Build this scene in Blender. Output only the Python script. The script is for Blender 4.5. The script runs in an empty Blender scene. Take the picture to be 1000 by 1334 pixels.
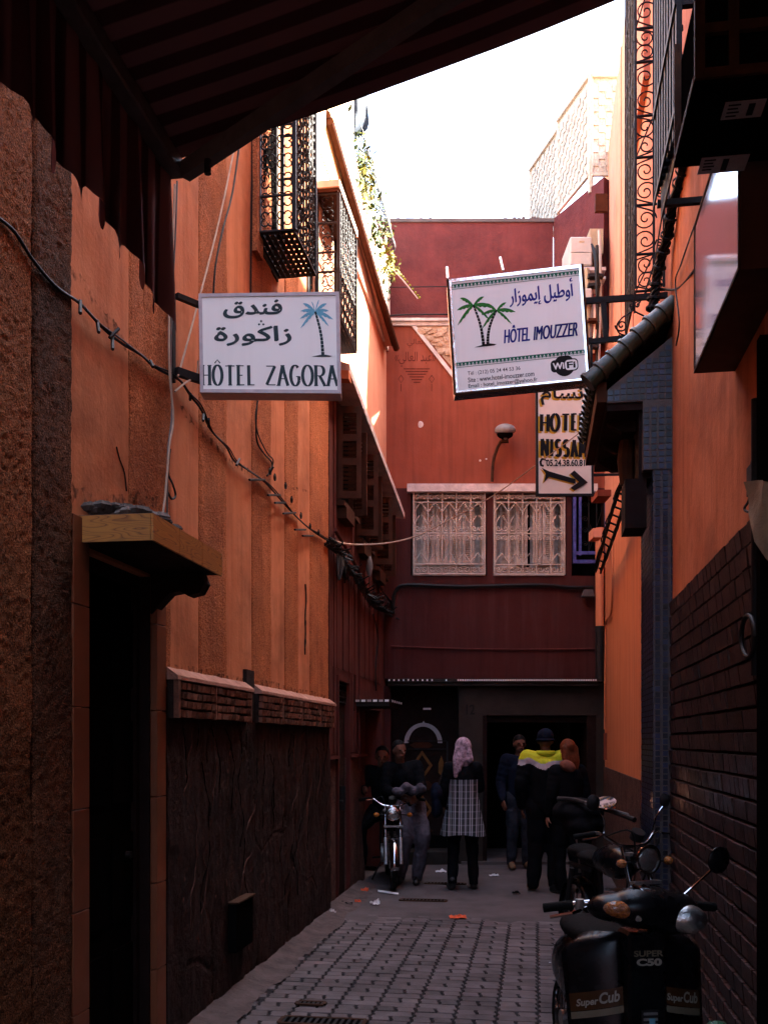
import bpy, bmesh, math, random
from mathutils import Vector as V, Matrix, noise as mnoise
S = bpy.context.scene
random.seed(7)
PI = math.pi
# ------------------------------------------------------------------ camera
F = 1297.0; CXP = 500.0; HY = 965.0; EYE = 1.62
A = math.atan(.1527); CA, SA = math.cos(A), math.sin(A)
RT = V((CA, SA, 0)); FW = V((-SA, CA, 0)); UP = V((0, 0, 1)); CAM = V((0, 0, EYE))
cd = bpy.data.cameras.new('camera'); cam = bpy.data.objects.new('camera', cd); S.collection.objects.link(cam)
cam.location = CAM; cam.rotation_euler = (PI/2, 0, A)
cd.sensor_fit = 'AUTO'; cd.sensor_width = 36; cd.lens = 36*F/1334
cd.shift_x = 0; cd.shift_y = (HY-667)/1334; cd.clip_start = .05; cd.clip_end = 6000
S.camera = cam
# ------------------------------------------------------------------ sky, sun, exposure
SUN = V((.80, .33, 1.0)).normalized()
w = bpy.data.worlds.new('World'); S.world = w; w.use_nodes = True
nt = w.node_tree; bg = nt.nodes['Background']
sky = nt.nodes.new('ShaderNodeTexSky'); sky.sky_type = 'NISHITA'; sky.sun_disc = False
sky.sun_elevation = math.asin(SUN.z); sky.sun_rotation = math.atan2(SUN.x, SUN.y)
sky.air_density = 1.0; sky.dust_density = 4.0; sky.ozone_density = 1.0
nt.links.new(sky.outputs[0], bg.inputs[0]); bg.inputs[1].default_value = .15
ld = bpy.data.lights.new('sun', 'SUN'); ld.energy = 5.0; ld.angle = math.radians(.5); ld.color = (1, .93, .82)
lo = bpy.data.objects.new('sun', ld); S.collection.objects.link(lo); lo.location = (5, 5, 30)
lo.rotation_euler = (-SUN).to_track_quat('-Z', 'Y').to_euler()
S.view_settings.view_transform = 'Standard'; S.view_settings.look = 'None'
S.view_settings.gamma = 1; S.view_settings.use_curve_mapping = False
S.view_settings.exposure = 3.9
try:
    S.cycles.max_bounces = 10; S.cycles.diffuse_bounces = 6; S.cycles.caustics_reflective = False
except Exception: pass

# ------------------------------------------------------------------ from a pixel of the photograph to a place
def P(px, py, D):
    return CAM + RT*((px-CXP)/F*D) + FW*D + UP*((HY-py)/F*D)
def rayd(px, py): return P(px, py, 1)-CAM
def onX(px, py, X):
    d = rayd(px, py); return CAM + d*(X/d.x)
def onZ(px, py, Z=0.0):
    d = rayd(px, py); return CAM + d*((Z-EYE)/d.z)
XL, XR, DE = -1.947, .89, 13.1
def yL(px): return onX(px, HY, XL).y
def yR(px): return onX(px, HY, XR).y
def E_(px, py, off=0.0): return P(px, py, DE-off)      # on the wall that closes the alley
EY = lambda off=0: P(0, HY, DE-off).y

# ------------------------------------------------------------------ materials
_m = {}
def M(name, base, rough=.85, var=.18, scale=5, bump=.15, bscale=70, bdist=.01, col2=None, streak=0., metal=0., rnd=0., island=0., emis=None, spec=.07, grain=0., dirt=0., zdark=None, coat=0.):
    if name in _m: return _m[name]
    m = bpy.data.materials.new(name); m.use_nodes = True; n = m.node_tree.nodes; L = m.node_tree.links
    b = n['Principled BSDF']; b.inputs['Roughness'].default_value = rough; b.inputs['Metallic'].default_value = metal
    b.inputs['Specular IOR Level'].default_value = spec
    if coat: b.inputs['Coat Weight'].default_value = coat; b.inputs['Coat Roughness'].default_value = .08
    geo = n.new('ShaderNodeNewGeometry')
    def nz(sc, vec=None, det=5, ro=.6):
        t = n.new('ShaderNodeTexNoise'); t.inputs['Scale'].default_value = sc; t.inputs['Detail'].default_value = det; t.inputs['Roughness'].default_value = ro
        L.new(vec or geo.outputs['Position'], t.inputs['Vector']); return t
    def ramp(src, a, c, va=0., vb=1.):
        r = n.new('ShaderNodeMapRange'); r.inputs[1].default_value = a; r.inputs[2].default_value = c; r.inputs[3].default_value = va; r.inputs[4].default_value = vb
        L.new(src, r.inputs[0]); return r.outputs[0]
    def mix(fac, a, c, mode='MIX'):
        x = n.new('ShaderNodeMix'); x.data_type = 'RGBA'; x.blend_type = mode
        if isinstance(fac, float): x.inputs[0].default_value = fac
        else: L.new(fac, x.inputs[0])
        for i, q in ((6, a), (7, c)):
            if isinstance(q, tuple): x.inputs[i].default_value = (*q[:3], 1)
            else: L.new(q, x.inputs[i])
        return x.outputs[2]
    dark = tuple(c*(1-var) for c in base); lite = tuple(min(1, c*(1+var)) for c in base)
    if col2: lite = col2; dark = base
    col = mix(ramp(nz(scale).outputs[0], .3, .7), dark, lite)
    if streak:
        mp = n.new('ShaderNodeMapping'); mp.inputs['Scale'].default_value = (9, 9, .45); L.new(geo.outputs['Position'], mp.inputs[0])
        s = ramp(nz(1.6, mp.outputs[0], 6).outputs[0], .48, .72)
        sm = n.new('ShaderNodeMath'); sm.operation = 'MULTIPLY'; sm.inputs[1].default_value = streak; L.new(s, sm.inputs[0])
        col = mix(sm.outputs[0], col, tuple(c*.42 for c in base))
        mp2 = n.new('ShaderNodeMapping'); mp2.inputs['Scale'].default_value = (5, 5, .3); mp2.inputs['Location'].default_value = (3, 7, 1); L.new(geo.outputs['Position'], mp2.inputs[0])
        s2 = ramp(nz(1.6, mp2.outputs[0], 6).outputs[0], .5, .78)
        sm2 = n.new('ShaderNodeMath'); sm2.operation = 'MULTIPLY'; sm2.inputs[1].default_value = streak*.7; L.new(s2, sm2.inputs[0])
        col = mix(sm2.outputs[0], col, tuple(min(.8, c*1.5+.03) for c in base))
    if dirt:
        d = ramp(nz(1.5, None, 9, .72).outputs[0], .47, .64)
        dm = n.new('ShaderNodeMath'); dm.operation = 'MULTIPLY'; dm.inputs[1].default_value = dirt; L.new(d, dm.inputs[0])
        col = mix(dm.outputs[0], col, tuple(c*.35+.01 for c in base))
    if zdark:   # darker towards the foot of the wall, with a ragged edge
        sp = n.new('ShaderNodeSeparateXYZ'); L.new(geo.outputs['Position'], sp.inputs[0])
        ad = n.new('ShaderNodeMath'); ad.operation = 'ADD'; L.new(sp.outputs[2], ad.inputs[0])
        q = ramp(nz(3, None, 7, .7).outputs[0], .3, .7, -zdark[1], zdark[1]); L.new(q, ad.inputs[1])
        f = ramp(ad.outputs[0], zdark[0]-zdark[1]*.5, zdark[0]+zdark[1]*.5, zdark[2], 0.)
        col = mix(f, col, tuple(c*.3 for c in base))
    if grain:
        g = ramp(nz(bscale*1.3, None, 3, .7).outputs[0], .38, .62, 1-grain, 1+grain*.6)
        gg = n.new('ShaderNodeCombineColor'); [L.new(g, gg.inputs[i]) for i in range(3)]
        col = mix(1., col, gg.outputs[0], 'MULTIPLY')
    if rnd or island:
        src = n.new('ShaderNodeObjectInfo').outputs['Random'] if rnd else geo.outputs['Random Per Island']
        g = ramp(src, 0, 1, 1-(rnd or island), 1+(rnd or island)); gg = n.new('ShaderNodeCombineColor'); [L.new(g, gg.inputs[i]) for i in range(3)]
        col = mix(1., col, gg.outputs[0], 'MULTIPLY')
    L.new(col, b.inputs['Base Color'])
    if rough > .15:
        L.new(ramp(nz(scale*2.3).outputs[0], .3, .7, rough*.85, min(1, rough*1.12)), b.inputs['Roughness'])
    if bump:
        bp = n.new('ShaderNodeBump'); bp.inputs['Strength'].default_value = bump; bp.inputs['Distance'].default_value = bdist
        t = nz(bscale, None, 6, .65); t2 = nz(bscale*.12, None, 4)
        ad = n.new('ShaderNodeMath'); ad.operation = 'ADD'; L.new(t.outputs[0], ad.inputs[0]); L.new(t2.outputs[0], ad.inputs[1])
        L.new(ad.outputs[0], bp.inputs['Height']); L.new(bp.outputs[0], b.inputs['Normal'])
    if emis: b.inputs['Emission Color'].default_value = (*emis[0], 1); b.inputs['Emission Strength'].default_value = emis[1]
    _m[name] = m; return m

m_smooth = M('smooth_orange_plaster', (.44, .142, .060), .9, .2, 2.2, .4, 35, .008, streak=.4, dirt=.55, col2=(.60, .225, .105))
m_rough = M('orange_roughcast', (.47, .148, .057), .95, .2, 2, 1.0, 80, .02, streak=.35, grain=.45, dirt=.45)
m_brownrough = M('brown_roughcast', (.20, .075, .030), .97, .3, 1.5, 1.0, 105, .02, grain=.75, dirt=.5, col2=(.40, .125, .040), zdark=(1.9, 1.0, .65))
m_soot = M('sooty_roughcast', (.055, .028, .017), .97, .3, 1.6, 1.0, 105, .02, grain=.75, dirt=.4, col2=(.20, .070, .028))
m_dado = M('cracked_dark_dado', (.012, .0058, .0048), .7, .35, 3, 1.0, 26, .02, streak=.5, col2=(.038, .016, .012))
m_ledgecap = M('mortar_ledge_cap', (.34, .17, .12), .95, .3, 8, .8, 60, .01)
m_brick = M('small_ledge_brick', (.17, .075, .05), .9, .3, 30, .6, 90, .006, rnd=.35)
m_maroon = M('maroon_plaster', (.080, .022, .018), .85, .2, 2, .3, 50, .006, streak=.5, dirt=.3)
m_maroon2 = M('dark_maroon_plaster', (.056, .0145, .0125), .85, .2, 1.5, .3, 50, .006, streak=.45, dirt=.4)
m_endup = M('oxblood_plaster', (.058, .013, .014), .9, .22, .9, .6, 22, .015, streak=.12, dirt=.35, col2=(.135, .034, .030))
m_salmon = M('salmon_plaster', (.20, .050, .028), .9, .16, 1.3, .3, 40, .006, streak=.35, dirt=.15)
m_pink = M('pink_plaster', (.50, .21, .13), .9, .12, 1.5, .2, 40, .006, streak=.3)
m_orange = M('bright_orange_plaster', (.52, .18, .085), .9, .12, 1.5, .2, 40, .006, streak=.4, dirt=.1)
m_cream = M('cream_plaster', (.62, .47, .38), .9, .1, 2, .2, 40, .006, streak=.25)
m_yellow = M('yellow_plaster', (.66, .47, .22), .9, .1, 2, .2, 40)
m_whiteledge = M('worn_white_ledge', (.50, .42, .39), .9, .25, 9, .6, 40, .008, dirt=.35)
m_conc = M('grey_concrete', (.092, .073, .070), .92, .2, 2.2, .5, 60, .006, dirt=.4)
m_paver = M('grey_paver', (.112, .088, .084), .85, .25, 5, .7, 60, .006, rnd=.24, dirt=.4)
m_pavers = M('grey_paver_far', (.112, .088, .084), .85, .25, 5, .7, 60, .006, island=.24, dirt=.4)
m_bed = M('dark_joint_sand', (.022, .018, .018), 1, .3, 30, .3, 80)
m_ground = M('dusty_ground', (.11, .08, .07), 1, .3, .5, .3, 5)
m_curb = M('mortar_fillet', (.095, .068, .062), .95, .3, 7, .9, 30, .02, dirt=.5)
m_cementwall = M('bare_cement_render', (.030, .023, .019), .95, .3, 3, .7, 60, .01, dirt=.4)
m_stonebase = M('pebble_roughcast_base', (.10, .055, .045), .95, .3, 6, 1, 60, .02, grain=.6)
m_rubble = M('exposed_rubble', (.30, .17, .10), .95, .4, 12, 1, 25, .03, col2=(.46, .33, .24))
m_tilebrown = M('orange_jamb_tile', (.15, .044, .018), .5, .15, 4, .1, 40, .003, spec=.2, rnd=.12)
m_wbrick = M('dark_glazed_brick', (.038, .0175, .015), .48, .25, 25, .5, 60, .004, rnd=.45, spec=.22)
m_wbricks = M('dark_glazed_brick_mass', (.038, .0175, .015), .48, .25, 25, .5, 60, .004, island=.45, spec=.22)
m_mortar = M('dark_mortar', (.028, .017, .014), 1, .3, 20, .6, 60)
m_zellige = M('blue_zellige', (.006, .008, .020), .32, .5, 14, .2, 90, .004, island=.85, spec=.32, col2=(.012, .018, .045))
m_grout = M('pale_grout', (.095, .078, .072), .9, .2, 20, .2, 60)
m_rooftile = M('green_roof_tile', (.014, .024, .012), .38, .4, 18, .5, 40, .008, rnd=.3, spec=.4, col2=(.045, .042, .022), dirt=.5)
m_wood = M('varnished_wood', (.045, .014, .006), .75, .3, 9, .3, 60, .004, spec=.10, streak=.3)
m_darkwood = M('dark_wood', (.012, .005, .004), .8, .3, 9, .3, 60, spec=.1)
m_beam = M('red_cornice_beam', (.050, .015, .007), .85, .25, 12, .6, 50, .01)
m_iron = M('black_iron', (.010, .008, .008), .65, .3, 30, .4, 120, .002, metal=0, spec=.22)
m_rust = M('rusty_iron', (.030, .016, .011), .8, .4, 14, .6, 90, .004, col2=(.07, .030, .016))
m_cable = M('black_cable', (.007, .006, .006), .6, .2, 20, .2, 60, spec=.15)
m_paleline = M('pale_wire', (.40, .28, .20), .7, .2, 20, .1)
m_pvc = M('grey_pipe', (.14, .125, .12), .6, .2, 6, .1)
m_fabric = M('brown_striped_fabric', (.014, .006, .008), .9, .2, 20, .3, 200, .002)
m_white = M('white_print_face', (.86, .83, .77), .4, .03, 3, 0, spec=.3, streak=.07, dirt=.06)
m_creamface = M('cream_painted_board', (.84, .74, .58), .6, .05, 5, .1, 40, spec=.2, dirt=.1)
m_whitemetal = M('painted_sign_edge', (.42, .34, .34), .4, .15, 20, .1, 60, spec=.5)
m_chrome = M('polished_metal', (.75, .72, .68), .12, .1, 8, .35, 14, .01, metal=1)
m_print = M('dark_green_grey_print', (.035, .055, .060), .6, .05, 3, 0)
m_printk = M('black_print', (.012, .010, .010), .6, .05, 3, 0)
m_blueprint = M('navy_print', (.020, .025, .20), .6, .05, 3, 0)
m_skyprint = M('pale_blue_print', (.15, .40, .52), .6, .1, 30, 0)
m_greenprint = M('green_print', (.03, .16, .03), .6, .2, 30, 0)
m_band = M('dark_green_print', (.02, .12, .075), .6, .05, 3, 0)
m_gold = M('ochre_paint', (.60, .33, .03), .7, .1, 20, 0)
m_acwhite = M('aged_white_plastic', (.38, .35, .32), .6, .1, 6, .1, 30)
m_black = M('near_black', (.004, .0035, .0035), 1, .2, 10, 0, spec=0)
m_bluewood = M('blue_painted_wood', (.060, .065, .22), .7, .4, 20, .5, 70, .004)
m_whitepaint = M('peeling_white_paint', (.56, .48, .41), .85, .25, 22, .6, 60, .004, dirt=.5, col2=(.36, .29, .24))
m_reed = M('woven_reed', (.24, .22, .175), .9, .25, 30, .6, 60, .01, col2=(.46, .43, .35), island=.25)
m_leaf = M('leaf', (.028, .05, .010), .6, .4, 20, .2, 60, island=.4)
m_leafy = M('yellow_leaf', (.13, .125, .012), .6, .3, 20, .2, 60, island=.3)
m_tarp = M('blue_tarp', (.022, .032, .045), .7, .3, 6, .4, 20, .02)
m_skin = M('brown_skin', (.12, .048, .030), .55, .15, 20, .1, 80)
m_skin2 = M('tan_skin', (.42, .19, .12), .55, .1, 20, .1, 80)
m_tan = M('rose_tan_cloth', (.17, .065, .042), .8, .1, 20, .2, 80)
m_cloth = M('black_cloth', (.0045, .0045, .0055), .95, .3, 12, .4, 30, .01, spec=.04)
m_navy = M('navy_cloth', (.006, .008, .016), .95, .3, 12, .4, 30, .01, spec=.04)
m_jeans = M('grey_blue_denim', (.018, .020, .027), .9, .35, 9, .8, 22, .02)
m_greycloth = M('lavender_grey_cloth', (.075, .062, .075), .9, .45, 12, .9, 18, .03)
m_lime = M('lime_yellow_nylon', (.36, .38, .015), .6, .12, 18, .5, 30, .02)
m_palecloth = M('pale_pink_nylon', (.34, .28, .29), .7, .1, 18, .4, 30, .01)
m_redhair = M('auburn_hair', (.10, .026, .010), .5, .4, 40, .6, 90, .01)
m_hair = M('dark_hair', (.008, .006, .006), .6, .3, 40, .6, 90, .01)
m_boot = M('tan_leather', (.14, .075, .04), .6, .3, 20, .3, 60)
m_shoe = M('black_leather', (.010, .009, .009), .4, .3, 20, .2, 60, spec=.5)
m_rubber = M('tyre_rubber', (.006, .006, .006), .75, .2, 30, .5, 90)
m_bikeblack = M('black_bike_paint', (.004, .004, .005), .28, .3, 7, .15, 25, .003, spec=.14)
m_bikechrome = M('bike_chrome', (.38, .38, .39), .09, .05, 3, 0, metal=1)
m_alu = M('cast_alloy', (.30, .29, .28), .45, .3, 30, .3, 60, metal=.8)
m_amber = M('amber_lens', (.42, .11, .004), .15, .6, 70, 1.0, 60, .03, spec=.8, coat=.5)
m_glass = M('lamp_lens', (.62, .61, .58), .06, .3, 30, .4, 60, .01, metal=.9)
m_mirror = M('mirror_glass', (.8, .82, .85), .03, .02, 2, 0, metal=1)
m_paint_white = M('white_panel', (.36, .34, .35), .5, .1, 4, .1)
m_bag = M('green_plastic', (.006, .09, .04), .3, .3, 14, .7, 20, .02, spec=.6)
m_paper = M('litter_paper', (.65, .63, .62), .8, .1, 30, .3)
m_redlit = M('red_wrapper', (.60, .10, .04), .4, .2, 40, .3)
m_beige = M('beige_canvas', (.30, .23, .15), .9, .15, 8, .4, 40)
m_sticker = M('grey_sticker', (.30, .28, .29), .7, .1, 60, 0)
m_gloss = M('glossy_panel', (.60, .48, .50), .07, .06, 2, .05, 6, .01, spec=.7, coat=1)
m_boxbrown = M('lightbox_casing', (.055, .02, .012), .6, .2, 8, .1)
def plaid():
    m = bpy.data.materials.new('black_white_plaid'); m.use_nodes = True; n = m.node_tree.nodes; L = m.node_tree.links; b = n['Principled BSDF']; b.inputs['Roughness'].default_value = .9
    tc = n.new('ShaderNodeTexCoord'); sp = n.new('ShaderNodeSeparateXYZ'); L.new(tc.outputs['Object'], sp.inputs[0])
    def stripe(src, k, th):
        a = n.new('ShaderNodeMath'); a.operation = 'MULTIPLY'; a.inputs[1].default_value = k; L.new(src, a.inputs[0])
        f = n.new('ShaderNodeMath'); f.operation = 'FRACT'; L.new(a.outputs[0], f.inputs[0])
        g = n.new('ShaderNodeMapRange'); g.inputs[1].default_value = th; g.inputs[2].default_value = th+.12; L.new(f.outputs[0], g.inputs[0]); return g.outputs[0]
    s1 = stripe(sp.outputs[0], 17, .30); s2 = stripe(sp.outputs[0], 44, .45); s3 = stripe(sp.outputs[2], 14, .78)
    mx = n.new('ShaderNodeMath'); mx.operation = 'MULTIPLY'; L.new(s1, mx.inputs[0]); L.new(s2, mx.inputs[1])
    a1 = n.new('ShaderNodeMath'); a1.operation = 'MULTIPLY_ADD'; L.new(mx.outputs[0], a1.inputs[0]); a1.inputs[1].default_value = .8; 
    a2 = n.new('ShaderNodeMath'); a2.operation = 'MULTIPLY'; L.new(s3, a2.inputs[0]); a2.inputs[1].default_value = .22; L.new(a2.outputs[0], a1.inputs[2])
    c = n.new('ShaderNodeMix'); c.data_type = 'RGBA'; L.new(a1.outputs[0], c.inputs[0]); c.inputs[6].default_value = (.010, .010, .012, 1); c.inputs[7].default_value = (.34, .33, .36, 1)
    L.new(c.outputs[2], b.inputs['Base Color']); return m
m_plaid = plaid()
m_scarf = M('pink_grey_scarf', (.05, .03, .04), .9, .3, 26, .5, 30, .02, col2=(.55, .36, .42))
def woodgrain():
    m = bpy.data.materials.new('painted_wood_grain'); m.use_nodes = True; n = m.node_tree.nodes; L = m.node_tree.links; b = n['Principled BSDF']; b.inputs['Roughness'].default_value = .5
    geo = n.new('ShaderNodeNewGeometry'); mp = n.new('ShaderNodeMapping'); mp.inputs['Scale'].default_value = (1.6, 1.6, 11); L.new(geo.outputs['Position'], mp.inputs[0])
    nz = n.new('ShaderNodeTexNoise'); nz.inputs['Scale'].default_value = 1.7; nz.inputs['Detail'].default_value = 1; L.new(mp.outputs[0], nz.inputs['Vector'])
    a = n.new('ShaderNodeMath'); a.operation = 'MULTIPLY'; a.inputs[1].default_value = 14; L.new(nz.outputs[0], a.inputs[0])
    f = n.new('ShaderNodeMath'); f.operation = 'FRACT'; L.new(a.outputs[0], f.inputs[0])
    r = n.new('ShaderNodeValToRGB'); L.new(f.outputs[0], r.inputs[0]); e = r.color_ramp.elements
    e[0].position = 0; e[0].color = (.14, .045, .006, 1); e[1].position = .35; e[1].color = (.42, .165, .022, 1)
    x = e.new(.95); x.color = (.36, .130, .018, 1)
    L.new(r.outputs[0], b.inputs['Base Color']); return m
m_grain = woodgrain()

# ------------------------------------------------------------------ mesh builder
class MB:
    def __init__(s): s.v = []; s.f = []; s.mi = []; s.cur = 0
    def add(s, vs, fs):
        o = len(s.v); s.v += [V(p) for p in vs]; s.f += [tuple(i+o for i in f) for f in fs]; s.mi += [s.cur]*len(fs); return s
    def box(s, a, b):
        x0, x1 = sorted((a[0], b[0])); y0, y1 = sorted((a[1], b[1])); z0, z1 = sorted((a[2], b[2]))
        return s.hexa([(x0, y0, z0), (x1, y0, z0), (x1, y1, z0), (x0, y1, z0)], [(x0, y0, z1), (x1, y0, z1), (x1, y1, z1), (x0, y1, z1)])
    def hexa(s, lo, hi):     # lower loop, upper loop of any length
        n = len(lo); fs = [tuple(range(n-1, -1, -1)), tuple(range(n, 2*n))] + [(i, (i+1) % n, n+(i+1) % n, n+i) for i in range(n)]
        return s.add(list(lo)+list(hi), fs)
    def slab(s, o, u, v, n): # box from a corner and three edge vectors
        o, u, v, n = V(o), V(u), V(v), V(n); return s.hexa([o, o+u, o+u+v, o+v], [o+n, o+u+n, o+u+v+n, o+v+n])
    def quad(s, a, b, c, d): return s.add([a, b, c, d], [(0, 1, 2, 3)])
    def tube(s, pts, r, n=8, cap=True, ell=1.0):
        pts = [V(p) for p in pts]; k = len(pts); rs = r if isinstance(r, (list, tuple)) else [r]*k
        t0 = (pts[1]-pts[0]).normalized(); ref = V((0, 0, 1)) if abs(t0.z) < .9 else V((1, 0, 0))
        nx = t0.cross(ref).normalized(); vs = []
        for i, p in enumerate(pts):
            t = (pts[min(i+1, k-1)]-pts[max(i-1, 0)])
            t = t.normalized() if t.length > 1e-9 else t0
            nx = (nx-t*nx.dot(t)); nx = nx.normalized() if nx.length > 1e-6 else t.orthogonal().normalized()
            ny = t.cross(nx)
            for j in range(n):
                a = 2*PI*j/n; vs.append(p+nx*math.cos(a)*rs[i]+ny*math.sin(a)*rs[i]*ell)
        fs = [(i*n+j, i*n+(j+1) % n, (i+1)*n+(j+1) % n, (i+1)*n+j) for i in range(k-1) for j in range(n)]
        if cap: fs += [tuple(range(n-1, -1, -1)), tuple(range((k-1)*n, k*n))]
        return s.add(vs, fs)
    def cyl(s, a, b, r, n=16, r2=None): return s.tube([a, b], [r, r if r2 is None else r2], n)
    def ball(s, c, r, n=12, m=8, rot=None):
        r = r if isinstance(r, (tuple, list)) else (r, r, r); c = V(c); vs = []
        for i in range(m+1):
            t = PI*i/m
            for j in range(n):
                a = 2*PI*j/n; p = V((r[0]*math.sin(t)*math.cos(a), r[1]*math.sin(t)*math.sin(a), r[2]*math.cos(t)))
                if rot: p = rot @ p
                vs.append(c+p)
        fs = [(i*n+j, (i+1)*n+j, (i+1)*n+(j+1) % n, i*n+(j+1) % n) for i in range(m) for j in range(n)]
        return s.add(vs, fs)
    def lathe(s, c, ax, prof, n=24):     # prof: (radius, along)
        ax = V(ax).normalized(); c = V(c); u = ax.orthogonal().normalized(); q = ax.cross(u); vs = []
        for r, h in prof:
            for j in range(n): a = 2*PI*j/n; vs.append(c+ax*h+(u*math.cos(a)+q*math.sin(a))*r)
        return s.add(vs, [(i*n+j, i*n+(j+1) % n, (i+1)*n+(j+1) % n, (i+1)*n+j) for i in range(len(prof)-1) for j in range(n)])
    def prism(s, poly, n):
        n = V(n); return s.hexa([V(p) for p in poly], [V(p)+n for p in poly])
    def build(s, name, mat, parent=None, smooth=False, loc=None, bevel=0, **kw):
        return link(name, s, mat, parent, smooth, loc, bevel, **kw)
ORG = {}
def props(o, label=None, cat=None, group=None, kind=None):
    if label: o['label'] = label
    if cat: o['category'] = cat
    if group: o['group'] = group
    if kind: o['kind'] = kind
    return o
def link(name, mb, mat, parent=None, smooth=False, loc=None, bevel=0, **kw):
    me = bpy.data.meshes.new(name)
    if parent is not None: org = ORG.get(parent.name, V((0, 0, 0)))
    elif loc is not None: org = V(loc)
    else:
        n = len(mb.v); org = V((sum(p.x for p in mb.v)/n, sum(p.y for p in mb.v)/n, min(p.z for p in mb.v)))
    me.from_pydata([p-org for p in mb.v], [], mb.f); me.validate()
    mats = mat if isinstance(mat, (list, tuple)) else [mat]
    for q in mats: me.materials.append(q)
    if len(mats) > 1 and len(me.polygons) == len(mb.mi): me.polygons.foreach_set('material_index', mb.mi)
    bm = bmesh.new(); bm.from_mesh(me); bmesh.ops.recalc_face_normals(bm, faces=bm.faces)
    if bevel: bmesh.ops.bevel(bm, geom=list(bm.edges), offset=bevel, segments=1, affect='EDGES')
    bm.to_mesh(me); bm.free()
    if smooth:
        me.polygons.foreach_set('use_smooth', [True]*len(me.polygons))
        try: me.set_sharp_from_angle(angle=math.radians(40))
        except Exception: pass
    o = bpy.data.objects.new(name, me); S.collection.objects.link(o)
    if parent is not None: o.parent = parent
    else: o.location = org
    ORG[o.name] = org
    props(o, **kw); return o
def thing(name, label, cat, loc=(0, 0, 0), group=None):
    o = bpy.data.objects.new(name, None); S.collection.objects.link(o); o.location = loc; o.empty_display_size = .1
    ORG[o.name] = V(loc); return props(o, label, cat, group)
def copy_tree(o, parent=None):
    c = o.copy(); S.collection.objects.link(c); c.parent = parent
    for ch in list(o.children): copy_tree(ch, c)
    return c
def place(name, me, parent, loc, rot=None):
    o = bpy.data.objects.new(name, me); S.collection.objects.link(o); o.parent = parent
    o.location = V(loc)-ORG.get(parent.name, V((0, 0, 0)))
    if rot: o.rotation_euler = rot
    return o
def mesh_of(mb, mat, bevel=0):
    o = link('piece', mb, mat, None, loc=(0, 0, 0), bevel=bevel); me = o.data; bpy.data.objects.remove(o); return me
def catenary(a, b, sag, n=14):
    a, b = V(a), V(b); return [a.lerp(b, i/n)-UP*sag*4*(i/n)*(1-i/n) for i in range(n+1)]
def smoothpath(pts, n=6):
    pts = [V(p) for p in pts]; out = []
    for i in range(len(pts)-1):
        p0 = pts[max(i-1, 0)]; p1 = pts[i]; p2 = pts[i+1]; p3 = pts[min(i+2, len(pts)-1)]
        for k in range(n):
            t = k/n; out.append(.5*((2*p1)+(p2-p0)*t+(2*p0-5*p1+4*p2-p3)*t*t+(3*p1-p0-3*p2+p3)*t**3))
    return out+[pts[-1]]
def spiral(c, u, v, r, turns=1.6, a0=0., r0=.12, sgn=1):
    k = int(14*turns)+2
    return [V(c)+(V(u)*math.cos(a0+sgn*2*PI*turns*i/k)+V(v)*math.sin(a0+sgn*2*PI*turns*i/k))*(r*(r0+(1-r0)*i/k)) for i in range(k+1)]
def voxel(mb, name, mats, parent, vox=.009, smooth_it=6, pick=None, **kw):   # one continuous skin over overlapping limbs
    o = link(name, mb, mats, parent, smooth=True, **kw)
    r = o.modifiers.new('r', 'REMESH'); r.mode = 'VOXEL'; r.voxel_size = vox; r.use_smooth_shade = True
    sm = o.modifiers.new('s', 'SMOOTH'); sm.iterations = smooth_it; sm.factor = .5
    dg = bpy.context.evaluated_depsgraph_get(); me = bpy.data.meshes.new_from_object(o.evaluated_get(dg)); o.modifiers.clear(); o.data = me
    if not me.materials:
        for q in (mats if isinstance(mats, (list, tuple)) else [mats]): me.materials.append(q)
    if pick:
        for p in me.polygons: p.material_index = pick(p.center)
    return o

# ------------------------------------------------------------------ lettering
class Sheet:      # a printed face: (s,t) in 0..1 from its lower left corner
    def __init__(s, bl, br, tr, tl, lift=.0015):
        s.c = [V(bl), V(br), V(tr), V(tl)]; s.n = (s.c[1]-s.c[0]).cross(s.c[3]-s.c[0]).normalized(); s.k = 0; s.lift = lift
        s.w = (s.c[1]-s.c[0]).length; s.h = (s.c[3]-s.c[0]).length
    def at(s, x, y, up=0.):
        a = s.c[0].lerp(s.c[1], x); b = s.c[3].lerp(s.c[2], x); return a.lerp(b, y)+s.n*(s.lift+up)
    def lift_(s): s.k += 1; return s.k*.00006
def typed(sheet, body, x0, y0, x1, y1, mat, name, parent, bold=0., shear=0., up=0.):
    c = bpy.data.curves.new(name, 'FONT'); c.body = body; c.size = 1; c.offset = bold; c.resolution_u = 4
    o = bpy.data.objects.new(name, c); S.collection.objects.link(o)
    dg = bpy.context.evaluated_depsgraph_get(); me = bpy.data.meshes.new_from_object(o.evaluated_get(dg)); bpy.data.objects.remove(o)
    xs = [v.co.x for v in me.vertices]; ys = [v.co.y for v in me.vertices]
    if not xs: return None
    ax, bx, ay, by = min(xs), max(xs), min(ys), max(ys); mb = MB()
    vs = [sheet.at(x0+(x1-x0)*(v.co.x-ax)/(bx-ax)+shear*(v.co.y-ay)/(by-ay), y0+(y1-y0)*(v.co.y-ay)/(by-ay), up) for v in me.vertices]
    mb.add(vs, [tuple(p.vertices) for p in me.polygons]); bpy.data.meshes.remove(me)
    return mb.build(name, mat, parent)
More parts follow.
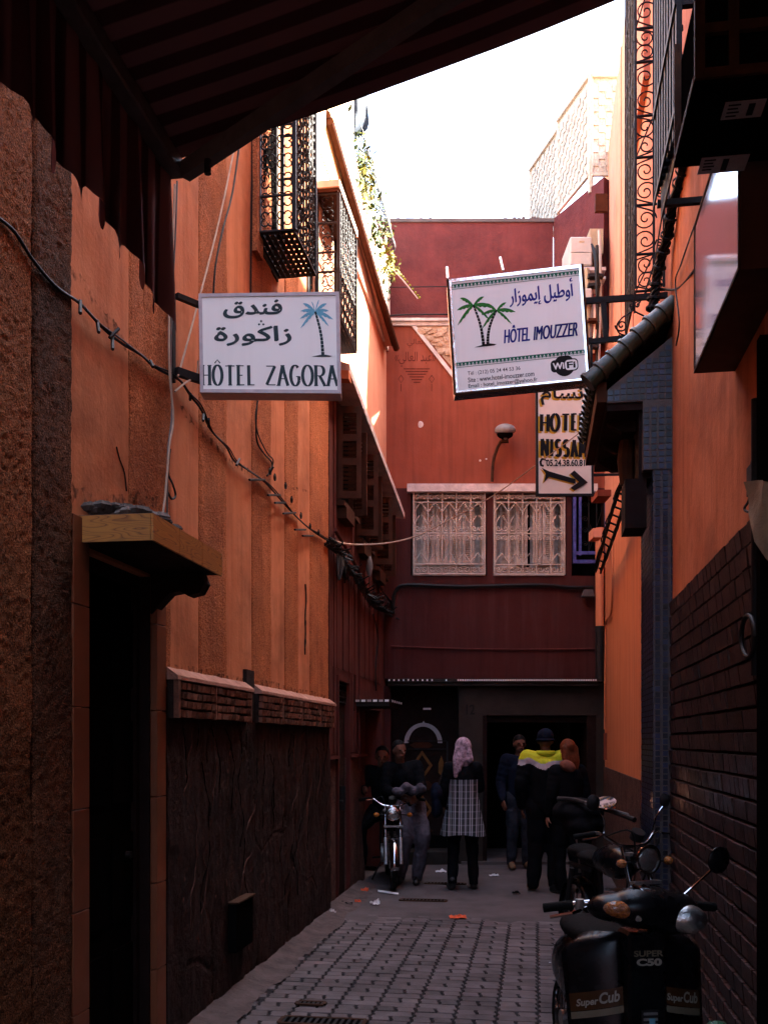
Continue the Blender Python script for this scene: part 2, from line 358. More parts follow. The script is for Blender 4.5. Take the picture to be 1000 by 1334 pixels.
def ribbon(mb, sheet, pts, w1, w2, up):   # broad pen: w1 across upright strokes, w2 across level strokes (sheet units of height)
    asp = sheet.h/sheet.w; k = len(pts); L = []; R = []
    for i in range(k):
        a = pts[max(i-1, 0)]; b = pts[min(i+1, k-1)]
        if i and i < k-1 and False: pass
        dx, dy = (b[0]-a[0])/asp, (b[1]-a[1]); l = math.hypot(dx, dy) or 1; dx /= l; dy /= l
        wd = (w2+(w1-w2)*abs(dy)**1.2)/2
        L.append((pts[i][0]-dy*wd*asp, pts[i][1]+dx*wd)); R.append((pts[i][0]+dy*wd*asp, pts[i][1]-dx*wd))
    vs = [sheet.at(x, y, up) for x, y in L]+[sheet.at(x, y, up) for x, y in R]
    mb.add(vs, [(i, i+1, k+i+1, k+i) for i in range(k-1)])
def arc(cx, cy, rx, ry, a0, a1, n=14): return [(cx+rx*math.cos(math.radians(a0+(a1-a0)*i/n)), cy+ry*math.sin(math.radians(a0+(a1-a0)*i/n))) for i in range(n+1)]
GL = {'H': [[(0, 0), (0, 1)], [(1, 0), (1, 1)], [(0, .5), (1, .5)]], 'O': [arc(.5, .5, .5, .5, 90, 450, 24)], 'T': [[(.5, 0), (.5, 1)], [(-.02, .96), (1.02, .96)]],
      'E': [[(.05, 0), (.05, 1)], [(.05, .97), (.9, .97)], [(.05, .5), (.7, .5)], [(.05, .03), (.95, .03)]], 'L': [[(.1, 0), (.1, 1)], [(.1, .03), (.95, .03)]],
      'Z': [[(.02, .96), (.95, .96)], [(.95, .96), (.05, .04)], [(.05, .04), (1, .04)]], 'A': [[(0, 0), (.45, 1)], [(.45, 1), (.62, .62), (1, 0)], [(.18, .34), (.82, .34)]],
      'G': [arc(.5, .5, .5, .5, 50, 330, 20), [(.93, .25), (.93, .46)], [(.6, .45), (1.02, .45)]], 'R': [[(.05, 0), (.05, 1)], [(.05, .97)]+arc(.5, .73, .4, .24, 90, -90, 10)+[(.05, .49)], [(.45, .49), (1, 0)]],
      'N': [[(0, 0), (0, 1)], [(0, 1), (1, 0)], [(1, 0), (1, 1)]], 'I': [[(.5, 0), (.5, 1)]], 'S': [arc(.5, .74, .42, .24, 35, 270, 12)[:-1]+arc(.5, .26, .45, .25, 90, -145, 12)],
      'M': [[(0, 0), (.05, 1)], [(.05, 1), (.5, .25)], [(.5, .25), (.95, 1)], [(.95, 1), (1, 0)]], 'U': [[(0, 1), (0, .35)]+arc(.5, .35, .5, .33, 180, 360, 12)+[(1, 1)]]}
def drawn(sheet, text, x0, y0, x1, y1, mat, name, parent, w1, w2, gap=.3, serif=0., lean=0., wid=None, rise=0., up0=0.):
    wid = wid or {}; mb = MB(); ws = [(.8 if ch == ' ' else wid.get(ch, 1.0)) for ch in text]; tot = sum(ws)+gap*(len(text)-1); k = (x1-x0)/tot; x = x0; h = y1-y0; j = 0
    for ch, cw in zip(text, ws):
        base = 'O' if ch == '\u00d4' else ch
        f = lambda p: (x+p[0]*cw*k+lean*p[1]*k, y0+p[1]*h+rise*(x-x0)/(x1-x0))
        for st in GL.get(base, []):
            j += 1; ribbon(mb, sheet, [f(p) for p in st], w1*h, w2*h, up0+j*.00004)
            if serif and len(st) == 2:
                for e, o in ((st[0], st[1]), (st[1], st[0])):
                    if abs(e[0]-o[0]) < .6 and (e[1] < .05 or e[1] > .97) and ch not in 'ZL':
                        j += 1; ribbon(mb, sheet, [f((e[0]-serif/cw, min(.985, max(.015, e[1])))), f((e[0]+serif/cw, min(.985, max(.015, e[1]))))], w2*h, w2*h, up0+j*.00004)
        if ch == '\u00d4':
            j += 1; ribbon(mb, sheet, [f((.2, 1.1)), f((.5, 1.27)), f((.8, 1.1))], w2*h*1.3, w2*h, up0+j*.00004)
        x += (cw+gap)*k
    return mb.build(name, mat, parent)
def blob(sheet, pts, mb, up): 
    vs = [sheet.at(x, y, up) for x, y in pts]; mb.add(vs, [tuple(range(len(vs)))])
def palm(sheet, cx, cy, r, hb, lean, m_fr, m_tr, parent, base=True, nfr=9, tw=.012):
    asp = sheet.h/sheet.w; fr = MB()
    for i in range(nfr):
        a = math.radians(-35+250*i/(nfr-1)); L = r*(1+.12*math.sin(i*2.3)); pts = []; q = 9
        up_, dn = [], []
        for k in range(q+1):
            t = k/q; x = cx+math.cos(a)*L*t*asp; y = cy+math.sin(a)*L*t-.42*L*t*t+.12*L*t
            w_ = .15*L*math.sin(PI*min(1, t*.93+.05))**.7
            up_.append((x, y+w_*.35)); dn.append((x, y-w_*(.9+.35*(k % 2))))
        blob_pts = up_+dn[::-1]
        vs = [sheet.at(x, y, .0003+i*.00005) for x, y in up_+dn]; fr.add(vs, [(k, k+1, q+2+k, q+1+k) for k in range(q)])
    fr.build('palm_fronds_print', m_fr, parent)
    tr = MB(); pts = [(cx+lean*asp*(t+.25*math.sin(PI*t)), cy-(cy-hb)*t) for t in [i/12 for i in range(13)]]
    for i in range(12): ribbon(tr, sheet, [pts[i], (pts[i][0]*.12+pts[i+1][0]*.88, pts[i][1]*.12+pts[i+1][1]*.88)], tw*(1+.6*i/12), tw, .0009)
    if base: 
        bx, by = pts[-1]; blob(sheet, [(bx-.09*asp*1.4, by-.012), (bx-.02, by+.008), (bx+.02, by+.01), (bx+.07, by-.004), (bx+.05, by-.014)], tr, .001)
    tr.build('palm_trunk_print', m_tr, parent)

def Yat(D, X): return (D + X*SA)/CA
# ================================================================== GROUND
mb = MB(); mb.quad((-900, -900, -.06), (900, -900, -.06), (900, 900, -.06), (-900, 900, -.06)); mb.build('ground', m_ground, loc=(0, 0, 0), kind='structure')
YP0, YP1 = 4.55, Yat(9.1, 0)
YEND = 13.6
mb = MB(); mb.box((XL-.02, YP0-.1, -.05), (XR+.2, YP1+.1, -.011)); alley = mb.build('alley_paving', m_bed, loc=(0, 0, 0), kind='structure')
# smooth slab beyond and before the pavers, with a slightly wavy surface
def slabmesh(y0, y1, name):
    name_ = y0 > 3
    mb = MB(); nx = 44; ny = int((y1-y0)/.05); vs = []
    for j in range(ny+1):
        for i in range(nx+1):
            x = XL-.02+(XR+.65-XL)*i/nx; y = y0+(y1-y0)*j/ny
            ed = (y-(YP1-.55+.5*mnoise.noise(V((x*1.1, 7, 0)))+.25*mnoise.noise(V((x*5, y*3, 0)))))/.45 if name_ else 1; vs.append((x, y, .004+.007*mnoise.noise(V((x*2.2, y*2.2, 3)))-(.035*min(1, max(0, 1-ed)))))
    mb.add(vs, [(j*(nx+1)+i, j*(nx+1)+i+1, (j+1)*(nx+1)+i+1, (j+1)*(nx+1)+i) for j in range(ny) for i in range(nx)])
    return mb.build(name, m_conc, smooth=True, loc=(0, 0, 0), kind='structure')
slabmesh(YP1-1.3, 16.0, 'concrete_pavement'); slabmesh(-6, YP0, 'concrete_pavement')
# interlocking pavers laid in columns that run down the alley
CWID, RHT, JT = .2425, .1045, .006
pm = {}
for wd in (1.0, .5):
    for q in range(3):
        mb = MB(); a = CWID*wd/2-.0034; b = RHT/2-.0026; o = .013
        pts = [(-a+o, -b), (a-o*.2, -b), (a, -b*.3), (a-o, b*.3), (a-o, b), (-a+o*.2, b), (-a, b*.3), (-a+o, -b*.3)]
        pts = [(x+random.uniform(-.0015, .0015), y+random.uniform(-.0015, .0015)) for x, y in pts]
        mb.hexa([(x, y, -.024) for x, y in pts], [(x, y, -.003) for x, y in pts]); mb.hexa([(x, y, -.003) for x, y in pts], [(x*.97, y*.945, .001) for x, y in pts])
        pm[(wd, q)] = (mesh_of(mb, m_paver), mb)
rest = MB(); npav = 0
row = 0; y = YP0+.15
rows = []
while y < YP1-.05: rows.append(y); y += RHT
x0 = XL+.26
for ri, y in enumerate(rows):
    ncol = int((XR-x0)/CWID)+1
    for c in range(-1, ncol):
        xc = x0+CWID*(c+.5)
        if xc > XR-.02: continue
        halves = ri % 2 == 0
        for h in ((-.25, .25) if halves else (0,)):
            wd = .5 if halves else 1.0
            x = xc+h*CWID
            if x < XL+.17+.10*mnoise.noise(V((y*1.3, 4, 0))): continue
            dz = random.uniform(-.003, .003)+.004*mnoise.noise(V((x*1.5, y*1.5, 8)))
            seen = Yat(5.55, x) < y
            if seen and npav < 300:
                o = place('paver', pm[(wd, random.randrange(3))][0], alley, (x, y, dz)); o.rotation_euler = (random.uniform(-.012, .012), random.uniform(-.01, .01), random.uniform(-.02, .02)); npav += 1
            else:
                src = pm[(wd, random.randrange(3))][1]; rest.add([p+V((x, y, dz)) for p in src.v], src.f)
rest.build('paver_field', m_pavers, alley, kind='stuff')
# mortar fillet along the foot of the wall
mb = MB(); n = 110; vs = []
for j in range(n+1):
    y = 4.2+(Yat(11.2, XL)-4.2)*j/n; w_ = .25+.08*mnoise.noise(V((y*1.7, 0, 0)))+.03*mnoise.noise(V((y*7, 2, 0)))
    for i in range(7):
        t = i/6; vs.append((XL-.01+w_*t, y, .055*(1-t)**1.6+.004+.010*mnoise.noise(V((t*4, y*6, 5)))*(1-t)))
mb.add(vs, [(j*7+i, j*7+i+1, (j+1)*7+i+1, (j+1)*7+i) for j in range(n) for i in range(6)]); mb.build('kerb_fillet', m_curb, smooth=True, loc=(0, 0, 0), kind='structure')
# drain covers let into the paving
def drain(px, py, wpx, d, label):
    c = onZ(px, py); wd = wpx/F*(c-CAM).dot(FW); t = thing('drain_cover', label, 'drain cover', (c.x, c.y, .012), 'iron drain covers in the alley floor')
    mb = MB()
    for s in (-1, 1): mb.box((c.x-wd/2, c.y+s*d/2-.012, .006), (c.x+wd/2, c.y+s*d/2+.012, .016)); mb.box((c.x+s*wd/2-.012, c.y-d/2+.0121, .006), (c.x+s*wd/2+.012, c.y+d/2-.0121, .016))
    mb.build('frame', m_rust, t); mb = MB(); k = max(6, int(wd/.035))
    for i in range(k): x = c.x-wd/2+wd*(i+.5)/k; mb.box((x-.008, c.y-d/2+.012, .004), (x+.008, c.y+d/2-.012, .0135))
    mb.build('grate_bars', m_iron, t); mb = MB(); mb.box((c.x-wd/2+.01, c.y-d/2+.01, -.02), (c.x+wd/2-.01, c.y+d/2-.01, .0105)); mb.build('pit', m_black, t)
drain(551, 1174, 60, .10, 'slotted iron drain cover in the pale concrete just past the scattered litter')
drain(580, 1152, 52, .10, 'slotted iron drain cover near the feet of the woman in the plaid tunic')
drain(405, 1309, 36, .07, 'small oblong iron drain cover among the pavers close to the cracked wall')
drain(420, 1333, 110, .14, 'wide slotted iron grate among the pavers at the bottom edge of the picture')

# ================================================================== NEAR BUILDING, ORANGE
YC = yL(427); YD0, YD1 = yL(110), yL(198); ZD = 2.46
b1 = thing('orange_building', 'orange building with striped roughcast, narrow dark doorway and cracked dark lower wall', 'building', (XL-1, 3, 0))
mb = MB(); mb.box((XL-4, -6, 0), (XL-.36, YC+.2, 9.2)); mb.build('building_core', m_smooth, b1)
mb = MB(); mb.box((XL-.36, -6, 0), (XL-.012, YD0, 9.2)); mb.box((XL-.36, YD0, ZD), (XL-.012, YD1, 9.2)); mb.box((XL-.36, YD1, 0), (XL-.012, YC, 9.2)); mb.build('wall', m_smooth, b1)
# smooth and roughcast bands, each a coat of its own
def coat(px0, px1, z0, z1, mat, name, proud, seed, fine=.04):
    if proud > .006 and px1 > 2.4:
        y0, y1 = max(px0, 2.4), px1; zt = min(z1, 6.2 if px1 < 5 else 7.5); st = .013; ny = max(4, int((y1-y0)/st)); nz_ = int((zt-z0)/st); vs = []; amp = .0055 if mat in (m_brownrough, m_soot) else .004
        for j in range(nz_+1):
            z = z0+(zt-z0)*j/nz_; e0 = .016*mnoise.noise(V((z*3, seed, 0)))+.010*mnoise.noise(V((z*17, seed, 4))); e1 = .016*mnoise.noise(V((z*3, seed, 9)))+.010*mnoise.noise(V((z*17, seed, 14)))
            vs.append((XL-.012, y0+e0, z))
            for i in range(ny+1):
                f = i/ny; y = y0+e0+(y1-y0+e1-e0)*f; n_ = mnoise.noise(V((y*46, z*46, seed*.1))); ed = min(1, min(i, ny-i)/1.5)
                vs.append((XL+(proud+amp*(n_+.6*mnoise.noise(V((y*75, z*75, 3)))))*(.5+.5*ed)+.004*mnoise.noise(V((y*3, z*3, 7))), y, z))
            vs.append((XL-.012, y1+e1, z))
        m_ = ny+3; mb = MB(); mb.add(vs, [(j*m_+i, j*m_+i+1, (j+1)*m_+i+1, (j+1)*m_+i) for j in range(nz_) for i in range(m_-1)])
        if z1 > zt: mb.box((XL-.012, y0, zt), (XL+proud, y1, z1))
        return mb.build(name, mat, b1, smooth=True)
    y0, y1 = px0, px1; mb = MB(); nz_ = int((z1-z0)/.10)
    rough_ = proud > .006; lf = []; 
    for j in range(nz_+1):
        z = z0+(z1-z0)*j/nz_; e = (.007 if rough_ else .0)
        a = y0+e*mnoise.noise(V((z*5, seed, 0))); b = y1+e*mnoise.noise(V((z*5, seed, 9)))
        k = 5
        for i in range(k+1):
            lf.append((XL+proud+(.004*mnoise.noise(V((z*3, i*.5+seed, 1))) if 0 < i < k else -proud-.014 if i in (0, k) and False else 0), a+(b-a)*i/k, z))
        lf.append((XL-.02, b, z)); lf.append((XL-.02, a, z))
    m_ = 8
    mb.add(lf, [(j*m_+i, j*m_+(i+1) % m_, (j+1)*m_+(i+1) % m_, (j+1)*m_+i) for j in range(nz_) for i in range(m_)])
    return mb.build(name, mat, b1)
YN = yL(90)
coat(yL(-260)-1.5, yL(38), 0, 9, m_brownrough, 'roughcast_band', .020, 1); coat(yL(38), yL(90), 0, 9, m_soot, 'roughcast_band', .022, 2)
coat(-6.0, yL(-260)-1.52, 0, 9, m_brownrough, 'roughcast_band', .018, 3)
bands = [(90.3, 110, 'r'), (110, 167, 's'), (167, 221, 'r'), (221, 258, 's'), (258, 294, 'r'), (294, 327, 's'), (327, 352, 'r'), (352, 370, 's'), (370, 387, 'r'), (387, 403, 's'), (403, 426.6, 'r')]
for i, (a, b, k) in enumerate(bands):
    z0 = 1.9
    if b <= 110: z0 = 2.58; 
    if 110 <= a < 198: z0 = 2.50
    if k == 's' and a == 110: a = 91
    if k == 'r' and a == 90.3: continue
    coat(yL(a), yL(b), z0 if a > 215 else 2.5 if a < 200 else 1.9, 9, m_smooth if k == 's' else m_rough, 'smooth_band' if k == 's' else 'roughcast_band', .004 if k == 's' else .012, i*3+11)
coat(yL(210.5), yL(221), 1.9, 2.5, m_rough, 'roughcast_band', .012, 77)
# grooves and long dirty cracks
for px, z0, z1 in ((325, 4.6, 8), (396, 2.35, 2.95)):
    y = yL(px); mb = MB(); pts = [(XL+.012, y+.05*mnoise.noise(V((z0+i*.09, px, 0))), z0+(z1-z0)*i/30) for i in range(31)]
    mb.tube(pts, [.006+.007*abs(mnoise.noise(V((i*.9, px, 1)))) for i in range(31)], 5); mb.build('wall_crack', m_mortar, b1)
def dirtstreak(pts, wid, drip=.25):
    mb = MB(); P3 = smoothpath([onX(x, y, XL+.0175) for x, y in pts], 9); k = len(P3)
    for i in range(k):
        w_ = wid*(.4+1.1*abs(mnoise.noise(V((i*.7, wid*99, 0))))); P3[i].x += .0001*(i % 3)
    vs = []
    for i in range(k): 
        w_ = wid*(.35+1.2*abs(mnoise.noise(V((i*.53, wid*99, 0))))); vs += [P3[i]+UP*w_, P3[i]-UP*w_*(1+drip*3*abs(mnoise.noise(V((i*.9, 3, 0)))))]
    mb.add(vs, [(2*i, 2*i+1, 2*i+3, 2*i+2) for i in range(k-1)]); return mb.build('soot_mark', m_stain, b1)
ms = M('soot_stain', (.05, .025, .018), .95, .3, 8, 0); m_stain = ms
nn = ms.node_tree.nodes; LL = ms.node_tree.links; tn = nn.new('ShaderNodeTexNoise'); tn.inputs['Scale'].default_value = 24; tn.inputs['Detail'].default_value = 8
g_ = nn.new('ShaderNodeNewGeometry'); LL.new(g_.outputs['Position'], tn.inputs['Vector']); mr = nn.new('ShaderNodeMapRange'); mr.inputs[1].default_value = .47; mr.inputs[2].default_value = .66; mr.inputs[4].default_value = .75; LL.new(tn.outputs[0], mr.inputs[0]); LL.new(mr.outputs[0], nn['Principled BSDF'].inputs['Alpha'])
dirtstreak([(92, 350), (112, 372), (130, 405), (150, 428), (166, 455)], .035); dirtstreak([(233, 530), (255, 552), (275, 575), (300, 600), (325, 614)], .035)
dirtstreak([(372, 634), (385, 637), (402, 640)], .018); dirtstreak([(222, 500), (221, 540), (219, 580), (217, 640)], .02); dirtstreak([(303, 520), (304, 560), (306, 590)], .012)
dirtstreak([(215, 870), (250, 872), (300, 884), (350, 893), (424, 908)], .035, .6); dirtstreak([(92, 640), (130, 650), (180, 652), (214, 655)], .05, .5); dirtstreak([(130, 470), (128, 520), (126, 560)], .02); dirtstreak([(240, 700), (242, 760), (243, 820)], .015); dirtstreak([(310, 700), (311, 760), (312, 840)], .012)
mb = MB(); mb.tube(smoothpath([onX(x, y, XL+.006) for x, y in ((152, 582), (156, 598), (162, 615), (165, 640))], 6), .004, 5); mb.build('wall_crack', m_mortar, b1)
# doorway: jamb tiles, dark door leaf, reveal
mb = MB(); mb.box((XL-.6, YD0-.1, 0), (XL-.36, YD1+.1, ZD+.1)); mb.build('door_back', m_black, b1)
mb = MB(); mb.box((XL-.13, YD0+.056, .02), (XL-.09, YD1-.056, ZD-.061))
for k in range(4):
    for s in range(2): mb.box((XL-.09, YD0+.12+s*.36, .15+k*.58), (XL-.078, YD0+.40+s*.36, .60+k*.56))
dl = mb.build('door', m_black, b1); mb = MB(); mb.cyl((XL-.09, YD1-.14, 1.05), (XL-.05, YD1-.14, 1.05), .018); mb.build('handle', m_iron, dl)
mb = MB(); mb.box((XL-.12, YD0+.013, 0), (XL-.06, YD0+.055, ZD)); mb.box((XL-.12, YD1-.055, 0), (XL-.06, YD1-.013, ZD)); mb.box((XL-.12, YD0+.055, ZD-.06), (XL-.06, YD1-.055, ZD)); mb.build('door_frame', m_darkwood, b1)
tA = [(88.5, 109.6, .436, .02), (198.6, 210.5, .444, .0)]
for pa, pb, hh, z0 in tA:
    ya, yb = yL(pa), yL(pb); k = 0; z = z0
    while z < ZD+.2 and k < 6:
        top = min(z+hh, 2.58); mb = MB(); mb.box((XL-.01, ya, z+.002), (XL+.026, yb, top-.003)); mb.build('jamb_tile', m_tilebrown, b1, bevel=.002); z += hh; k += 1
mb = MB(); mb.box((XL-.2, YD0-.004, 0), (XL-.011, YD0+.012, ZD)); mb.box((XL-.2, YD1-.012, 0), (XL-.011, YD1+.004, ZD)); mb.build('door_reveal', m_darkwood, b1)
# canopy over the door
yc0, yc1 = onX(100, 690, XL).y, onX(290, 740, XL+.33).y; xo = XL+.345
yc1 = Yat(1.62/(.1619+.1527), xo)
zc0, zc1 = 2.475, 2.585
can = mb = MB().box((XL-.01, yc0+.012, zc0), (xo-.013, yc1-.01, zc1-.006)).build('door_canopy', m_darkwood, b1)
mb = MB(); mb.box((XL+.004, yc0, zc0-.004), (xo-.013, yc0+.011, zc1)); mb.build('wood_grain_tile', m_grain, can)
k = 3
for i in range(k):
    a = yc0+(yc1-yc0)*i/k; b = yc0+(yc1-yc0)*(i+1)/k
    mb = MB(); mb.box((xo-.012, a+.002, zc0-.004), (xo, b-.002, zc1)); mb.build('wood_grain_tile', m_grain, can)
mb = MB(); mb.box((XL-.008, yc0+.01, zc1-.005), (xo-.02, yc1-.02, zc1+.004)); mb.build('mortar_top', m_conc, can)
mb = MB(); q = YD1-.02; prof = [(0, 0), (.27, 0), (.29, -.05), (.26, -.10), (.20, -.115), (.16, -.09), (.10, -.10), (0, -.2)]
mb.prism([(XL+x, q, zc0-.004+z) for x, z in prof], (0, .09, 0)); mb.build('bracket', m_darkwood, can)
deb = thing('rubble_heap', 'grey rubble and rags lying on top of the wood grained door canopy', 'rubble', (XL+.15, yc0+.3, zc1+.004)); mb = MB()
for i in range(170):
    x = XL+.02+random.random()**1.2*.27; y = yc0+.03+random.random()*.5; r = random.uniform(.008, .040)
    mb.ball((x, y, zc1+.004+r*.4+random.random()*.06*(1-(x-XL)/.4)), (r*1.3, r*1.4, r*.7), 5, 4)
mb.build('rubble', M('rubble_grey', (.10, .082, .072), .95, .45, 30, .6, 60, .01, island=.4), deb, kind='stuff')
# brick ledge and dado
YL0, YL1 = yL(213), YC
gapA, gapB = yL(315.5), yL(326)
ledge = MB().box((XL-.01, YL0+.01, 1.74), (XL+.055, gapA-.005, 1.95)).box((XL-.01, gapB+.005, 1.74), (XL+.055, YL1-.01, 1.95)).build('brick_ledge', m_mortar, b1)
mb = MB()
for a, b in ((YL0-.01, gapA), (gapB, YL1+.012)):
    n = int((b-a)/.05); vs = []
    for j in range(n+1):
        y = a+(b-a)*j/n; d = .008*mnoise.noise(V((y*9, 0, 0))); e = .008*mnoise.noise(V((y*9, 5, 0)))
        vs += [(XL-.01, y, 2.015+e), (XL+.02, y, 2.012+e), (XL+.085+d, y, 1.965+e*.6), (XL+.085+d, y, 1.945), (XL-.01, y, 1.945)]
    mb.add(vs, [(j*5+i, j*5+(i+1) % 5, (j+1)*5+(i+1) % 5, (j+1)*5+i) for j in range(n) for i in range(5)]+[tuple(range(5)), tuple(range(n*5, n*5+5))])
mb.build('ledge_cap', m_ledgecap, ledge)
bm_ = [mesh_of(MB().box((-.001, -.5, -.5), (.5, .5, .5)), m_brick) for _ in range(1)]
brmesh = []
for q in range(5):
    mb = MB(); mb.hexa([(0, -.5, -.5), (random.uniform(.8, 1), -.5, -.5), (random.uniform(.8, 1), .5, -.48), (0, .5, -.5)], [(0, -.5, .5), (random.uniform(.85, 1.1), -.48, .5), (random.uniform(.85, 1.1), .5, .46), (0, .5, .5)]); brmesh.append(mesh_of(mb, m_brick))
panels = []
e1 = [213+6, 264, 267, 312]; e2 = [327, 355, 358, 381, 384, 406, 409, 424]
nb = 0
for e in (e1, e2):
    for i in range(0, len(e), 2):
        ya, yb = yL(e[i]), yL(e[i+1]); nbk = max(3, int(round((yb-ya)/.085)))
        for r in range(4):
            z = 1.765+.05*r; bw = (yb-ya)/nbk
            for c in range(nbk):
                o = place('brick', random.choice(brmesh), ledge, (XL+.054, ya+bw*(c+.5)+random.uniform(-.004, .004), z+.003*random.uniform(-1, 1)))
                o.scale = (.022+random.uniform(0, .012), bw*random.uniform(.84, .93), .036+random.uniform(-.003, .003)); o.rotation_euler = (random.uniform(-.05, .05), 0, 0); nb += 1
        mb = MB(); mb.box((XL+.054, yb+.004, 1.742), (XL+.082, yb+.022, 1.945)); mb.build('ledge_divider', m_brick, ledge)
mb = MB(); mb.box((XL+.054, YL0+.008, 1.742), (XL+.082, YL0+.04, 1.945)); mb.build('ledge_divider', m_brick, ledge)
mb = MB(); mb.box((XL-.005, gapA+.004, 1.76), (XL+.03, gapB-.004, 2.10)); mb.build('drain_channel', m_mortar, b1)
ny = 230; nz_ = 92; vs = []; Yda, Ydb = yL(210.6), YC
def dh(y, z):
    p = V((y*1.6, z*1.6, 0)); c = mnoise.noise(p)*.016+mnoise.noise(p*3.1)*.008+mnoise.noise(p*9)*.004
    v = V((y*1.1+.3*mnoise.noise(V((y*2, z*2, 5))), z*.75+.3*mnoise.noise(V((y*2, z*2, 9))), 0)); d = mnoise.voronoi(v)[0]; cr = d[1]-d[0]
    return .030+c*.9-(.014*(1-cr/.022) if cr < .022 and mnoise.noise(V((y*1.4, z*1.4, 30))) > -.12 else 0)+.006*mnoise.noise(V((y*14, z*5, 2)))
for j in range(nz_+1):
    for i in range(ny+1):
        y = Yda+(Ydb-Yda)*i/ny; z = 1.75*j/nz_; vs.append((XL+(dh(y, z) if 0 < i < ny else -.01), y, z))
mb = MB(); mb.add(vs, [(j*(ny+1)+i, j*(ny+1)+i+1, (j+1)*(ny+1)+i+1, (j+1)*(ny+1)+i) for j in range(nz_) for i in range(ny)]); mb.build('lower_wall', m_dado, b1, smooth=False)
m_scar = M('bared_plaster', (.10, .045, .035), .9, .4, 30, .6, 50, .01)
random.seed(21)
for i in range(34):
    y = random.uniform(Yda+.15, Ydb-.1); z = random.choice((1.15, .9, 1.4, .6))+random.uniform(-.28, .28); r = random.uniform(.006, .020)
    x = XL+dh(y, z); vs = [V((x+.004, y+r*random.uniform(.3, 1.1)*math.cos(a), z+r*random.uniform(.5, 1.7)*math.sin(a))) for a in [2*PI*k/9 for k in range(9)]]
    mb = MB(); mb.add([V((x+.007, y, z))]+vs, [(0, 1+k, 1+(k+1) % 9) for k in range(9)]); mb.build('plaster_scar', m_scar, b1)
for i in range(44):
    y = random.uniform(Yda+.2, Ydb-.2); z = random.uniform(.35, 1.6); pts = []; a = random.choice((1.3, 1.5, 1.6, 1.75, 1.2)); L_ = random.randint(10, 40)
    for k in range(L_):
        pts.append(V((XL+dh(y, z)+.002, y, z))); a += random.uniform(-.45, .45)+.12*(1.55-a); y += .020*math.cos(a); z += .020*math.sin(a)
        if not (Yda+.05 < y < Ydb-.05 and .05 < z < 1.7): break
    if len(pts) > 3: MB().tube(pts, [.0012+.0028*random.random() for _ in pts], 5).build('wall_crack', m_scar if i % 3 == 0 else m_black, b1)
# loose metal plate hung low on that wall
t = thing('meter_box', 'dark flat metal box hanging low on the cracked brown wall', 'box', onX(305, 1240, XL+.05))
a = onX(303, 1178, XL+.06); b = onX(325, 1178, XL+.06); zt, zb = a.z, .62
zt = 1.62+(965-1178)/F*(a-CAM).dot(FW); zb = 1.62+(965-1242)/F*(a-CAM).dot(FW)
mb = MB(); mb.box((XL+.03, a.y, zb), (XL+.085, b.y, zt)); mb.build('box', m_black, t, bevel=.004); mb = MB(); mb.box((XL+.03, a.y-.01, zt+.001), (XL+.10, b.y+.01, zt+.012)); mb.build('lid', m_rust, t)

# window cages of the near building
def quatre(mb, o, u, v, w, h, cell, r=.0055):      # a field of round scrolls that meet back to back
    nu = max(1, int(round(w/cell))); nv = max(1, int(round(h/cell))); cu, cv = w/nu, h/nv
    for i in range(nu):
        for j in range(nv):
            c = o+u*(cu*(i+.5))+v*(cv*(j+.5)); R_ = min(cu, cv)*.46
            for q in range(4):
                a0 = q*PI/2; cc = c+(u*math.cos(a0+PI/4)+v*math.sin(a0+PI/4))*R_*.62
                pts = [cc+(u*math.cos(a)+v*math.sin(a))*R_*.48 for a in [a0+PI/4-2.2+4.4*k/9 for k in range(10)]]
                mb.tube(pts, r, 4, cap=False)
def cage(par, X0, X1, ya, yb, z0, z1, cell, label_solid=False, top_box=0):
    u = V((1, 0, 0)); v = UP; fy = V((0, 1, 0)); r = .011
    mb = MB()
    for z in (z0, z0+(z1-z0)*.12, z0+(z1-z0)*.36, z0+(z1-z0)*.52, z0+(z1-z0)*.76, z1):
        mb.tube([(X0, ya, z), (X1, ya, z), (X1, yb, z), (X0, yb, z)], r, 5)
    for x, y in ((X1, ya), (X1, yb), (X0+.02, ya), (X0+.02, yb)): mb.box((x-.014, y-.014, z0), (x+.014, y+.014, z1))
    mb.build('frame', m_iron, par)
    mb = MB(); quatre(mb, V((X0+.03, ya, z0+.02)), u, v, X1-X0-.04, z1-z0-.04, cell)
    mb.build('scroll_panel', m_iron, par)
    mb = MB(); quatre(mb, V((X1, ya+.02, z0+.02)), fy, v, yb-ya-.04, z1-z0-.04, cell)
    for k in range(1, 7): y = ya+(yb-ya)*k/7; mb.tube([(X1, y, z0), (X1, y, z1)], .009, 4)
    mb.build('scroll_panel', m_iron, par)
    mb = MB(); n = 9; m = 7
    for i in range(n+1): y = ya+(yb-ya)*i/n; mb.box((X0, y-.022, z0-.012), (X1, y+.022, z0-.004))
    for i in range(m+1): x = X0+(X1-X0)*i/m; mb.box((x-.013, ya, z0-.022), (x+.013, yb, z0-.0125))
    mb.build('floor_grille', m_iron, par)
ya1 = Yat(6.94, XL); X1a = XL+.292; yb1 = Yat(7.54, X1a)
w1 = props(thing('window_cage', 'tall black iron window cage nearest the awning, with a pierced base', 'window cage', (XL+.1, ya1, 5.16)), group='iron window cages over the alley')
cage(w1, XL+.02, X1a, ya1, yb1, 5.16, 7.2, .135)
ya2 = Yat(8.78, XL); X2a = XL+.235; yb2 = Yat(9.56, X2a)
w2 = props(thing('window_cage', 'black iron window cage with a plastered hood, behind the blue palm tree sign', 'window cage', (XL+.1, ya2, 5.34)), group='iron window cages over the alley')
cage(w2, XL+.02, X2a, ya2, yb2, 5.36, 6.43, .12)
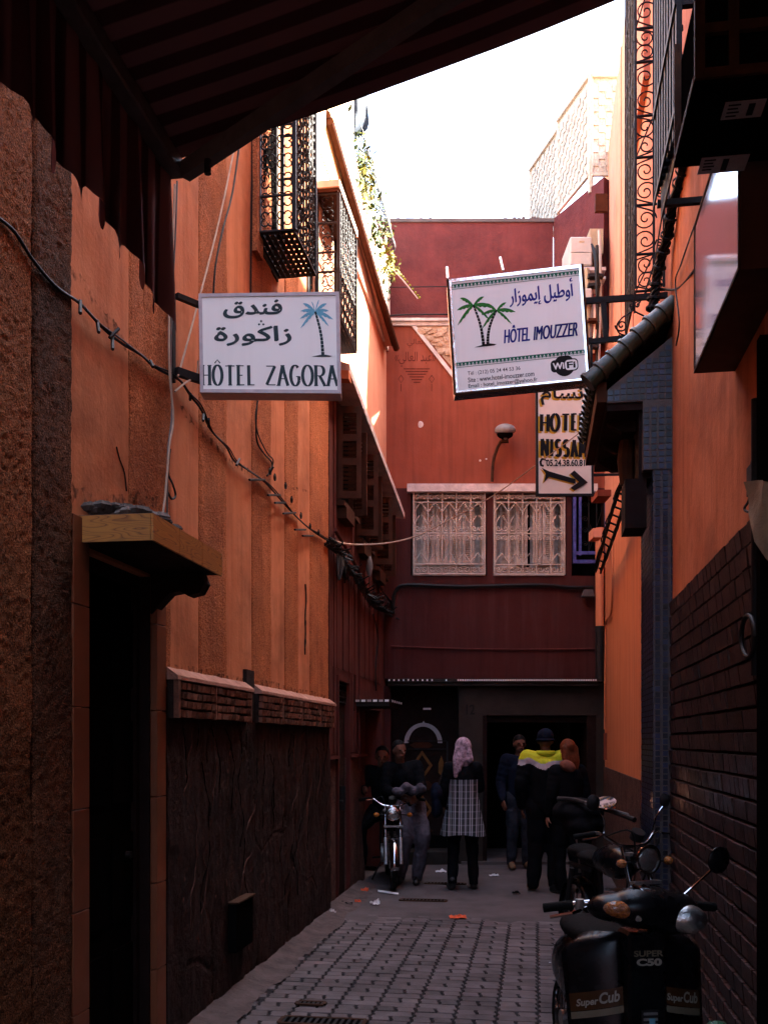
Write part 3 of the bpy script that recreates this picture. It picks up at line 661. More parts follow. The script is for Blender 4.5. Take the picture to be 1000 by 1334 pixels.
# the windows they guard
for ya, yb, z0, z1 in ((ya1+.03, yb1-.03, 5.1, 7.1), (ya2-.25, ya2+.1, 5.1, 5.75)):
    fr = MB().box((XL-.02, ya, z0), (XL+.018, ya+.05, z1)).box((XL-.02, yb-.05, z0), (XL+.018, yb, z1)).box((XL-.02, ya+.05, z0), (XL+.018, yb-.05, z0+.05)).box((XL-.02, ya+.05, z1-.05), (XL+.018, yb-.05, z1)).build('window', m_iron, b1)
    MB().box((XL-.01, ya+.05, z0+.05), (XL+.012, yb-.05, z1-.05)).build('pane', m_black, fr)
MB().box((XL-.02, yL(326), 5.0), (XL+.05, yL(334), 8.0)).build('wall_rib', m_rough, b1)

# ================================================================== FAR BUILDING ON THE SAME SIDE
b2 = thing('sunlit_building', 'building with sunlit pale upper storey above maroon plaster and open brown shutters', 'building', (XL-1, 11, 0))
YE = Yat(DE, XL)+.25
XF = XL-.03
dA, dB = yL(443), yL(457)     # metal door
oA, oB = yL(479), yL(499)     # opening under the small tiled canopy
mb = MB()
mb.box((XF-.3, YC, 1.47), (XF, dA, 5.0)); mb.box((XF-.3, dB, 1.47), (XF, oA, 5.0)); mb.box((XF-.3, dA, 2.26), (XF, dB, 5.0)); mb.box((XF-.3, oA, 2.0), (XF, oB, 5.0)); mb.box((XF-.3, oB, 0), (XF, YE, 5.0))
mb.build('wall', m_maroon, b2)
mb = MB(); mb.box((XF-.3, YC, 0), (XF-.005, dA, 1.44)); mb.box((XF-.3, dB, 0), (XF-.005, oA, 1.44)); mb.build('wall_base', m_stonebase, b2)
for a_, b_ in ((YC, dA-.02), (dB+.02, oA-.02)): MB().box((XF-.3, a_, 1.44), (XF+.035, b_, 1.47)).build('wall_moulding', m_maroon, b2)
mb = MB(); mb.box((XF-1.2, dA-.3, 0), (XF-.3, YE, 3)); mb.build('dark_interior', m_black, b2)
for i in range(7):
    y = YC+.15+i*.24
    if y < dA-.05 or dB < y < oA-.05: MB().box((XF, y, 1.5), (XF+.012, y+.11, 5.0 if y > YC+.3 else 4.6)).build('plaster_band', m_maroon, b2)
for i in range(10):
    y = YC+.2+i*.33
    if y < YE-.2: MB().box((XF, y, 2.35), (XF+.013, y+.14, 3.6)).build('plaster_band', m_maroon, b2)
d = MB().box((XF-.09, dA+.005, 0), (XF-.04, dB-.005, 2.0)).build('door', m_darkwood, b2)
MB().box((XF-.04, dA+.3, .9), (XF+.02, dA+.33, 1.15)).cyl((XF-.04, dA+.16, 1.0), (XF+.03, dA+.16, 1.0), .015).build('handle', m_iron, d)
mb = MB()
for i in range(4): z = 2.02+i*.06; mb.tube([(XF-.03, dA, z), (XF-.03, dB, z)], .008, 5)
for i in range(6): y = dA+(dB-dA)*i/5; mb.tube([(XF-.03, y, 2.0), (XF-.03, y, 2.25)], .008, 5)
mb.build('door_grille', m_iron, b2)
MB().box((XF-.02, dA-.05, 0), (XF+.02, dA+.004, 2.28)).box((XF-.02, dB-.004, 0), (XF+.02, dB+.05, 2.28)).box((XF-.02, dA+.004, 2.23), (XF+.02, dB-.004, 2.28)).build('door_frame', m_maroon, b2)
for px in (464, 470): MB().box((XF-.001, yL(px), 1.95), (XF+.003, yL(px)+.06, 2.35)).build('narrow_slot', m_black, b2)
# slab over the shutters
oN, oF = P(455, 474, 9.5), P(527, 668, 12.9); iN, iF = V((XF, oN.y, oN.z+.02)), V((XF, oF.y, oF.z+.02)); dz = UP*.075
mb = MB(); mb.hexa([oN-dz, oF-dz, iF-dz, iN-dz], [oN, oF, iF+UP*.05, iN+UP*.05]); mb.build('shutter_hood', m_whiteledge, b2)
mb = MB(); q = V((0, -.04, 0)); mb.hexa([oN-dz*2.1+q, oN-dz*2.1-q*2, iN-dz*2.1-q*2, iN-dz*2.1+q], [oN-dz*1.02+q, oN-dz*1.02-q*2, iN-dz*1.02-q*2, iN-dz*1.02+q]); mb.build('hood_end', m_smooth, b2)
# upper storey
y0u = yL(405); zs = lambda y: oN.z+(oF.z-oN.z)*(y-oN.y)/(oF.y-oN.y)
cN, cF = P(425, 148, 9.15), P(513, 447, 12.9)
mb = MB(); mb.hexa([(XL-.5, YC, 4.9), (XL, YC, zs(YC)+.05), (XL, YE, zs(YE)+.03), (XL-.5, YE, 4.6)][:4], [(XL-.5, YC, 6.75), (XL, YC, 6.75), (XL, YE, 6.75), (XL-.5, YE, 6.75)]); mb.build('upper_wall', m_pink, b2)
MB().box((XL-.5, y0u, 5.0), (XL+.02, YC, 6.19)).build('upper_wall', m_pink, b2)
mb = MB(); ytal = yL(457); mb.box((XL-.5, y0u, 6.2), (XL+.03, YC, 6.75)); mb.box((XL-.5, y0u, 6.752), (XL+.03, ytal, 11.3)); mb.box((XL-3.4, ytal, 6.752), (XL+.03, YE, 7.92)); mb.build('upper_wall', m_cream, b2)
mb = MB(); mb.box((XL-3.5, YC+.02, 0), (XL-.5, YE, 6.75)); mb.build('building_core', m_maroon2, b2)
MB().box((XL+.031, yL(413), 6.9), (XL+.04, yL(440), 8.3)).build('yellow_panel', m_yellow, b2)
MB().box((XL-.0, Yat(8.74, XL), 6.47), (XL+.25, Yat(9.6, XL+.2), 6.53)).build('cage_hood', m_cream, b2)
MB().box((XL-.0, Yat(8.76, XL), 6.44), (XL+.23, Yat(9.58, XL+.2), 6.469)).build('hood_soffit', m_wood, b2)
u_ = (cF-cN); 
for i in range(3):
    o = V((.030*i-.030, 0, .062*(1-i)-.01)); seg = 6; mb = MB(); pts = [cN+u_*(k/seg*1.0)+o+V((0, 0, .004*mnoise.noise(V((k*1.7, i, 0))))) for k in range(seg+1)]
    mb.tube(pts, .042, 8); mb.build('cornice_moulding', m_beam, b2)
mb = MB(); mb.hexa([V((XL, cN.y, cN.z-.04)), cN-UP*.035, cF-UP*.035, V((XL, cF.y, cF.z-.04))], [V((XL, cN.y, cN.z+.03)), cN+UP*.03, cF+UP*.03, V((XL, cF.y, cF.z+.03))]); mb.build('cornice_core', m_pink, b2)
# brown shutters
def leaf(par, hinge, dirv, wd, z0, z1, mat, louvre=True):
    d_ = V(dirv).normalized(); n_ = d_.cross(UP); th = .03
    mb = MB(); mb.slab(hinge+UP*z0, d_*.05, UP*(z1-z0), n_*th); mb.slab(hinge+d_*(wd-.05)+UP*z0, d_*.05, UP*(z1-z0), n_*th)
    for z in (z0, z0+(z1-z0)*.36, z0+(z1-z0)*.62, z1-.07): mb.slab(hinge+d_*.0501+UP*z, d_*(wd-.1002), UP*.07, n_*th*.96)
    s = mb.build('shutter', mat, par)
    mb = MB(); n = int((z1-z0)/.042)
    for i in range(n):
        z = z0+.02+i*.042; mb.slab(hinge+d_*.05+UP*z+n_*.006, d_*(wd-.1), UP*.022+n_*.014, n_*.005+UP*.004)
    mb.build('slats', mat, s, kind='stuff'); return s
for i, (D, zb, zt, wd) in enumerate(((9.95, 4.02, 4.98, .46), (11.0, 3.86, 4.80, .44), (12.1, 3.74, 4.60, .42))):
    y = Yat(D, XL); fr = MB().box((XF, y-.02, zb-.05), (XF+.09, y+.86, zb)).box((XF, y-.02, zb), (XF+.05, y+.03, zt)).box((XF, y+.81, zb), (XF+.05, y+.86, zt)).build('shuttered_window', m_wood, b2)
    MB().box((XF, y+.03, zb), (XF+.01, y+.81, zt)).build('pane', m_black, fr)
    leaf(fr, V((XF+.02, y, 0)), (1, .22, 0), .235, zb+.02, zt-.02, m_wood); leaf(fr, V((XF+.02, y+.60, 0)), (1, -.1, 0), .20, zb-.03, zt-.12, m_wood)
    MB().box((XF+.0, y+.05, zb-.16), (XF+.10, y+.5, zb-.055)).build('window_box', m_wood, fr)
# small tiled canopy
t0 = Yat(11.0, XL); cp = MB().box((XF, t0, 2.0), (XF+.38, t0+.9, 2.045)).box((XF, t0-.02, 2.046), (XF+.40, t0+.92, 2.075)).build('tiled_canopy', m_cementwall, b2)
for i in range(6):
    MB().box((XF+.01+i*.065, t0-.024, 2.049), (XF+.01+i*.065+.045, t0-.0205, 2.073)).build('tile', m_white if i % 2 else m_whiteledge, cp)
for i in range(10): MB().box((XF+.401, t0+i*.09, 2.049), (XF+.404, t0+i*.09+.06, 2.073)).build('tile', m_white if i % 2 else m_zellige, cp)
MB().tube([onX(468, 1000, XF+.02), onX(468, 900, XF+.02), onX(466, 700, XF+.02)], .012, 6).build('conduit', m_maroon, b2)

# ================================================================== END BUILDING
eb = thing('end_building', 'oxblood and salmon building closing the alley, with two white shuttered windows', 'building', E_(640, 1125, -.5))
def EB(x0, y0, x1, y1, off, th, mb=None):
    mb = mb or MB(); a = P(x0, y1, DE-off); b = P(x1, y1, DE-off); c = P(x1, y0, DE-off); d = P(x0, y0, DE-off)
    k = DE/(DE-off); a, b, c, d = [CAM+(q-CAM)*k-FW*off*1.0 for q in (P(x0, y1, DE-off), P(x1, y1, DE-off), P(x1, y0, DE-off), P(x0, y0, DE-off))] if False else (E_(x0, y1)-FW*off, E_(x1, y1)-FW*off, E_(x1, y0)-FW*off, E_(x0, y0)-FW*off)
    n = FW*th; return mb.hexa([a, b, b+n, a+n], [d, c, c+n, d+n])
GY = 965+EYE*F/DE
EB(470, 418, 830, 636, 0, .5).build('middle_wall', m_salmon, eb)
mb = EB(470, 636, 535, 884, 0, .5); EB(535, 750, 830, 884, 0, .5, mb); EB(634, 636, 642, 750, 0, .5, mb); EB(737, 636, 744, 750, 0, .5, mb); EB(788, 636, 830, 750, 0, .5, mb)
EB(535, 636, 634, 643, 0, .5, mb); EB(642, 636, 737, 643, 0, .5, mb); EB(744, 636, 788, 646, 0, .5, mb); EB(535, 640, 830, 752, -.42, .1, mb); mb.build('lower_wall', m_maroon2, eb)
mb = EB(470, 282, 722, 416, -.12, .4); mb.build('upper_wall', m_endup, eb)
mb = EB(470, 279, 724, 283.5, -.10, .44); mb.build('coping', m_conc, eb)
for i in range(40): 
    a = 480+i*6.1; mb = EB(a, 277.5+random.uniform(-1, 1), a+random.uniform(3, 6), 279.2, -.10-random.random()*.03, .3)
    if random.random() < .6: mb.build('coping_stone', m_conc, eb)
# wing wall that comes forward
a, b, c = E_(720, 300)-FW*-.12, P(786, 300, 12.1), 0
w0, w1_ = P(720.5, 285, DE+.12), P(786, 230, 12.25); 
mb = MB(); n_ = (RT*.2+FW*.2); mb.hexa([V((w0.x, w0.y, 6.7)), V((w1_.x, w1_.y, 6.7)), V((w1_.x, w1_.y, 6.7))+n_, V((w0.x, w0.y, 6.7))+n_], [w0, w1_, w1_+n_, w0+n_]); mb.build('wing_wall', m_endup, eb)
mb = EB(505, 416.5, 590, 420, .06, .2); EB(505, 420, 585, 425, .03, .2, mb); mb.build('worn_ledge', m_whiteledge, eb)
# triangular patch of bare stones with a plastered edge
poly = [(541, 425.5), (600, 425.5), (600, 500), (590, 480)]
mb = MB(); mb.prism([E_(x, y)-FW*.004 for x, y in poly], FW*-.0+FW*.004-FW*.012); mb.build('stone_patch', m_rubble, eb)
mb = MB(); mb.prism([E_(x, y)-FW*.015 for x, y in [(536, 425.6), (541.5, 425.6), (601, 500), (597, 503)]], FW*-.012); mb.build('patch_edge', m_whiteledge, eb)
for i in range(34):
    t = random.random(); x = 543+t*54; y = 427+random.random()*(x-541)*.95
    c = E_(x, y)-FW*.018; r = random.uniform(.015, .05); MB().ball(c, (r*1.4, .015, r), 7, 5).build('stone', m_rubble, eb)
mb = EB(530, 632.5, 776, 642.5, .10, .14); mb.build('white_ledge', m_whiteledge, eb)
mb = EB(505, 885.5, 776, 889, .16, .2); mb.build('tiled_cornice', m_cementwall, eb); tc = EB(505, 889.1, 776, 894, .13, .2).build('cornice_edge', m_cementwall, eb)
mb = MB(); 
for i in range(88):
    x = 506+i*3.05
    if 560 < x < 592 and i % 3: continue
    if x > 590 or i % 2 == 0: EB(x, 885.8, x+1.6, 888.0, .1645, .004, mb)
mb.build('tile_strip', m_white, eb, kind='stuff')
EB(628, 894.2, 776, 932, .02, .5).build('lintel', m_cementwall, eb)
EB(597, 894.2, 628, GY, .05, .5).build('pillar', m_cementwall, eb)
EB(628, 932, 634, GY, .0, .45).build('door_jamb', m_darkwood, eb); EB(764, 932, 776, GY, 0, .45).build('door_jamb', m_darkwood, eb); EB(776, 890, 830, GY, .0, .4).build('pillar', m_cementwall, eb)
EB(470, 894.2, 509, GY, .0, .5).build('pillar', m_maroon2, eb)
EB(634, 934, 764, 941, -.06, .06).build('door_lintel', m_darkwood, eb)
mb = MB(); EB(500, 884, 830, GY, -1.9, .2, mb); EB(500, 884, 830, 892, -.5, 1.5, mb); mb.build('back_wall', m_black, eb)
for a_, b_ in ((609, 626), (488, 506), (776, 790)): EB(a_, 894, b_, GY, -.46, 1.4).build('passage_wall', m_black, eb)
sh = Sheet(E_(605, 931)-FW*.05, E_(619, 931)-FW*.05, E_(619, 918)-FW*.05, E_(605, 918)-FW*.05, .003); typed(sh, '12', .1, 0, .9, 1, m_printk, 'house_number', eb, .02)
# arched door with inlaid lozenges
od = .40
dr = EB(510, 896, 597, 1108, -od, .06).build('arched_door', m_darkwood, eb)
def ed(x, y, off=0): return E_(x, y)+FW*(od-off)
mb = MB(); pts = []
o1 = [(527+25.5*(1-math.cos(a)), 968-27*math.sin(a)) for a in [PI*k/24 for k in range(25)]]; i1 = [(533+19.5*(1-math.cos(a)), 968-22*math.sin(a)) for a in [PI*k/24 for k in range(25)]]
vs = [ed(x, y, .02) for x, y in o1+i1]+[ed(x, y, .0) for x, y in o1+i1]
mb.add(vs, [(k, k+1, 26+k, 25+k) for k in range(24)]+[(50+k, 51+k, k+1, k) for k in range(24)]+[(25+k, 26+k, 76+k, 75+k) for k in range(24)]); mb.build('white_arch', m_paint_white, dr)
mb = MB(); mb.prism([ed(x, y, .02) for x, y in ((550.5, 942), (553, 938.5), (555.5, 942))], -FW*.01); mb.build('arch_tip', m_paint_white, dr)
for y0, y1 in ((967, 975), (1019, 1031), (1081, 1090)):
    mb = MB(); mb.prism([ed(x, y, .012) for x, y in ((534, (y0+y1)/2), (541, y0), (560, y0), (566, (y0+y1)/2), (560, y1), (541, y1))], -FW*.01); mb.build('inlay', m_wood, dr)
m_inlay = M('ochre_inlay', (.14, .06, .018), .5, .2, 12, .1)
for cy in (998, 1057):
    mb = MB()
    L4 = [(551, cy-20), (565, cy), (551, cy+20), (537, cy)]; I4 = [(551, cy-14), (560.5, cy), (551, cy+14), (541.5, cy)]
    for k in range(4): mb.prism([ed(*p, .014) for p in (L4[k], L4[(k+1) % 4], I4[(k+1) % 4], I4[k])], -FW*.01)
    mb.build('lozenge', m_inlay, dr)
for px_ in (577,): MB().prism([ed(x, y, .012) for x, y in ((573, 995), (577, 985), (580, 995), (577, 1012), (573, 1008))], -FW*.01).build('inlay', m_inlay, dr)
mb = MB(); EB(531, 964.5, 584, 966, -od+.03, .02, mb); EB(531, 975.5, 584, 977, -od+.03, .02, mb); EB(584, 966, 586, 1100, -od+.03, .02, mb); mb.build('door_rail', m_iron, dr)
EB(528, 1092, 590, 1107.5, -od+.02, .03).build('kick_plate', m_black, dr)
EB(506, 1109, 596, GY+1, .10, .75).build('door_step', m_cementwall, eb)
mb = EB(600, GY-4, 776, GY+1, .12, .4); mb.build('threshold', m_conc, eb)
EB(551, 922.2, 561, 924.5, .0, .02).build('lintel_plate', m_paint_white, eb)
# scratched inscription
sh = Sheet(E_(513, 510), E_(570, 510), E_(570, 440), E_(513, 440), .003)
m_ins = M('scratched_red_paint', (.085, .020, .014), .9, .3, 30, 0)
typed(sh, '\u00ab\uFEF2\uFEDF\uFE8E\uFECC\uFEDF\uFE8D \uFEAA\uFE92\uFECB\u00bb', .02, .46, .95, .74, m_ins, 'wall_inscription', eb, .0)
typed(sh, '\uFEF2\uFEDF\uFE8E\uFECC\uFEDF\uFE8D', .3, .82, .7, .98, m_ins, 'wall_inscription', eb, .0)
mb = MB()
for k in range(6): ribbon(mb, sh, [(.22+k*.045, .42-k*.05), (.82-k*.045, .42-k*.05)], .02, .018, .0002*k)
for cx in (.16, .86): ribbon(mb, sh, [(cx, .30), (cx+.06, .23), (cx, .16), (cx-.06, .23), (cx, .30)], .012, .012, .002); ribbon(mb, sh, [(cx, .14), (cx, 0)], .012, .012, .0025)
mb.build('wall_inscription', m_ins, eb)
for x, y, r in ((547, 553, .045), (625, 600, .015), (633, 598, .012)): MB().ball(E_(x, y)-FW*.001, (r, r, .004), 9, 6, rot=Matrix.Rotation(PI/2, 3, 'X')).build('plaster_scar', m_whiteledge, eb)

# white grilled windows
def ironface(mb, o, u, v, w, h, nv, r=.006):
    for i in range(nv+1): mb.tube([o+u*(w*i/nv), o+u*(w*i/nv)+v*h], r, 5)
    for f in (0, .88, .5, .12, 1): mb.tube([o+v*(h*f), o+u*w+v*(h*f)], r, 5)
    for i in range(nv):
        c = o+u*(w*(i+.5)/nv); cw = w/nv
        for s in (-1, 1):
            for f, sg in ((.94, 1), (.56, -1), (.44, 1), (.06, -1)):
                mb.tube(spiral(c+u*s*cw*.24+v*(h*f), u*s, v*sg, cw*.22, 1.3, PI/2), r*.8, 4)
            mb.tube([c+u*s*cw*.5+v*h*.76, c+v*h*.88], r*.8, 4); mb.tube([c+u*s*cw*.5+v*h*.14, c+v*h*.26], r*.8, 4); mb.tube([c+u*s*cw*.5+v*h*.60, c+u*s*cw*.1+v*h*.72], r*.8, 4)
def ewin(x0, x1, y0, y1, label, ajar):
    wn = EB(x0, y0, x1, y1, -.30, .03).build('window', m_whitepaint, eb); 
    wd = (x1-x0)/F*DE; h = (y1-y0)/F*DE; o = E_(x0, y1); fr = MB()
    for a0, a1, b0, b1 in ((0, .05, 0, 1), (.95, 1, 0, 1), (.05, .95, 0, .06), (.05, .95, .95, 1)): fr.slab(o+RT*wd*a0+UP*h*b0+FW*.06, RT*wd*(a1-a0), UP*h*(b1-b0), FW*.2)
    fr.build('frame', m_whitepaint, wn)
    for k in range(2):
        for q in range(2):
            lo_ = .14+k*.365+q*.182; lw = .178; off = .16 - (.10*ajar*(k*2+q-0.5) if k == 0 else ajar*.10)
            mb = MB(); O = o+RT*wd*lo_+UP*h*.15+FW*off; W_, H_ = wd*lw, h*.76
            dk = ajar*.25 if k == 1 and q == 0 else 0
            for a0, a1, b0, b1 in ((.03, .28, 0, 1), (.72, .97, 0, 1), (.28, .72, 0, .08), (.28, .72, .92, 1), (.28, .72, .47, .53)): mb.slab(O+RT*W_*a0+UP*H_*b0, RT*W_*(a1-a0), UP*H_*(b1-b0), FW*.03)
            if ajar and k == 1 and q == 0:
                mb = MB()
                for a0, a1, b0, b1 in ((.30, .45, 0, 1), (.78, .97, 0, 1), (.45, .78, 0, .08), (.45, .78, .92, 1), (.45, .78, .47, .53)): mb.slab(O+RT*W_*a0+UP*H_*b0, RT*W_*(a1-a0), UP*H_*(b1-b0), FW*.03)
            s = mb.build('shutter', m_whitepaint, wn); mb = MB()
            a_, b_ = (.45, .78) if (ajar and k == 1 and q == 0) else (.28, .72)
            for z in range(26):
                zz = .09+z*.0325
                if .455 < zz < .53: continue
                mb.slab(O+RT*W_*a_+UP*H_*zz+FW*.004, RT*W_*(b_-a_), UP*H_*.016+FW*.012, FW*.005)
            mb.build('slats', m_whitepaint, s, kind='stuff')
    if ajar: MB().slab(o+RT*wd*.492+UP*h*.13+FW*.10, RT*wd*.032, UP*h*.8, FW*.10).build('dark_gap', m_black, wn)
    mb = MB(); mb.slab(o+RT*wd*.12+UP*h*.12+FW*.21, RT*wd*.76, UP*h*.81, FW*.01); mb.build('recess', m_whitepaint, wn)
    mb = MB(); ironface(mb, o-FW*.03+RT*.01, RT, UP, wd-.02, h, 5, .0095); mb.build('grille', m_whitepaint, wn)
ewin(537.5, 632, 642.6, 748.5, '', 0); ewin(642.5, 735.5, 642.6, 749, '', 1)
bw = EB(745, 647, 788, 749, -.26, .02).build('window', m_black, eb)
mb = MB()
for r_ in ((744.5, 646, 748, 735), (752, 646, 755, 725), (744.5, 700+20, 789, 724), (744.5, 731, 789, 735.5), (786, 646, 789, 735)): EB(r_[0], r_[1], r_[2], r_[3], .10+.003*random.random(), .05, mb)
mb.build('frame', m_bluewood, bw)
mb = MB(); o = E_(756, 720)-FW*.02; wv = 30/F*DE; hv = 72/F*DE
for i in range(4): mb.tube([o+RT*wv*i/3, o+RT*wv*i/3+UP*hv], .006, 5)
for z in (.15, .4, .6, .85): mb.tube(spiral(o+RT*wv*.17+UP*hv*z, RT, UP, .04, 1.5), .005, 4)
mb.tube([o+RT*wv*.33, o+RT*wv+UP*hv*.9], .005, 4); mb.tube([o+RT*wv*.66+UP*0, o+RT*wv*.4+UP*hv*.5], .005, 4); mb.build('grille', m_iron, bw)
# cables and pipes fixed to the end wall
def wallcable(name, label, pts, r, mat, off=.03, group=None, cat='cable'):
    mb = MB(); mb.tube(smoothpath([E_(x, y)-FW*off for x, y in pts], 5), r, 6); return mb.build(name, mat, smooth=True, label=label, cat=cat, group=group)
wallcable('cable', 'thick black cable looping under the white windows and down the corner', [(512, 800), (512, 785), (516, 770), (530, 763), (600, 765), (700, 763), (740, 766), (771, 766)], .026, m_cable, .04)
wallcable('conduit_pipe', 'thin maroon pipe running level across the dark wall beneath the windows', [(509, 842), (560, 844), (640, 846), (720, 846), (772, 845)], .012, m_maroon, .02, cat='pipe')
wallcable('wire', 'thin dark wire stretched low over the oxblood upper wall', [(505, 417), (515, 413), (580, 412), (720, 412)], .009, m_cable, .06, cat='wire')
wallcable('wire', 'slack thin wire crossing the middle of the oxblood upper wall', [(505, 372), (600, 371), (720, 372)], .006, m_cable, -.05, cat='wire')
t = thing('drain_pipe', 'vertical pipe in the corner, orange above and dark grey below', 'pipe', E_(779, 890)-FW*.1)
q = RT*0; MB().cyl(E_(778.5, 820)-FW*.10, E_(778.5, 690)-FW*.10, .055, 14).build('pipe', m_orange, t, smooth=True); MB().cyl(E_(778.5, 888)-FW*.10, E_(778.5, 820.3)-FW*.10, .058, 14).build('pipe', m_iron, t, smooth=True)
MB().cyl(E_(778.5, 823)-FW*.10, E_(778.5, 817)-FW*.10, .064, 14).build('collar', m_iron, t)
mb = MB(); mb.prism([E_(x, y)-FW*.06 for x, y in ((755, 779), (758, 770), (768, 770), (771, 779))], -FW*.10); mb.build('lamp', m_conc, label='small grey shaded wall light under the blue window', cat='wall lamp')

# ================================================================== RIGHT-HAND BUILDING
b3 = thing('plastered_building', 'tall pink and orange building with dark glazed brick base and blue mosaic pillar', 'building', (XR+1, 6, 0))
def yr(D): return Yat(D, XR)
Y0r = yr(3.93); Ypl = yr(6.6); Ypr = yr(7.35); Yd2 = yr(8.48); YEr = yr(DE)+.2
ZB = 2.54
mb = MB(); mb.box((XR+.5, -6, 0), (XR+4, 8.2, 12.2)); mb.box((XR+.5, 8.2, 0), (XR+4, YEr, 9.0)); mb.build('building_core', m_pink, b3)  # near core and upper wall raised, out of view, to shade the wall opposite
mb = MB(); mb.box((XR, Y0r, ZB), (XR+.5, Ypl+.05, 5.2)); mb.build('wall', m_smooth, b3)
mb = MB(); mb.box((XR, -6, 3.2), (XR+.5, Y0r, 12.2)); mb.box((XR, Y0r, 5.2), (XR+.5, 8.2, 12.2)); mb.box((XR, 8.2, 4.4), (XR+.5, YEr, 9.0)); mb.box((XR, Ypl+.05, 4.3), (XR+.5, 8.2, 5.2)); mb.build('upper_wall', m_pink, b3)
mb = MB(); mb.box((XR, Yd2, 1.28), (XR+.5, YEr, 4.4)); mb.box((XR, Ypl+.05, 3.3), (XR+.5, Yd2, 4.3)); mb.build('wall', m_orange, b3)
mb = MB(); mb.box((XR-.015, Yd2+.02, 0), (XR+.5, YEr, 1.28)); mb.build('wall_base', m_stonebase, b3)
MB().box((XR+.3, Ypr, 0), (XR+.5, Yd2, 3.3)).build('door', m_wood, b3); MB().box((XR, Ypr-.7, 0), (XR+.3, Ypr, 3.88)).build('door_reveal', m_mortar, b3)
MB().box((XR-.01, Yd2-.10, 1.0), (XR+.2, Yd2-.0, 3.3)).build('door_frame', m_pink, b3)
# pale ribs on the upper right face
for D in (9.2, 9.8, 10.5): MB().box((XR-.012, yr(D), 4.4), (XR, yr(D)+.16, 8.95)).build('wall_rib', m_pink, b3)
MB().box((XR-.05, yr(7.9), 6.9), (XR, yr(9.3), 8.96)).build('wall_rib', m_pink, b3)
# glazed brick base
MB().box((XR+.012, Y0r, 0), (XR+.5, Ypl+.1, ZB)).build('brick_backing', m_mortar, b3)
wbm = []
for q in range(6):
    mb = MB(); j = lambda: random.uniform(-.03, .03)
    mb.hexa([(0, -.5, -.5), (0, .5, -.5), (-.75+j(), .49, -.5), (-.75+j(), -.49, -.5)], [(0, -.5, .5), (0, .5, .5), (-1+j(), .49, .46), (-1+j(), -.49, .46)]); wbm.append((mesh_of(mb, m_wbrick), mb))
rest = MB(); cnt = 0; H_ = .0972
for r in range(26):
    z = ZB-.05-r*H_; off = random.uniform(0, .1); y = Y0r+.002; 
    while y < Ypl-.02:
        wd = random.choice((.085, .10, .12, .14)); wd = min(wd, Ypl-y)
        zz = z+.004*mnoise.noise(V((y*2, r*.3, 0))); bw_, bh_ = wd-.008, H_*.86
        D = (y*CA-XR*SA)
        vis = z > .35 and 4.0 < D
        if vis and cnt < 300 and y < yr(5.6):
            o = place('brick', random.choice(wbm)[0], b3, (XR+.012, y+wd/2, zz), (random.uniform(-.02, .02), random.uniform(-.03, .03), random.uniform(-.03, .03))); o.scale = (.030+random.uniform(0, .007), bw_, bh_); cnt += 1
        else:
            s = random.choice(wbm)[1]; k = .030+random.uniform(0, .007); rest.add([V((XR+.012+p.x*k, y+wd/2+p.y*bw_, zz+p.z*bh_)) for p in s.v], s.f)
        y += wd
rest.build('brick_field', m_wbricks, b3, kind='stuff')
MB().box((XR-.03, Y0r-.06, 0), (XR+.5, Y0r, 3.2)).build('corner_post', m_black, b3)
mb = MB(); mb.box((XR+.42, -6, 0), (XR+.5, Y0r-.06, 3.2)); mb.build('shop_interior', m_black, b3)
MB().box((XR+.0, -6, 3.12), (XR+.42, Y0r-.06, 3.2)).build('shop_lintel', m_black, b3)
# mosaic pillar
TS = .0385
def mosaic(mb, o, u, v, n, w, h, sk=None):
    nu, nv = int(w/TS), int(h/TS); su, sv = w/nu, h/nv
    for i in range(nu):
        for j in range(nv):
            c = o+u*(su*(i+.5))+v*(sv*(j+.5))
            if sk and sk(c): continue
            a = .5*TS*.82; jx = random.uniform(-.001, .001); t_ = n*(.004+random.uniform(0, .0015))
            mb.hexa([c-u*a-v*a, c+u*a-v*a, c+u*a+v*a, c-u*a+v*a], [c-u*a-v*a+t_, c+u*a-v*a+t_, c+u*a+v*a+t_, c-u*a+v*a+t_])
PX = XR-.12
pil = MB().box((PX, Ypl, 0), (XR+.3, Ypr, 3.50)).build('mosaic_pillar', m_grout, b3)
mb = MB(); mosaic(mb, V((PX, Ypl, 0)), V((1, 0, 0)), UP, V((0, -1, 0)), .15, 3.50); mosaic(mb, V((PX, Ypl, 0)), V((0, 1, 0)), UP, V((-1, 0, 0)), Ypr-Ypl, 3.50); mb.build('mosaic', m_zellige, pil, kind='stuff')
MB().box((PX-.07, Ypl-.01, 3.42), (XR+.1, Ypr, 3.88)).build('pillar_head', m_grout, b3)
mb = MB(); mosaic(mb, V((PX-.07, Ypl-.01, 3.42)), V((1, 0, 0)), UP, V((0, -1, 0)), .19, .42); mb.build('mosaic', m_zellige, pil, kind='stuff')
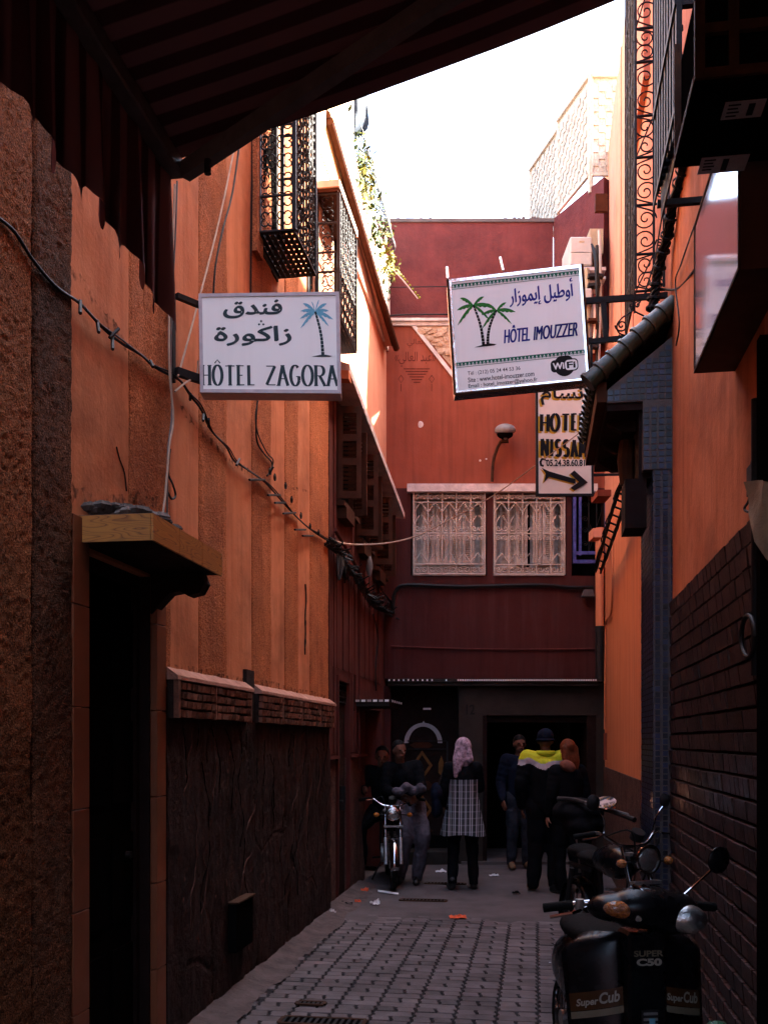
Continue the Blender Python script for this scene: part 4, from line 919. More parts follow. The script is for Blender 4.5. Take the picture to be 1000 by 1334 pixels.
# tiled canopy beside it
cnp = thing('tiled_canopy', 'small door canopy with green barrel tiles and a blue mosaic gable', 'canopy', (XR-.2, Ypl+.6, 3.88))
Yg = Ypl-.005; Yg2 = Yg+1.55; Xo = .468
MB().hexa([(XR, Yg, 3.88), (Xo, Yg, 3.88), (Xo, Yg2, 3.88), (XR, Yg2, 3.88)], [(XR, Yg, 4.30), (Xo, Yg, 3.965), (Xo, Yg2, 3.965), (XR, Yg2, 4.30)]).build('gable', m_grout, cnp)
mb = MB(); mosaic(mb, V((Xo, Yg, 3.885)), V((1, 0, 0)), UP, V((0, -1, 0)), XR-Xo-.005, .40, sk=lambda c: c.z+.02 > 3.955+(c.x-Xo)*(.335/(XR-Xo))); mb.build('mosaic', m_zellige, cnp, kind='stuff')
eo = V((.372, 0, 4.03)); et = V((XR+.01, 0, 4.50)); sl = et-eo; nrm = V((-sl.z, 0, sl.x)).normalized()
MB().hexa([eo+V((.02, Yg-.01, -.03)), et+V((0, Yg-.01, -.08)), et+V((0, Yg2, -.08)), eo+V((.02, Yg2, -.03))], [eo+V((.02, Yg-.01, 0)), et+V((0, Yg-.01, 0)), et+V((0, Yg2, 0)), eo+V((.02, Yg2, 0))]).build('roof_deck', m_darkwood, cnp)
MB().hexa([(.385, Yg, 3.46), (.43, Yg, 3.40), (.43, Yg2, 3.40), (.385, Yg2, 3.46)], [(.36, Yg, 4.0), (.47, Yg, 4.0), (.47, Yg2, 4.0), (.36, Yg2, 4.0)]).build('fascia', m_darkwood, cnp) if False else MB().box((.40, Yg, 3.885), (.465, Yg2, 4.02)).build('fascia', m_wood, cnp)
def tilemesh(up_):
    mb = MB(); L_ = .165; vs = []; n = 8
    for e, (x, r) in enumerate(((0, .058), (L_, .050))):
        for rr in (r, r-.012):
            for i in range(n+1): a = PI*i/n; vs.append((x, math.cos(a)*rr, math.sin(a)*rr*(1 if up_ else -1)))
    m1 = n+1; f = []
    for i in range(n): f += [(i, i+1, 2*m1+i+1, 2*m1+i), (m1+i, 3*m1+i, 3*m1+i+1, m1+i+1), (i, m1+i, m1+i+1, i+1), (2*m1+i, 2*m1+i+1, 3*m1+i+1, 3*m1+i)]
    mb.add(vs, f); return mesh_of(mb, m_rooftile)
for k in range(7):
    c0 = eo+V((-.03, 0, -.02))+V((0, Yg-.045, 0)); d_ = sl*(1/6.6); a_ = c0+d_*k; MB().tube([a_-d_*.08, a_+d_*.10, a_+d_*.12, a_+d_*1.02], [.070, .070, .060, .054], 14).build('rake_tile', m_rooftile, cnp, smooth=True)
tm = tilemesh(True); tmd = tilemesh(False); ang = math.atan2(sl.z, sl.x); ncl = 12; L = sl.length
for c in range(ncl):
    y = Yg+.03+c*.124
    for k in range(5):
        p = eo+sl*(k*.145/L)+nrm*(.012+.006*k*0)+V((0, y+random.uniform(-.004, .004), 0)); o = place('roof_tile', tm, cnp, p, (0, -ang+random.uniform(-.03, .03)+.05, random.uniform(-.03, .03)))
    if c < ncl-1:
        for k in range(2): place('roof_tile', tmd, cnp, eo+sl*(k*.15/L)+nrm*.035+V((0, y+.062, 0)), (0, -ang, 0))
for i in range(3): MB().prism([(XR-.002+x, Yg+.25+i*.50, 3.876+z) for x, z in ((0, 0), (-.40, 0), (-.40, -.06), (-.3, -.12), (-.18, -.12), (-.1, -.34), (0, -.34))], (0, .07, 0)).build('bracket', m_darkwood, cnp)
MB().box((.47, Yg+.02, 3.83), (XR-.19, Yg2, 3.876)).build('soffit', m_darkwood, cnp)
MB().box((XR-.30, Ypl+.05, 3.05), (XR-.16, Ypl+.35, 3.38)).build('corbel', m_darkwood, cnp); MB().box((XR-.21, Ypl+.06, 3.38), (XR-.10, Ypl+.3, 3.87)).build('corbel_block', m_darkwood, cnp)
MB().tube([P(816, 632, 7.2), P(815, 600, 7.2), P(817, 575, 7.2)], [.05, .065, .06], 10).build('lantern', m_wood, cnp)

# ================================================================== RIGHT WALL FITTINGS
# tall scroll grille box
gx = .69; gya, gyb = Yat(7.0, gx), Yat(7.77, gx)
t = thing('window_grille', 'tall narrow black scrollwork window grille standing out from the pink wall above the tiled canopy', 'window grille', (XR-.1, gya, 4.78))
z0g, z1g = 4.80, 8.2
mb = MB(); xm = gx+(XR-gx)*.62
for x in (gx, xm): mb.box((x-.008, gya-.008, z0g), (x+.008, gya+.008, z1g))
mb.box((XR-.016, gya-.008, z0g), (XR, gya+.008, z1g)); mb.box((gx-.008, gyb-.008, z0g), (gx+.008, gyb+.008, z1g))
zl = [1.62+(965-y)/F*7.0 for y in (380, 332, 268, 206, 152, 82, 38, -40, -120)]
for z in zl: mb.tube([(gx-.0, gya, z), (XR, gya, z)], .010, 5); mb.tube([(gx, gya, z+.004), (gx, gyb, z+.004)], .009, 5)
mb.build('frame', m_iron, t)
mb = MB(); wq = xm-gx
for i in range(len(zl)-1):
    za, zb = zl[i], zl[i+1]; h = zb-za; s = 1 if i % 2 else -1; c = V((gx+wq*.55, gya, 0)); X_ = V((1, 0, 0))
    for zc, sg in ((za+h*.28, 1), (zb-h*.28, -1)):
        mb.tube(spiral(c+UP*zc, X_*s, UP*sg, min(.075, h*.27), 1.5, 0), .0055, 5)
        mb.tube(smoothpath([c+UP*zc+X_*s*min(.075, h*.27), V((gx+wq*(.5+.45*s), gya, zc-sg*h*.14)), V((gx+wq*(.5-.48*s), gya, (za if sg > 0 else zb)+.005*sg))], 5), .0055, 5)
    if i % 3 == 0: mb.tube([V((gx, gya, za)), V((xm, gya, zb))], .005, 4)
    if i < 4: mb.tube(spiral(V((xm+.04, gya, za+h*.2)), X_, UP, .03, 1.4, 0), .005, 5)
mb.build('scroll_panel', m_iron, t)
mb = MB(); nb_ = 6
for k in range(nb_+1): y = gya+(gyb-gya)*k/nb_; mb.tube([(gx, y, z0g), (gx, y, z1g)], .008, 5)
for k in range(30):
    z = z0g+(z1g-z0g)*k/30
    for y in (gya+.2, gya+.5): mb.tube(spiral(V((gx, y, z+.05)), V((0, 1, 0)), UP, .06, 1.2, k), .006, 4)
mb.build('front_panel', m_iron, t)
# twisted bundle of black cables
t = thing('cable_bundle', 'thick twisted bundle of black cables climbing the wall beside the scrollwork grille', 'cable', P(850, 400, 6.7))
path = [P(x, y, D) for x, y, D in ((849, 404, 6.75), (851, 385, 6.75), (857, 355, 6.7), (864, 325, 6.6), (871, 295, 6.45), (878, 262, 6.3), (886, 232, 6.1), (890, 205, 5.9), (884, 150, 5.8), (880, 80, 5.8), (878, -60, 5.8))]
path = smoothpath(path, 7)
for q in range(5):
    mb = MB(); pts = []
    for i, p in enumerate(path): a = i*.55+q*2*PI/5; pts.append(p+(RT*math.cos(a)+FW*math.sin(a))*(.022+.006*math.sin(i*.9+q)))
    mb.tube(pts, .0125, 6); mb.build('cable', m_cable, t, smooth=True)
for k in range(0, len(path)-4, 5): MB().lathe(path[k], path[k+1]-path[k], [(.040, 0), (.046, .004), (.046, .018), (.040, .022)], 10).build('cable_tie', m_iron, t)
MB().tube(smoothpath([P(840, 378, 6.9), P(852, 340, 6.9), P(862, 280, 6.9), P(876, 210, 6.9)], 6), .006, 5).build('cable', m_cable, t); MB().tube(smoothpath([P(829, 400, 6.9), P(846, 376, 6.9), P(880, 377, 6.4), P(905, 350, 5.6)], 6), .008, 5).build('cable', m_cable, t)
mb = MB(); mb.cyl(P(870, 305, 6.6), P(870, 108, 6.6), .012, 8).build('pipe', m_pvc, loc=P(870, 305, 6.6), label='thin pale upright pipe between the scrollwork grille and the black caged box', cat='pipe', smooth=True)
# loose wires on the near wall by the pipe
for nm, lb, pts, r in (('wire', 'thin black wires sagging beside the light panel on the right wall', [(905, 290), (886, 345), (879, 368), (884, 420), (880, 450)], .005),):
    MB().tube(smoothpath([onX(x, y, XR-.02) for x, y in pts], 6), r, 5).build(nm, m_cable, label=lb, cat='wire')
# air conditioner in its cage, underside with two stickers
ax0, ay0, ay1, az0 = .480, Yat(3.06, .48), Yat(3.5, .48), 3.636
t = thing('air_conditioner', 'black caged outdoor unit high on the right, seen from below with two grey stickers', 'air conditioner', (XR-.15, (ay0+ay1)/2, az0))
MB().box((ax0+.02, ay0+.03, az0+.012), (XR, ay1, az0+.36)).build('casing', m_black, t)
MB().box((ax0, ay0, az0), (XR, ay1+.004, az0+.0115)).build('base_plate', m_black, t)
mb = MB()
for x in (ax0, ax0+.10, XR-.03): mb.box((x, ay0-.012, az0+.012), (x+.03, ay0+.012, az0+.42))
for z in (az0+.013, az0+.15, az0+.33): mb.box((ax0+.031, ay0-.010, z), (XR-.031, ay0+.010, z+.03))
mb.box((ax0-.002, ay0+.0125, az0+.013), (ax0+.02, ay1, az0+.035)); mb.box((ax0-.002, ay1-.02, az0+.036), (ax0+.02, ay1, az0+.42))
mb.build('cage_bars', m_rust, t)
sa = Sheet((ax0+.095, ay0+.30+.14, az0), (ax0+.235, ay0+.30+.14, az0), (ax0+.235, ay0+.39+.12, az0), (ax0+.095, ay0+.39+.12, az0), -.0) 
for (xa, xb, ya, yb) in ((.110, .235, .10, .19), (.085, .245, .40, .50)):
    s_ = MB().box((ax0+xa, ay0+ya, az0-.0025), (ax0+xb, ay0+yb, az0-.0005)).build('sticker', m_sticker, t)
    mb = MB()
    for k in range(4): mb.box((ax0+xa+.012, ay0+ya+.012+k*.019, az0-.0042), (ax0+xa+.05-.006*(k % 2), ay0+ya+.018+k*.019, az0-.0027))
    mb.box((ax0+xa+.075, ay0+ya+.015, az0-.0042), (ax0+xa+.095, ay0+yb-.015, az0-.0027)); mb.build('sticker_print', m_printk, s_)
# open iron frame behind it
t = thing('iron_frame', 'tall dark iron balcony frame behind the caged outdoor unit', 'frame', (XR-.1, 4.6, 4.3))
mb = MB(); fx = .60; fy0, fy1 = Yat(4.25, .6), Yat(5.0, .6)
for k in range(9): y = fy0+(fy1-fy0)*k/8; mb.box((fx-.012, y-.02, 4.22+.02*k), (fx+.012, y+.02, 6.6))
for z in (4.3, 4.75, 5.4, 6.1): mb.box((fx-.02, fy0-.02, z), (fx-.0121, fy1+.02, z+.03)); mb.box((fx, fy1-.015, z), (XR, fy1+.015, z+.03)); mb.box((fx+.013, fy0-.015, z), (XR, fy0+.015, z+.03))
mb.build('bars', m_iron, t); MB().box((fx+.013, fy0+.08, 4.22), (fx+.02, fy1-.03, 6.6)).build('back_sheet', m_iron, t)
# glossy light panel
lx = .713; ly0, ly1, lz0, lz1 = Yat(3.54, lx), Yat(4.54, lx), 3.295, 3.97
t = thing('light_panel', 'glossy pale lightbox sign on the wall below the black caged unit, reflecting sky and plaster', 'lightbox', (XR-.1, (ly0+ly1)/2, lz0))
MB().box((lx+.006, ly0, lz0), (XR, ly1, lz1)).build('casing', m_boxbrown, t)
MB().box((lx, ly0+.012, lz0+.014), (lx+.0055, ly1-.012, lz1-.012)).build('face', m_gloss, t)
mb = MB(); mb.box((lx-.004, ly0, lz0), (lx+.005, ly0+.0118, lz1)); mb.box((lx-.004, ly1-.0118, lz0), (lx+.005, ly1, lz1)); mb.box((lx-.004, ly0+.0119, lz0), (lx+.005, ly1-.0119, lz0+.0138)); mb.box((lx-.004, ly0+.0119, lz1-.0118), (lx+.005, ly1-.0119, lz1)); mb.build('rim', m_rust, t)
# black down pipe and hanging ring near the shop opening
t = thing('down_pipe', 'black upright pipe with a bracket at the edge of the brick base on the right', 'pipe', onX(980, 860, XR-.03))
MB().cyl(onX(983, 880, XR-.03), onX(983, 520, XR-.03), .016, 10).build('pipe', m_cable, t, smooth=True); MB().box(onX(978, 640, XR-.05), onX(988, 610, XR-.001)).build('pipe_bracket', m_iron, t)
MB().tube(smoothpath([onX(x, y, XR-.03) for x, y in ((981, 590), (976, 620), (975, 650), (969, 662), (974, 667), (984, 664))], 6), .006, 5).build('wire', m_cable, t)
rg = [onX(974+9*math.cos(a)*1.0, 829+27*math.sin(a), XR-.06) for a in [2*PI*k/24 for k in range(25)]]
mb = MB(); mb.tube(rg, .010, 8, cap=False); mb.build('hanging_ring', m_cable, smooth=True, label='black oblong loop hanging on the glazed brick base by the pipe', cat='ring', loc=rg[0])
mb = MB(); n = 10; vs = []
for j in range(n+1):
    for i in range(7): t_ = j/n; vs.append(V((XR-.10+.02*math.sin(i*1.3+t_*2)+.02*i, Y0r-.10-.04*i-.02*math.sin(i), 2.62-t_*(.12+.055*i)-.01*i)))
mb.add(vs, [(j*7+i, j*7+i+1, (j+1)*7+i+1, (j+1)*7+i) for j in range(n) for i in range(6)]); mb.build('canvas_cloth', m_beige, smooth=True, label='beige canvas cloth hanging at the shop opening on the right edge', cat='cloth')

# ================================================================== AWNING
aw = thing('awning', 'dark striped fabric awning with a wavy valance and folding arm across the top', 'awning', (XR-.1, 2.5, 4.1))
AX0, AX1, AY1, AY0 = -1.2, XR, 3.2, -1.6
def az(x): return 3.57+(4.15-3.57)*(x-AX0)/(AX1-AX0)
def mfab():
    m = M('awning_canvas', (.010, .005, .007), .9, .1, 3, .2, 250, .002); n = m.node_tree.nodes; L = m.node_tree.links; b = n['Principled BSDF']
    g = n.new('ShaderNodeNewGeometry'); sp = n.new('ShaderNodeSeparateXYZ'); L.new(g.outputs['Position'], sp.inputs[0]); a = n.new('ShaderNodeMath'); a.operation = 'MULTIPLY'; a.inputs[1].default_value = 9; L.new(sp.outputs[1], a.inputs[0])
    f = n.new('ShaderNodeMath'); f.operation = 'PINGPONG'; f.inputs[1].default_value = .5; L.new(a.outputs[0], f.inputs[0]); r = n.new('ShaderNodeMapRange'); r.inputs[1].default_value = .22; r.inputs[2].default_value = .28; L.new(f.outputs[0], r.inputs[0])
    c = n.new('ShaderNodeMix'); c.data_type = 'RGBA'; L.new(r.outputs[0], c.inputs[0]); c.inputs[6].default_value = (.060, .018, .020, 1); c.inputs[7].default_value = (.20, .085, .085, 1); L.new(c.outputs[2], b.inputs['Base Color']); return m
mf = mfab(); m_alurail = M('dusty_awning_metal', (.085, .060, .055), .6, .3, 14, .3, 90, .004, spec=.4)
mb = MB(); nx, ny = 24, 90; vs = []
for j in range(ny+1):
    for i in range(nx+1):
        x = AX0+(AX1-AX0)*i/nx; y = AY0+(AY1-AY0)*j/ny; s = math.sin(PI*i/nx)
        vs.append((x, y, az(x)-.035*s+.006*mnoise.noise(V((x*2, y*5, 0)))))
k0 = len(vs); vs += [(x, y, z+.004) for x, y, z in vs]; f = [(j*(nx+1)+i, j*(nx+1)+i+1, (j+1)*(nx+1)+i+1, (j+1)*(nx+1)+i) for j in range(ny) for i in range(nx)]
mb.add(vs, f+[tuple(k0+q for q in r[::-1]) for r in f]); mb.build('canvas', mf, aw, smooth=True)
mb = MB(); n = 420; m_ = 12; vs = []
for i in range(n+1):
    y = AY1-(AY1-AY0)*i/n; s = (AY1-y)
    ph = 2*PI*(s-.257)/.137+.5*mnoise.noise(V((s*4, 3, 0))); zb = 3.055+.085*min(s, 1.3)-.034*math.cos(ph)-.012*math.cos(ph*2+.6)-.03*mnoise.noise(V((s*3, 0, 0)))
    if s < .10: zb = min(zb, 3.08)-.05*(1-s/.10)
    for k in range(m_+1):
        t_ = k/m_; zz = 3.555+(zb-3.555)*t_; vs.append((AX0-.02+(.3+t_)*(.013*math.sin(ph+.5)+.010*math.sin(s*2*PI/.31+2)), y, zz))
k0 = len(vs); mb.add(vs, [(i*(m_+1)+k, i*(m_+1)+k+1, (i+1)*(m_+1)+k+1, (i+1)*(m_+1)+k) for i in range(n) for k in range(m_)]); mb.build('valance', mf, aw, smooth=True)
MB().box((AX0-.025, AY0, 3.515), (AX0+.03, AY1+.02, 3.575)).build('front_rail', m_alurail, aw, bevel=.006)
MB().slab(V((AX0+.03, AY1-.02, 3.50)), V((.88-AX0-.03, -.80, .50)), V((0, 0, .055)), V((.02, .032, 0))).build('folding_arm', m_alurail, aw)
MB().box((XR-.06, 2.2, 3.93), (XR, 2.6, 4.1)).build('arm_mount', m_iron, aw); MB().tube([(XR-.05, AY0, 4.19), (XR-.05, AY1, 4.19)], .045, 12).build('roller', m_iron, aw)
MB().cyl((AX0+.15, AY1-.10, 3.50), (AX0+.15, AY1-.10, 3.455), .012, 8).build('bolt', m_iron, aw)

# ================================================================== SIGNS
def lightbox(name, label, c4, depth, frame_mat, face_mat, fw=.02):
    bl, br, tr, tl = c4; t = thing(name, label, 'sign', (bl+br)/2); back = FW*depth; mb = MB(); mb.hexa([bl+FW*.012, br+FW*.012, br+back, bl+back], [tl+FW*.012, tr+FW*.012, tr+back, tl+back]); mb.build('casing', frame_mat, t)
    u = (br-bl).normalized(); v = (tl-bl).normalized(); n_ = FW
    W_, H_ = (br-bl).length, (tl-bl).length
    ib = bl+u*fw+v*fw; 
    mb = MB(); a_, b_, c_, d_ = bl+u*fw+v*fw, br-u*fw+v*fw, tr-u*fw-v*fw, tl+u*fw-v*fw
    for p, q, r, s in ((bl, br, b_, a_), (br, tr, c_, b_), (tr, tl, d_, c_), (tl, bl, a_, d_)): mb.hexa([p-n_*.006, q-n_*.006, r-n_*.006, s-n_*.006], [p+n_*.0118, q+n_*.0118, r+n_*.0118, s+n_*.0118])
    mb.build('frame', frame_mat, t)
    MB().hexa([a_+n_*.0, b_+n_*.0, b_+n_*.0117, a_+n_*.0117], [d_+n_*.0, c_+n_*.0, c_+n_*.0117, d_+n_*.0117]).build('face', face_mat, t)
    return t, Sheet(a_, b_, c_, d_, .0012)
D1 = 5.40
t, sh = lightbox('hotel_sign', 'white lightbox reading HOTEL ZAGORA in two scripts with a pale blue palm tree', (P(261, 511.5, D1), P(444, 513, D1-.02), P(441.5, 380.5, D1-.02), P(259, 383, D1)), .115, m_whitemetal, m_white, .018)
drawn(sh, 'H\u00d4TEL', -.005, .045, .385, .262, m_print, 'lettering', t, .16, .05, .38, serif=.22, wid={'H': .75, '\u00d4': .95, 'T': .95, 'E': .7, 'L': .7})
drawn(sh, 'ZAGORA', .470, .045, 1.0, .262, m_print, 'lettering', t, .16, .05, .30, serif=.2, wid={'Z': .95, 'A': .95, 'G': .9, 'R': .95})
for q_ in (0, .004, .008): typed(sh, '\uFED5\uFEAA\uFEE8\uFED3', .155+q_, .765+q_, .592+q_, .957+q_, m_print, 'lettering', t, .008, up=q_*.1)
for q_ in (0, .004, .008): typed(sh, '\uFE93\uFEAD\uFEEE\uFEDB\uFE8D\uFEAF', .085+q_, .47+q_, .657+q_, .677+q_, m_print, 'lettering', t, .008, up=q_*.1)
mb = MB()
for dx_, dy_ in ((-.016, 0), (.016, 0), (0, .035)): blob(sh, [(.44+dx_-.010, .700+dy_), (.44+dx_, .686+dy_), (.44+dx_+.010, .700+dy_), (.44+dx_, .714+dy_)], mb, .0004)
mb.build('lettering', m_print, t)
palm(sh, .845, .83, .175, .365, .075, m_skyprint, m_print, t, nfr=10, tw=.022)
mb = MB(); MB().box(onX(222, 398, XL+.0)+V((0, -.02, -.0)), onX(222, 402, XL+.0)+V((.03, .03, 0)))
wp = onX(224, 450, XL+.02)
zt, zb = P(0, 400, D1).z, P(0, 496, D1).z
tb = thing('sign_bracket', 'black steel bracket holding the white and blue palm tree sign off the striped wall', 'bracket', (wp.x, wp.y, zb))
yb_ = wp.y
MB().box((XL+.005, yb_-.02, zb-.03), (XL+.035, yb_+.02, zt+.03)).build('wall_plate', m_iron, tb)
for py, th in ((400, .014), (496, .022)):
    a = P(261, py, D1+.06); b = V((XL+.036, yb_, a.z)); d_ = a-b; MB().slab(b-UP*th, d_, UP*th*2, d_.cross(UP).normalized()*.03).build('arm', m_iron, tb)
# second sign
c4 = (P(592.5, 514, 6.92), P(768, 496.5, 6.72), P(757.5, 344.5, 6.72), P(583, 364.5, 6.92))
t, sh = lightbox('hotel_sign', 'tilted white lightbox reading HOTEL IMOUZZER with two green palms and green patterned bands', c4, .13, m_chrome, m_white, .022)
MB().tube([c4[0]-FW*.004, c4[1]-FW*.004], .011, 5).build('frame_edge', m_rust, t); MB().tube([c4[0]-FW*.004, c4[3]-FW*.004], .011, 5).build('frame_edge', m_rust, t); MB().tube([c4[1]-FW*.004, c4[2]-FW*.004], .010, 5).build('frame_edge', m_rust, t)
for q_ in (0, .003, .006): typed(sh, '\uFEAD\uFE8D\uFEAF\uFEEE\uFEE4\uFEF3\uFE87 \uFEDE\uFEF4\uFEC3\uFEED\uFE83', .45+q_, .70+q_, .940+q_, .915+q_, m_blueprint, 'lettering', t, .0, up=q_*.1)
for q_ in (0, .0035, .007): typed(sh, 'H\u00d4TEL', .385+q_, .39, .582+q_, .55, m_blueprint, 'lettering', t, .0, shear=.015, up=q_*.1); [typed(sh, 'IMOUZZER', .615+q_, .39, .95+q_, .515, m_blueprint, 'lettering', t, .0, shear=.015, up=.0004+q_*.1) for q_ in (0, .0035, .007)]
typed(sh, 'T\u00e9l : (212) 05 24 44 53 36', .085, .125, .50, .17, m_printk, 'lettering', t, .004); typed(sh, 'Site : www.hotel-imouzzer.com', .085, .068, .605, .113, m_printk, 'lettering', t, .012); typed(sh, 'Email : hotel_imozzer@yahoo.fr', .085, .008, .625, .056, m_printk, 'lettering', t, .012)
palm(sh, .165, .77, .17, .395, .07, m_greenprint, m_printk, t, base=False, nfr=7, tw=.018); palm(sh, .345, .70, .155, .395, -.10, m_greenprint, m_printk, t, base=True, nfr=7, tw=.018)
for y0 in (.925, .205):
    mb = MB(); blob(sh, [(0, y0+.055), (1, y0+.055), (1, y0+.020), (0, y0+.020)], mb, .0002); blob(sh, [(0, y0+.012), (1, y0+.012), (1, y0+.008), (0, y0+.008)], mb, .0002); mb.build('band_print', m_band, t)
    mb = MB(); n = 34
    for i in range(n): x = i/n; blob(sh, [(x+.003, y0+.018), (x+.5/n, y0+.050), (x+1/n-.003, y0+.018)], mb, .0005+.00002*(i % 2))
    mb.build('zigzag_print', m_white, t); mb = MB()
    for i in range(n): x = (i+.5)/n; ribbon(mb, sh, [(x-.006, y0+.022), (x, y0+.034), (x+.006, y0+.022)], .006, .006, .0009)
    mb.build('zigzag_print', m_band, t)
mb = MB(); blob(sh, [(.84+.085*math.cos(2*PI*k/28)*.95, .135+.085*math.sin(2*PI*k/28)*1.15) for k in range(28)], mb, .0003); mb.build('wifi_logo_print', m_printk, t)
def rrect(x0, y0, x1, y1, r): return [(cx+r*math.cos(math.radians(a)), cy+r*1.2*math.sin(math.radians(a))) for cx, cy, a0 in ((x1-r, y1-r, 0), (x0+r, y1-r, 90), (x0+r, y0+r, 180), (x1-r, y0+r, 270)) for a in range(a0, a0+91, 18)]
mb = MB(); blob(sh, rrect(.735, .085, .945, .185, .03), mb, .0005); mb.build('wifi_logo_print', m_printk, t)
mb = MB(); blob(sh, rrect(.845, .094, .938, .176, .025), mb, .0008); mb.build('wifi_logo_print', m_white, t)
typed(sh, 'Wi', .750, .105, .838, .165, m_white, 'wifi_logo_print', t, .03, up=.0012); typed(sh, 'Fi', .858, .105, .925, .165, m_printk, 'wifi_logo_print', t, .03, up=.0015)
mb = MB(); mb.tube([P(583, 362, 6.95), P(582, 348, 6.95)], .012, 5); mb.tube([P(655, 352, 6.9), P(651, 335, 6.9)], .010, 5); mb.build('loose_ties', m_chrome, t)
tb = thing('sign_bracket', 'black scrolled iron bracket carrying the tilted two palm sign over the tiled canopy', 'bracket', P(860, 440, 6.8))
DB = 6.83
def bar(x0, y0, x1, y1, th, name='bar', d0=DB, d1=DB): a, b = P(x0, y0, d0), P(x1, y1, d1); dd = b-a; up = dd.cross(FW).normalized()*th; return MB().slab(a-up*.5, dd, up, FW*.025).build(name, m_iron, tb)
bar(758, 391.5, 880, 383, .040); bar(766, 444.5, 846, 436, .034); bar(785.5, 391, 789, 441, .036); bar(769.5, 446, 769.5, 500, .012); bar(771, 473, 792, 473, .012)
mb = MB(); 
for cx, sg in ((812, -1), (838, 1)):
    mb.tube(spiral(P(cx-3*sg*0+ (3 if sg > 0 else -3), 424, DB), RT*-sg, -UP, .045, 1.5, 0), .006, 5)
    mb.tube(spiral(P(826+sg*4, 397, DB), RT*-sg, UP, .022, 1.3, 0), .005, 5)
    mb.tube(smoothpath([P(826, 394, DB), P(824, 404, DB), P(826+sg*16, 414, DB), P(826+sg*23, 424, DB), P(826+sg*20, 434, DB), P(826+sg*8, 438, DB)], 5), .006, 5)
mb.tube([P(826, 380, DB), P(826, 408, DB)], .006, 5); mb.tube([P(806, 436, DB), P(806, 452, DB)], .005, 5); mb.build('scrollwork', m_iron, tb)
# third sign
D3 = 8.9
c4 = (P(698, 646, D3), P(773, 646, D3-.05), P(771, 440, D3-.05), P(697, 440, D3))
t, sh = lightbox('hotel_sign', 'narrow upright hand painted sign reading HOTEL NISSAM with an arrow, below the tilted sign', c4, .04, m_iron, m_creamface, .02)
for off, mat_, up in (((-.034, -.012), m_gold, .0003), ((0, 0), m_printk, .0045)):
    ox, oy = off
    typed(sh, '\uFEE1\uFE8E\uFEB4\uFEE7', .05+ox, .575+oy, .86+ox, .70+oy, mat_, 'lettering', t, .02, up=up)
    drawn(sh, 'HOTEL', .06+ox, .405+oy, .88+ox, .515+oy, mat_, 'lettering', t, .21, .10, .42, lean=.05, up0=up, wid={'H': .85, 'L': .6, 'E': .6, 'T': .9}, rise=.008)
    drawn(sh, 'NISSAM', .07+ox, .245+oy, .90+ox, .355+oy, mat_, 'lettering', t, .20, .10, .50, lean=.04, up0=up, wid={'I': .3, 'N': .85, 'S': .75, 'A': .8, 'M': .9}, rise=-.01)
    ar = [(.05, .165), (.16, .145), (.30, .135), (.68, .095), (.62, .125), (.80-.12, .145), (.90, .075), (.70, .020), (.64, .040), (.70, .062), (.55, .075), (.30, .105), (.18, .112), (.11, .075), (.09, .082), (.13, .125)]
    mb = MB(); P2 = [(x+ox*.8, y+oy*.6) for x, y in ar]; c_ = (.34+ox*.8, .118+oy*.6)
    body = [(.06, .168), (.20, .145), (.70, .094), (.70, .062), (.20, .108), (.10, .070), (.14, .128)]
    head = [(.60, .128), (.68, .150), (.93, .072), (.68, .018), (.60, .036), (.76, .075)]
    for pol, dz_ in ((body, 0), (head, .0003)): blob(sh, [(x+ox*.8, y+oy*.6) for x, y in pol], mb, up+.0004+dz_)
    mb.build('arrow', mat_, t)
typed(sh, '05.24.38.60.81', .15, .178, .88, .222, m_printk, 'lettering', t, .03, up=.001); mb = MB(); ribbon(mb, sh, [(.13, .222), (.07, .225), (.04, .205), (.05, .185), (.10, .180)], .016, .014, .0012); blob(sh, [(.11, .228), (.17, .216), (.14, .21)], mb, .0014); mb.build('phone_mark', m_printk, t)
tb = thing('sign_bracket', 'plain black bars holding the narrow painted arrow sign to the orange wall', 'bracket', P(800, 618, D3))
for py in (480, 620): a = P(772, py, D3); b = V((XR, a.y+.02, a.z)); MB().slab(a, b-a, UP*.02, FW*.02).build('bar', m_iron, tb)

# ================================================================== END WALL FITTINGS
m_lampgrey = M('grey_lamp_enamel', (.16, .145, .14), .5, .2, 12, .1, 60)
t = thing('street_lamp', 'small grey street lamp on a bent pole above the white ledge', 'street lamp', E_(641, 632)-FW*.1)
MB().tube(smoothpath([E_(640, 629)-FW*.06, E_(641, 605)-FW*.09, E_(645, 590)-FW*.14, E_(650, 581)-FW*.22], 6), .020, 8).build('pole', m_rust, t, smooth=True)
c = E_(654, 570)-FW*.30
R_ = Matrix.Rotation(A, 3, 'Z')@Matrix.Rotation(.25, 3, 'X')
mb = MB(); mb.ball(c, (.135, .21, .085), 18, 10, R_); mb.v = [V((p.x, p.y, max(p.z, c.z-.035+(p-c).dot(FW)*.25))) for p in mb.v]; mb.build('lamp_head', m_lampgrey, t, smooth=True)
mb = MB(); mb.ball(c-UP*.045+FW*.02, (.105, .155, .06), 16, 8, R_); mb.build('lamp_glass', m_black, t, smooth=True); MB().ball(c-UP*.085-FW*.03, (.035, .05, .04), 10, 8).build('bulb', m_pvc, t, smooth=True)
MB().box(c+V((-.05, .05, -.13)), c+V((.04, .12, -.04))).build('clamp', m_rust, t)
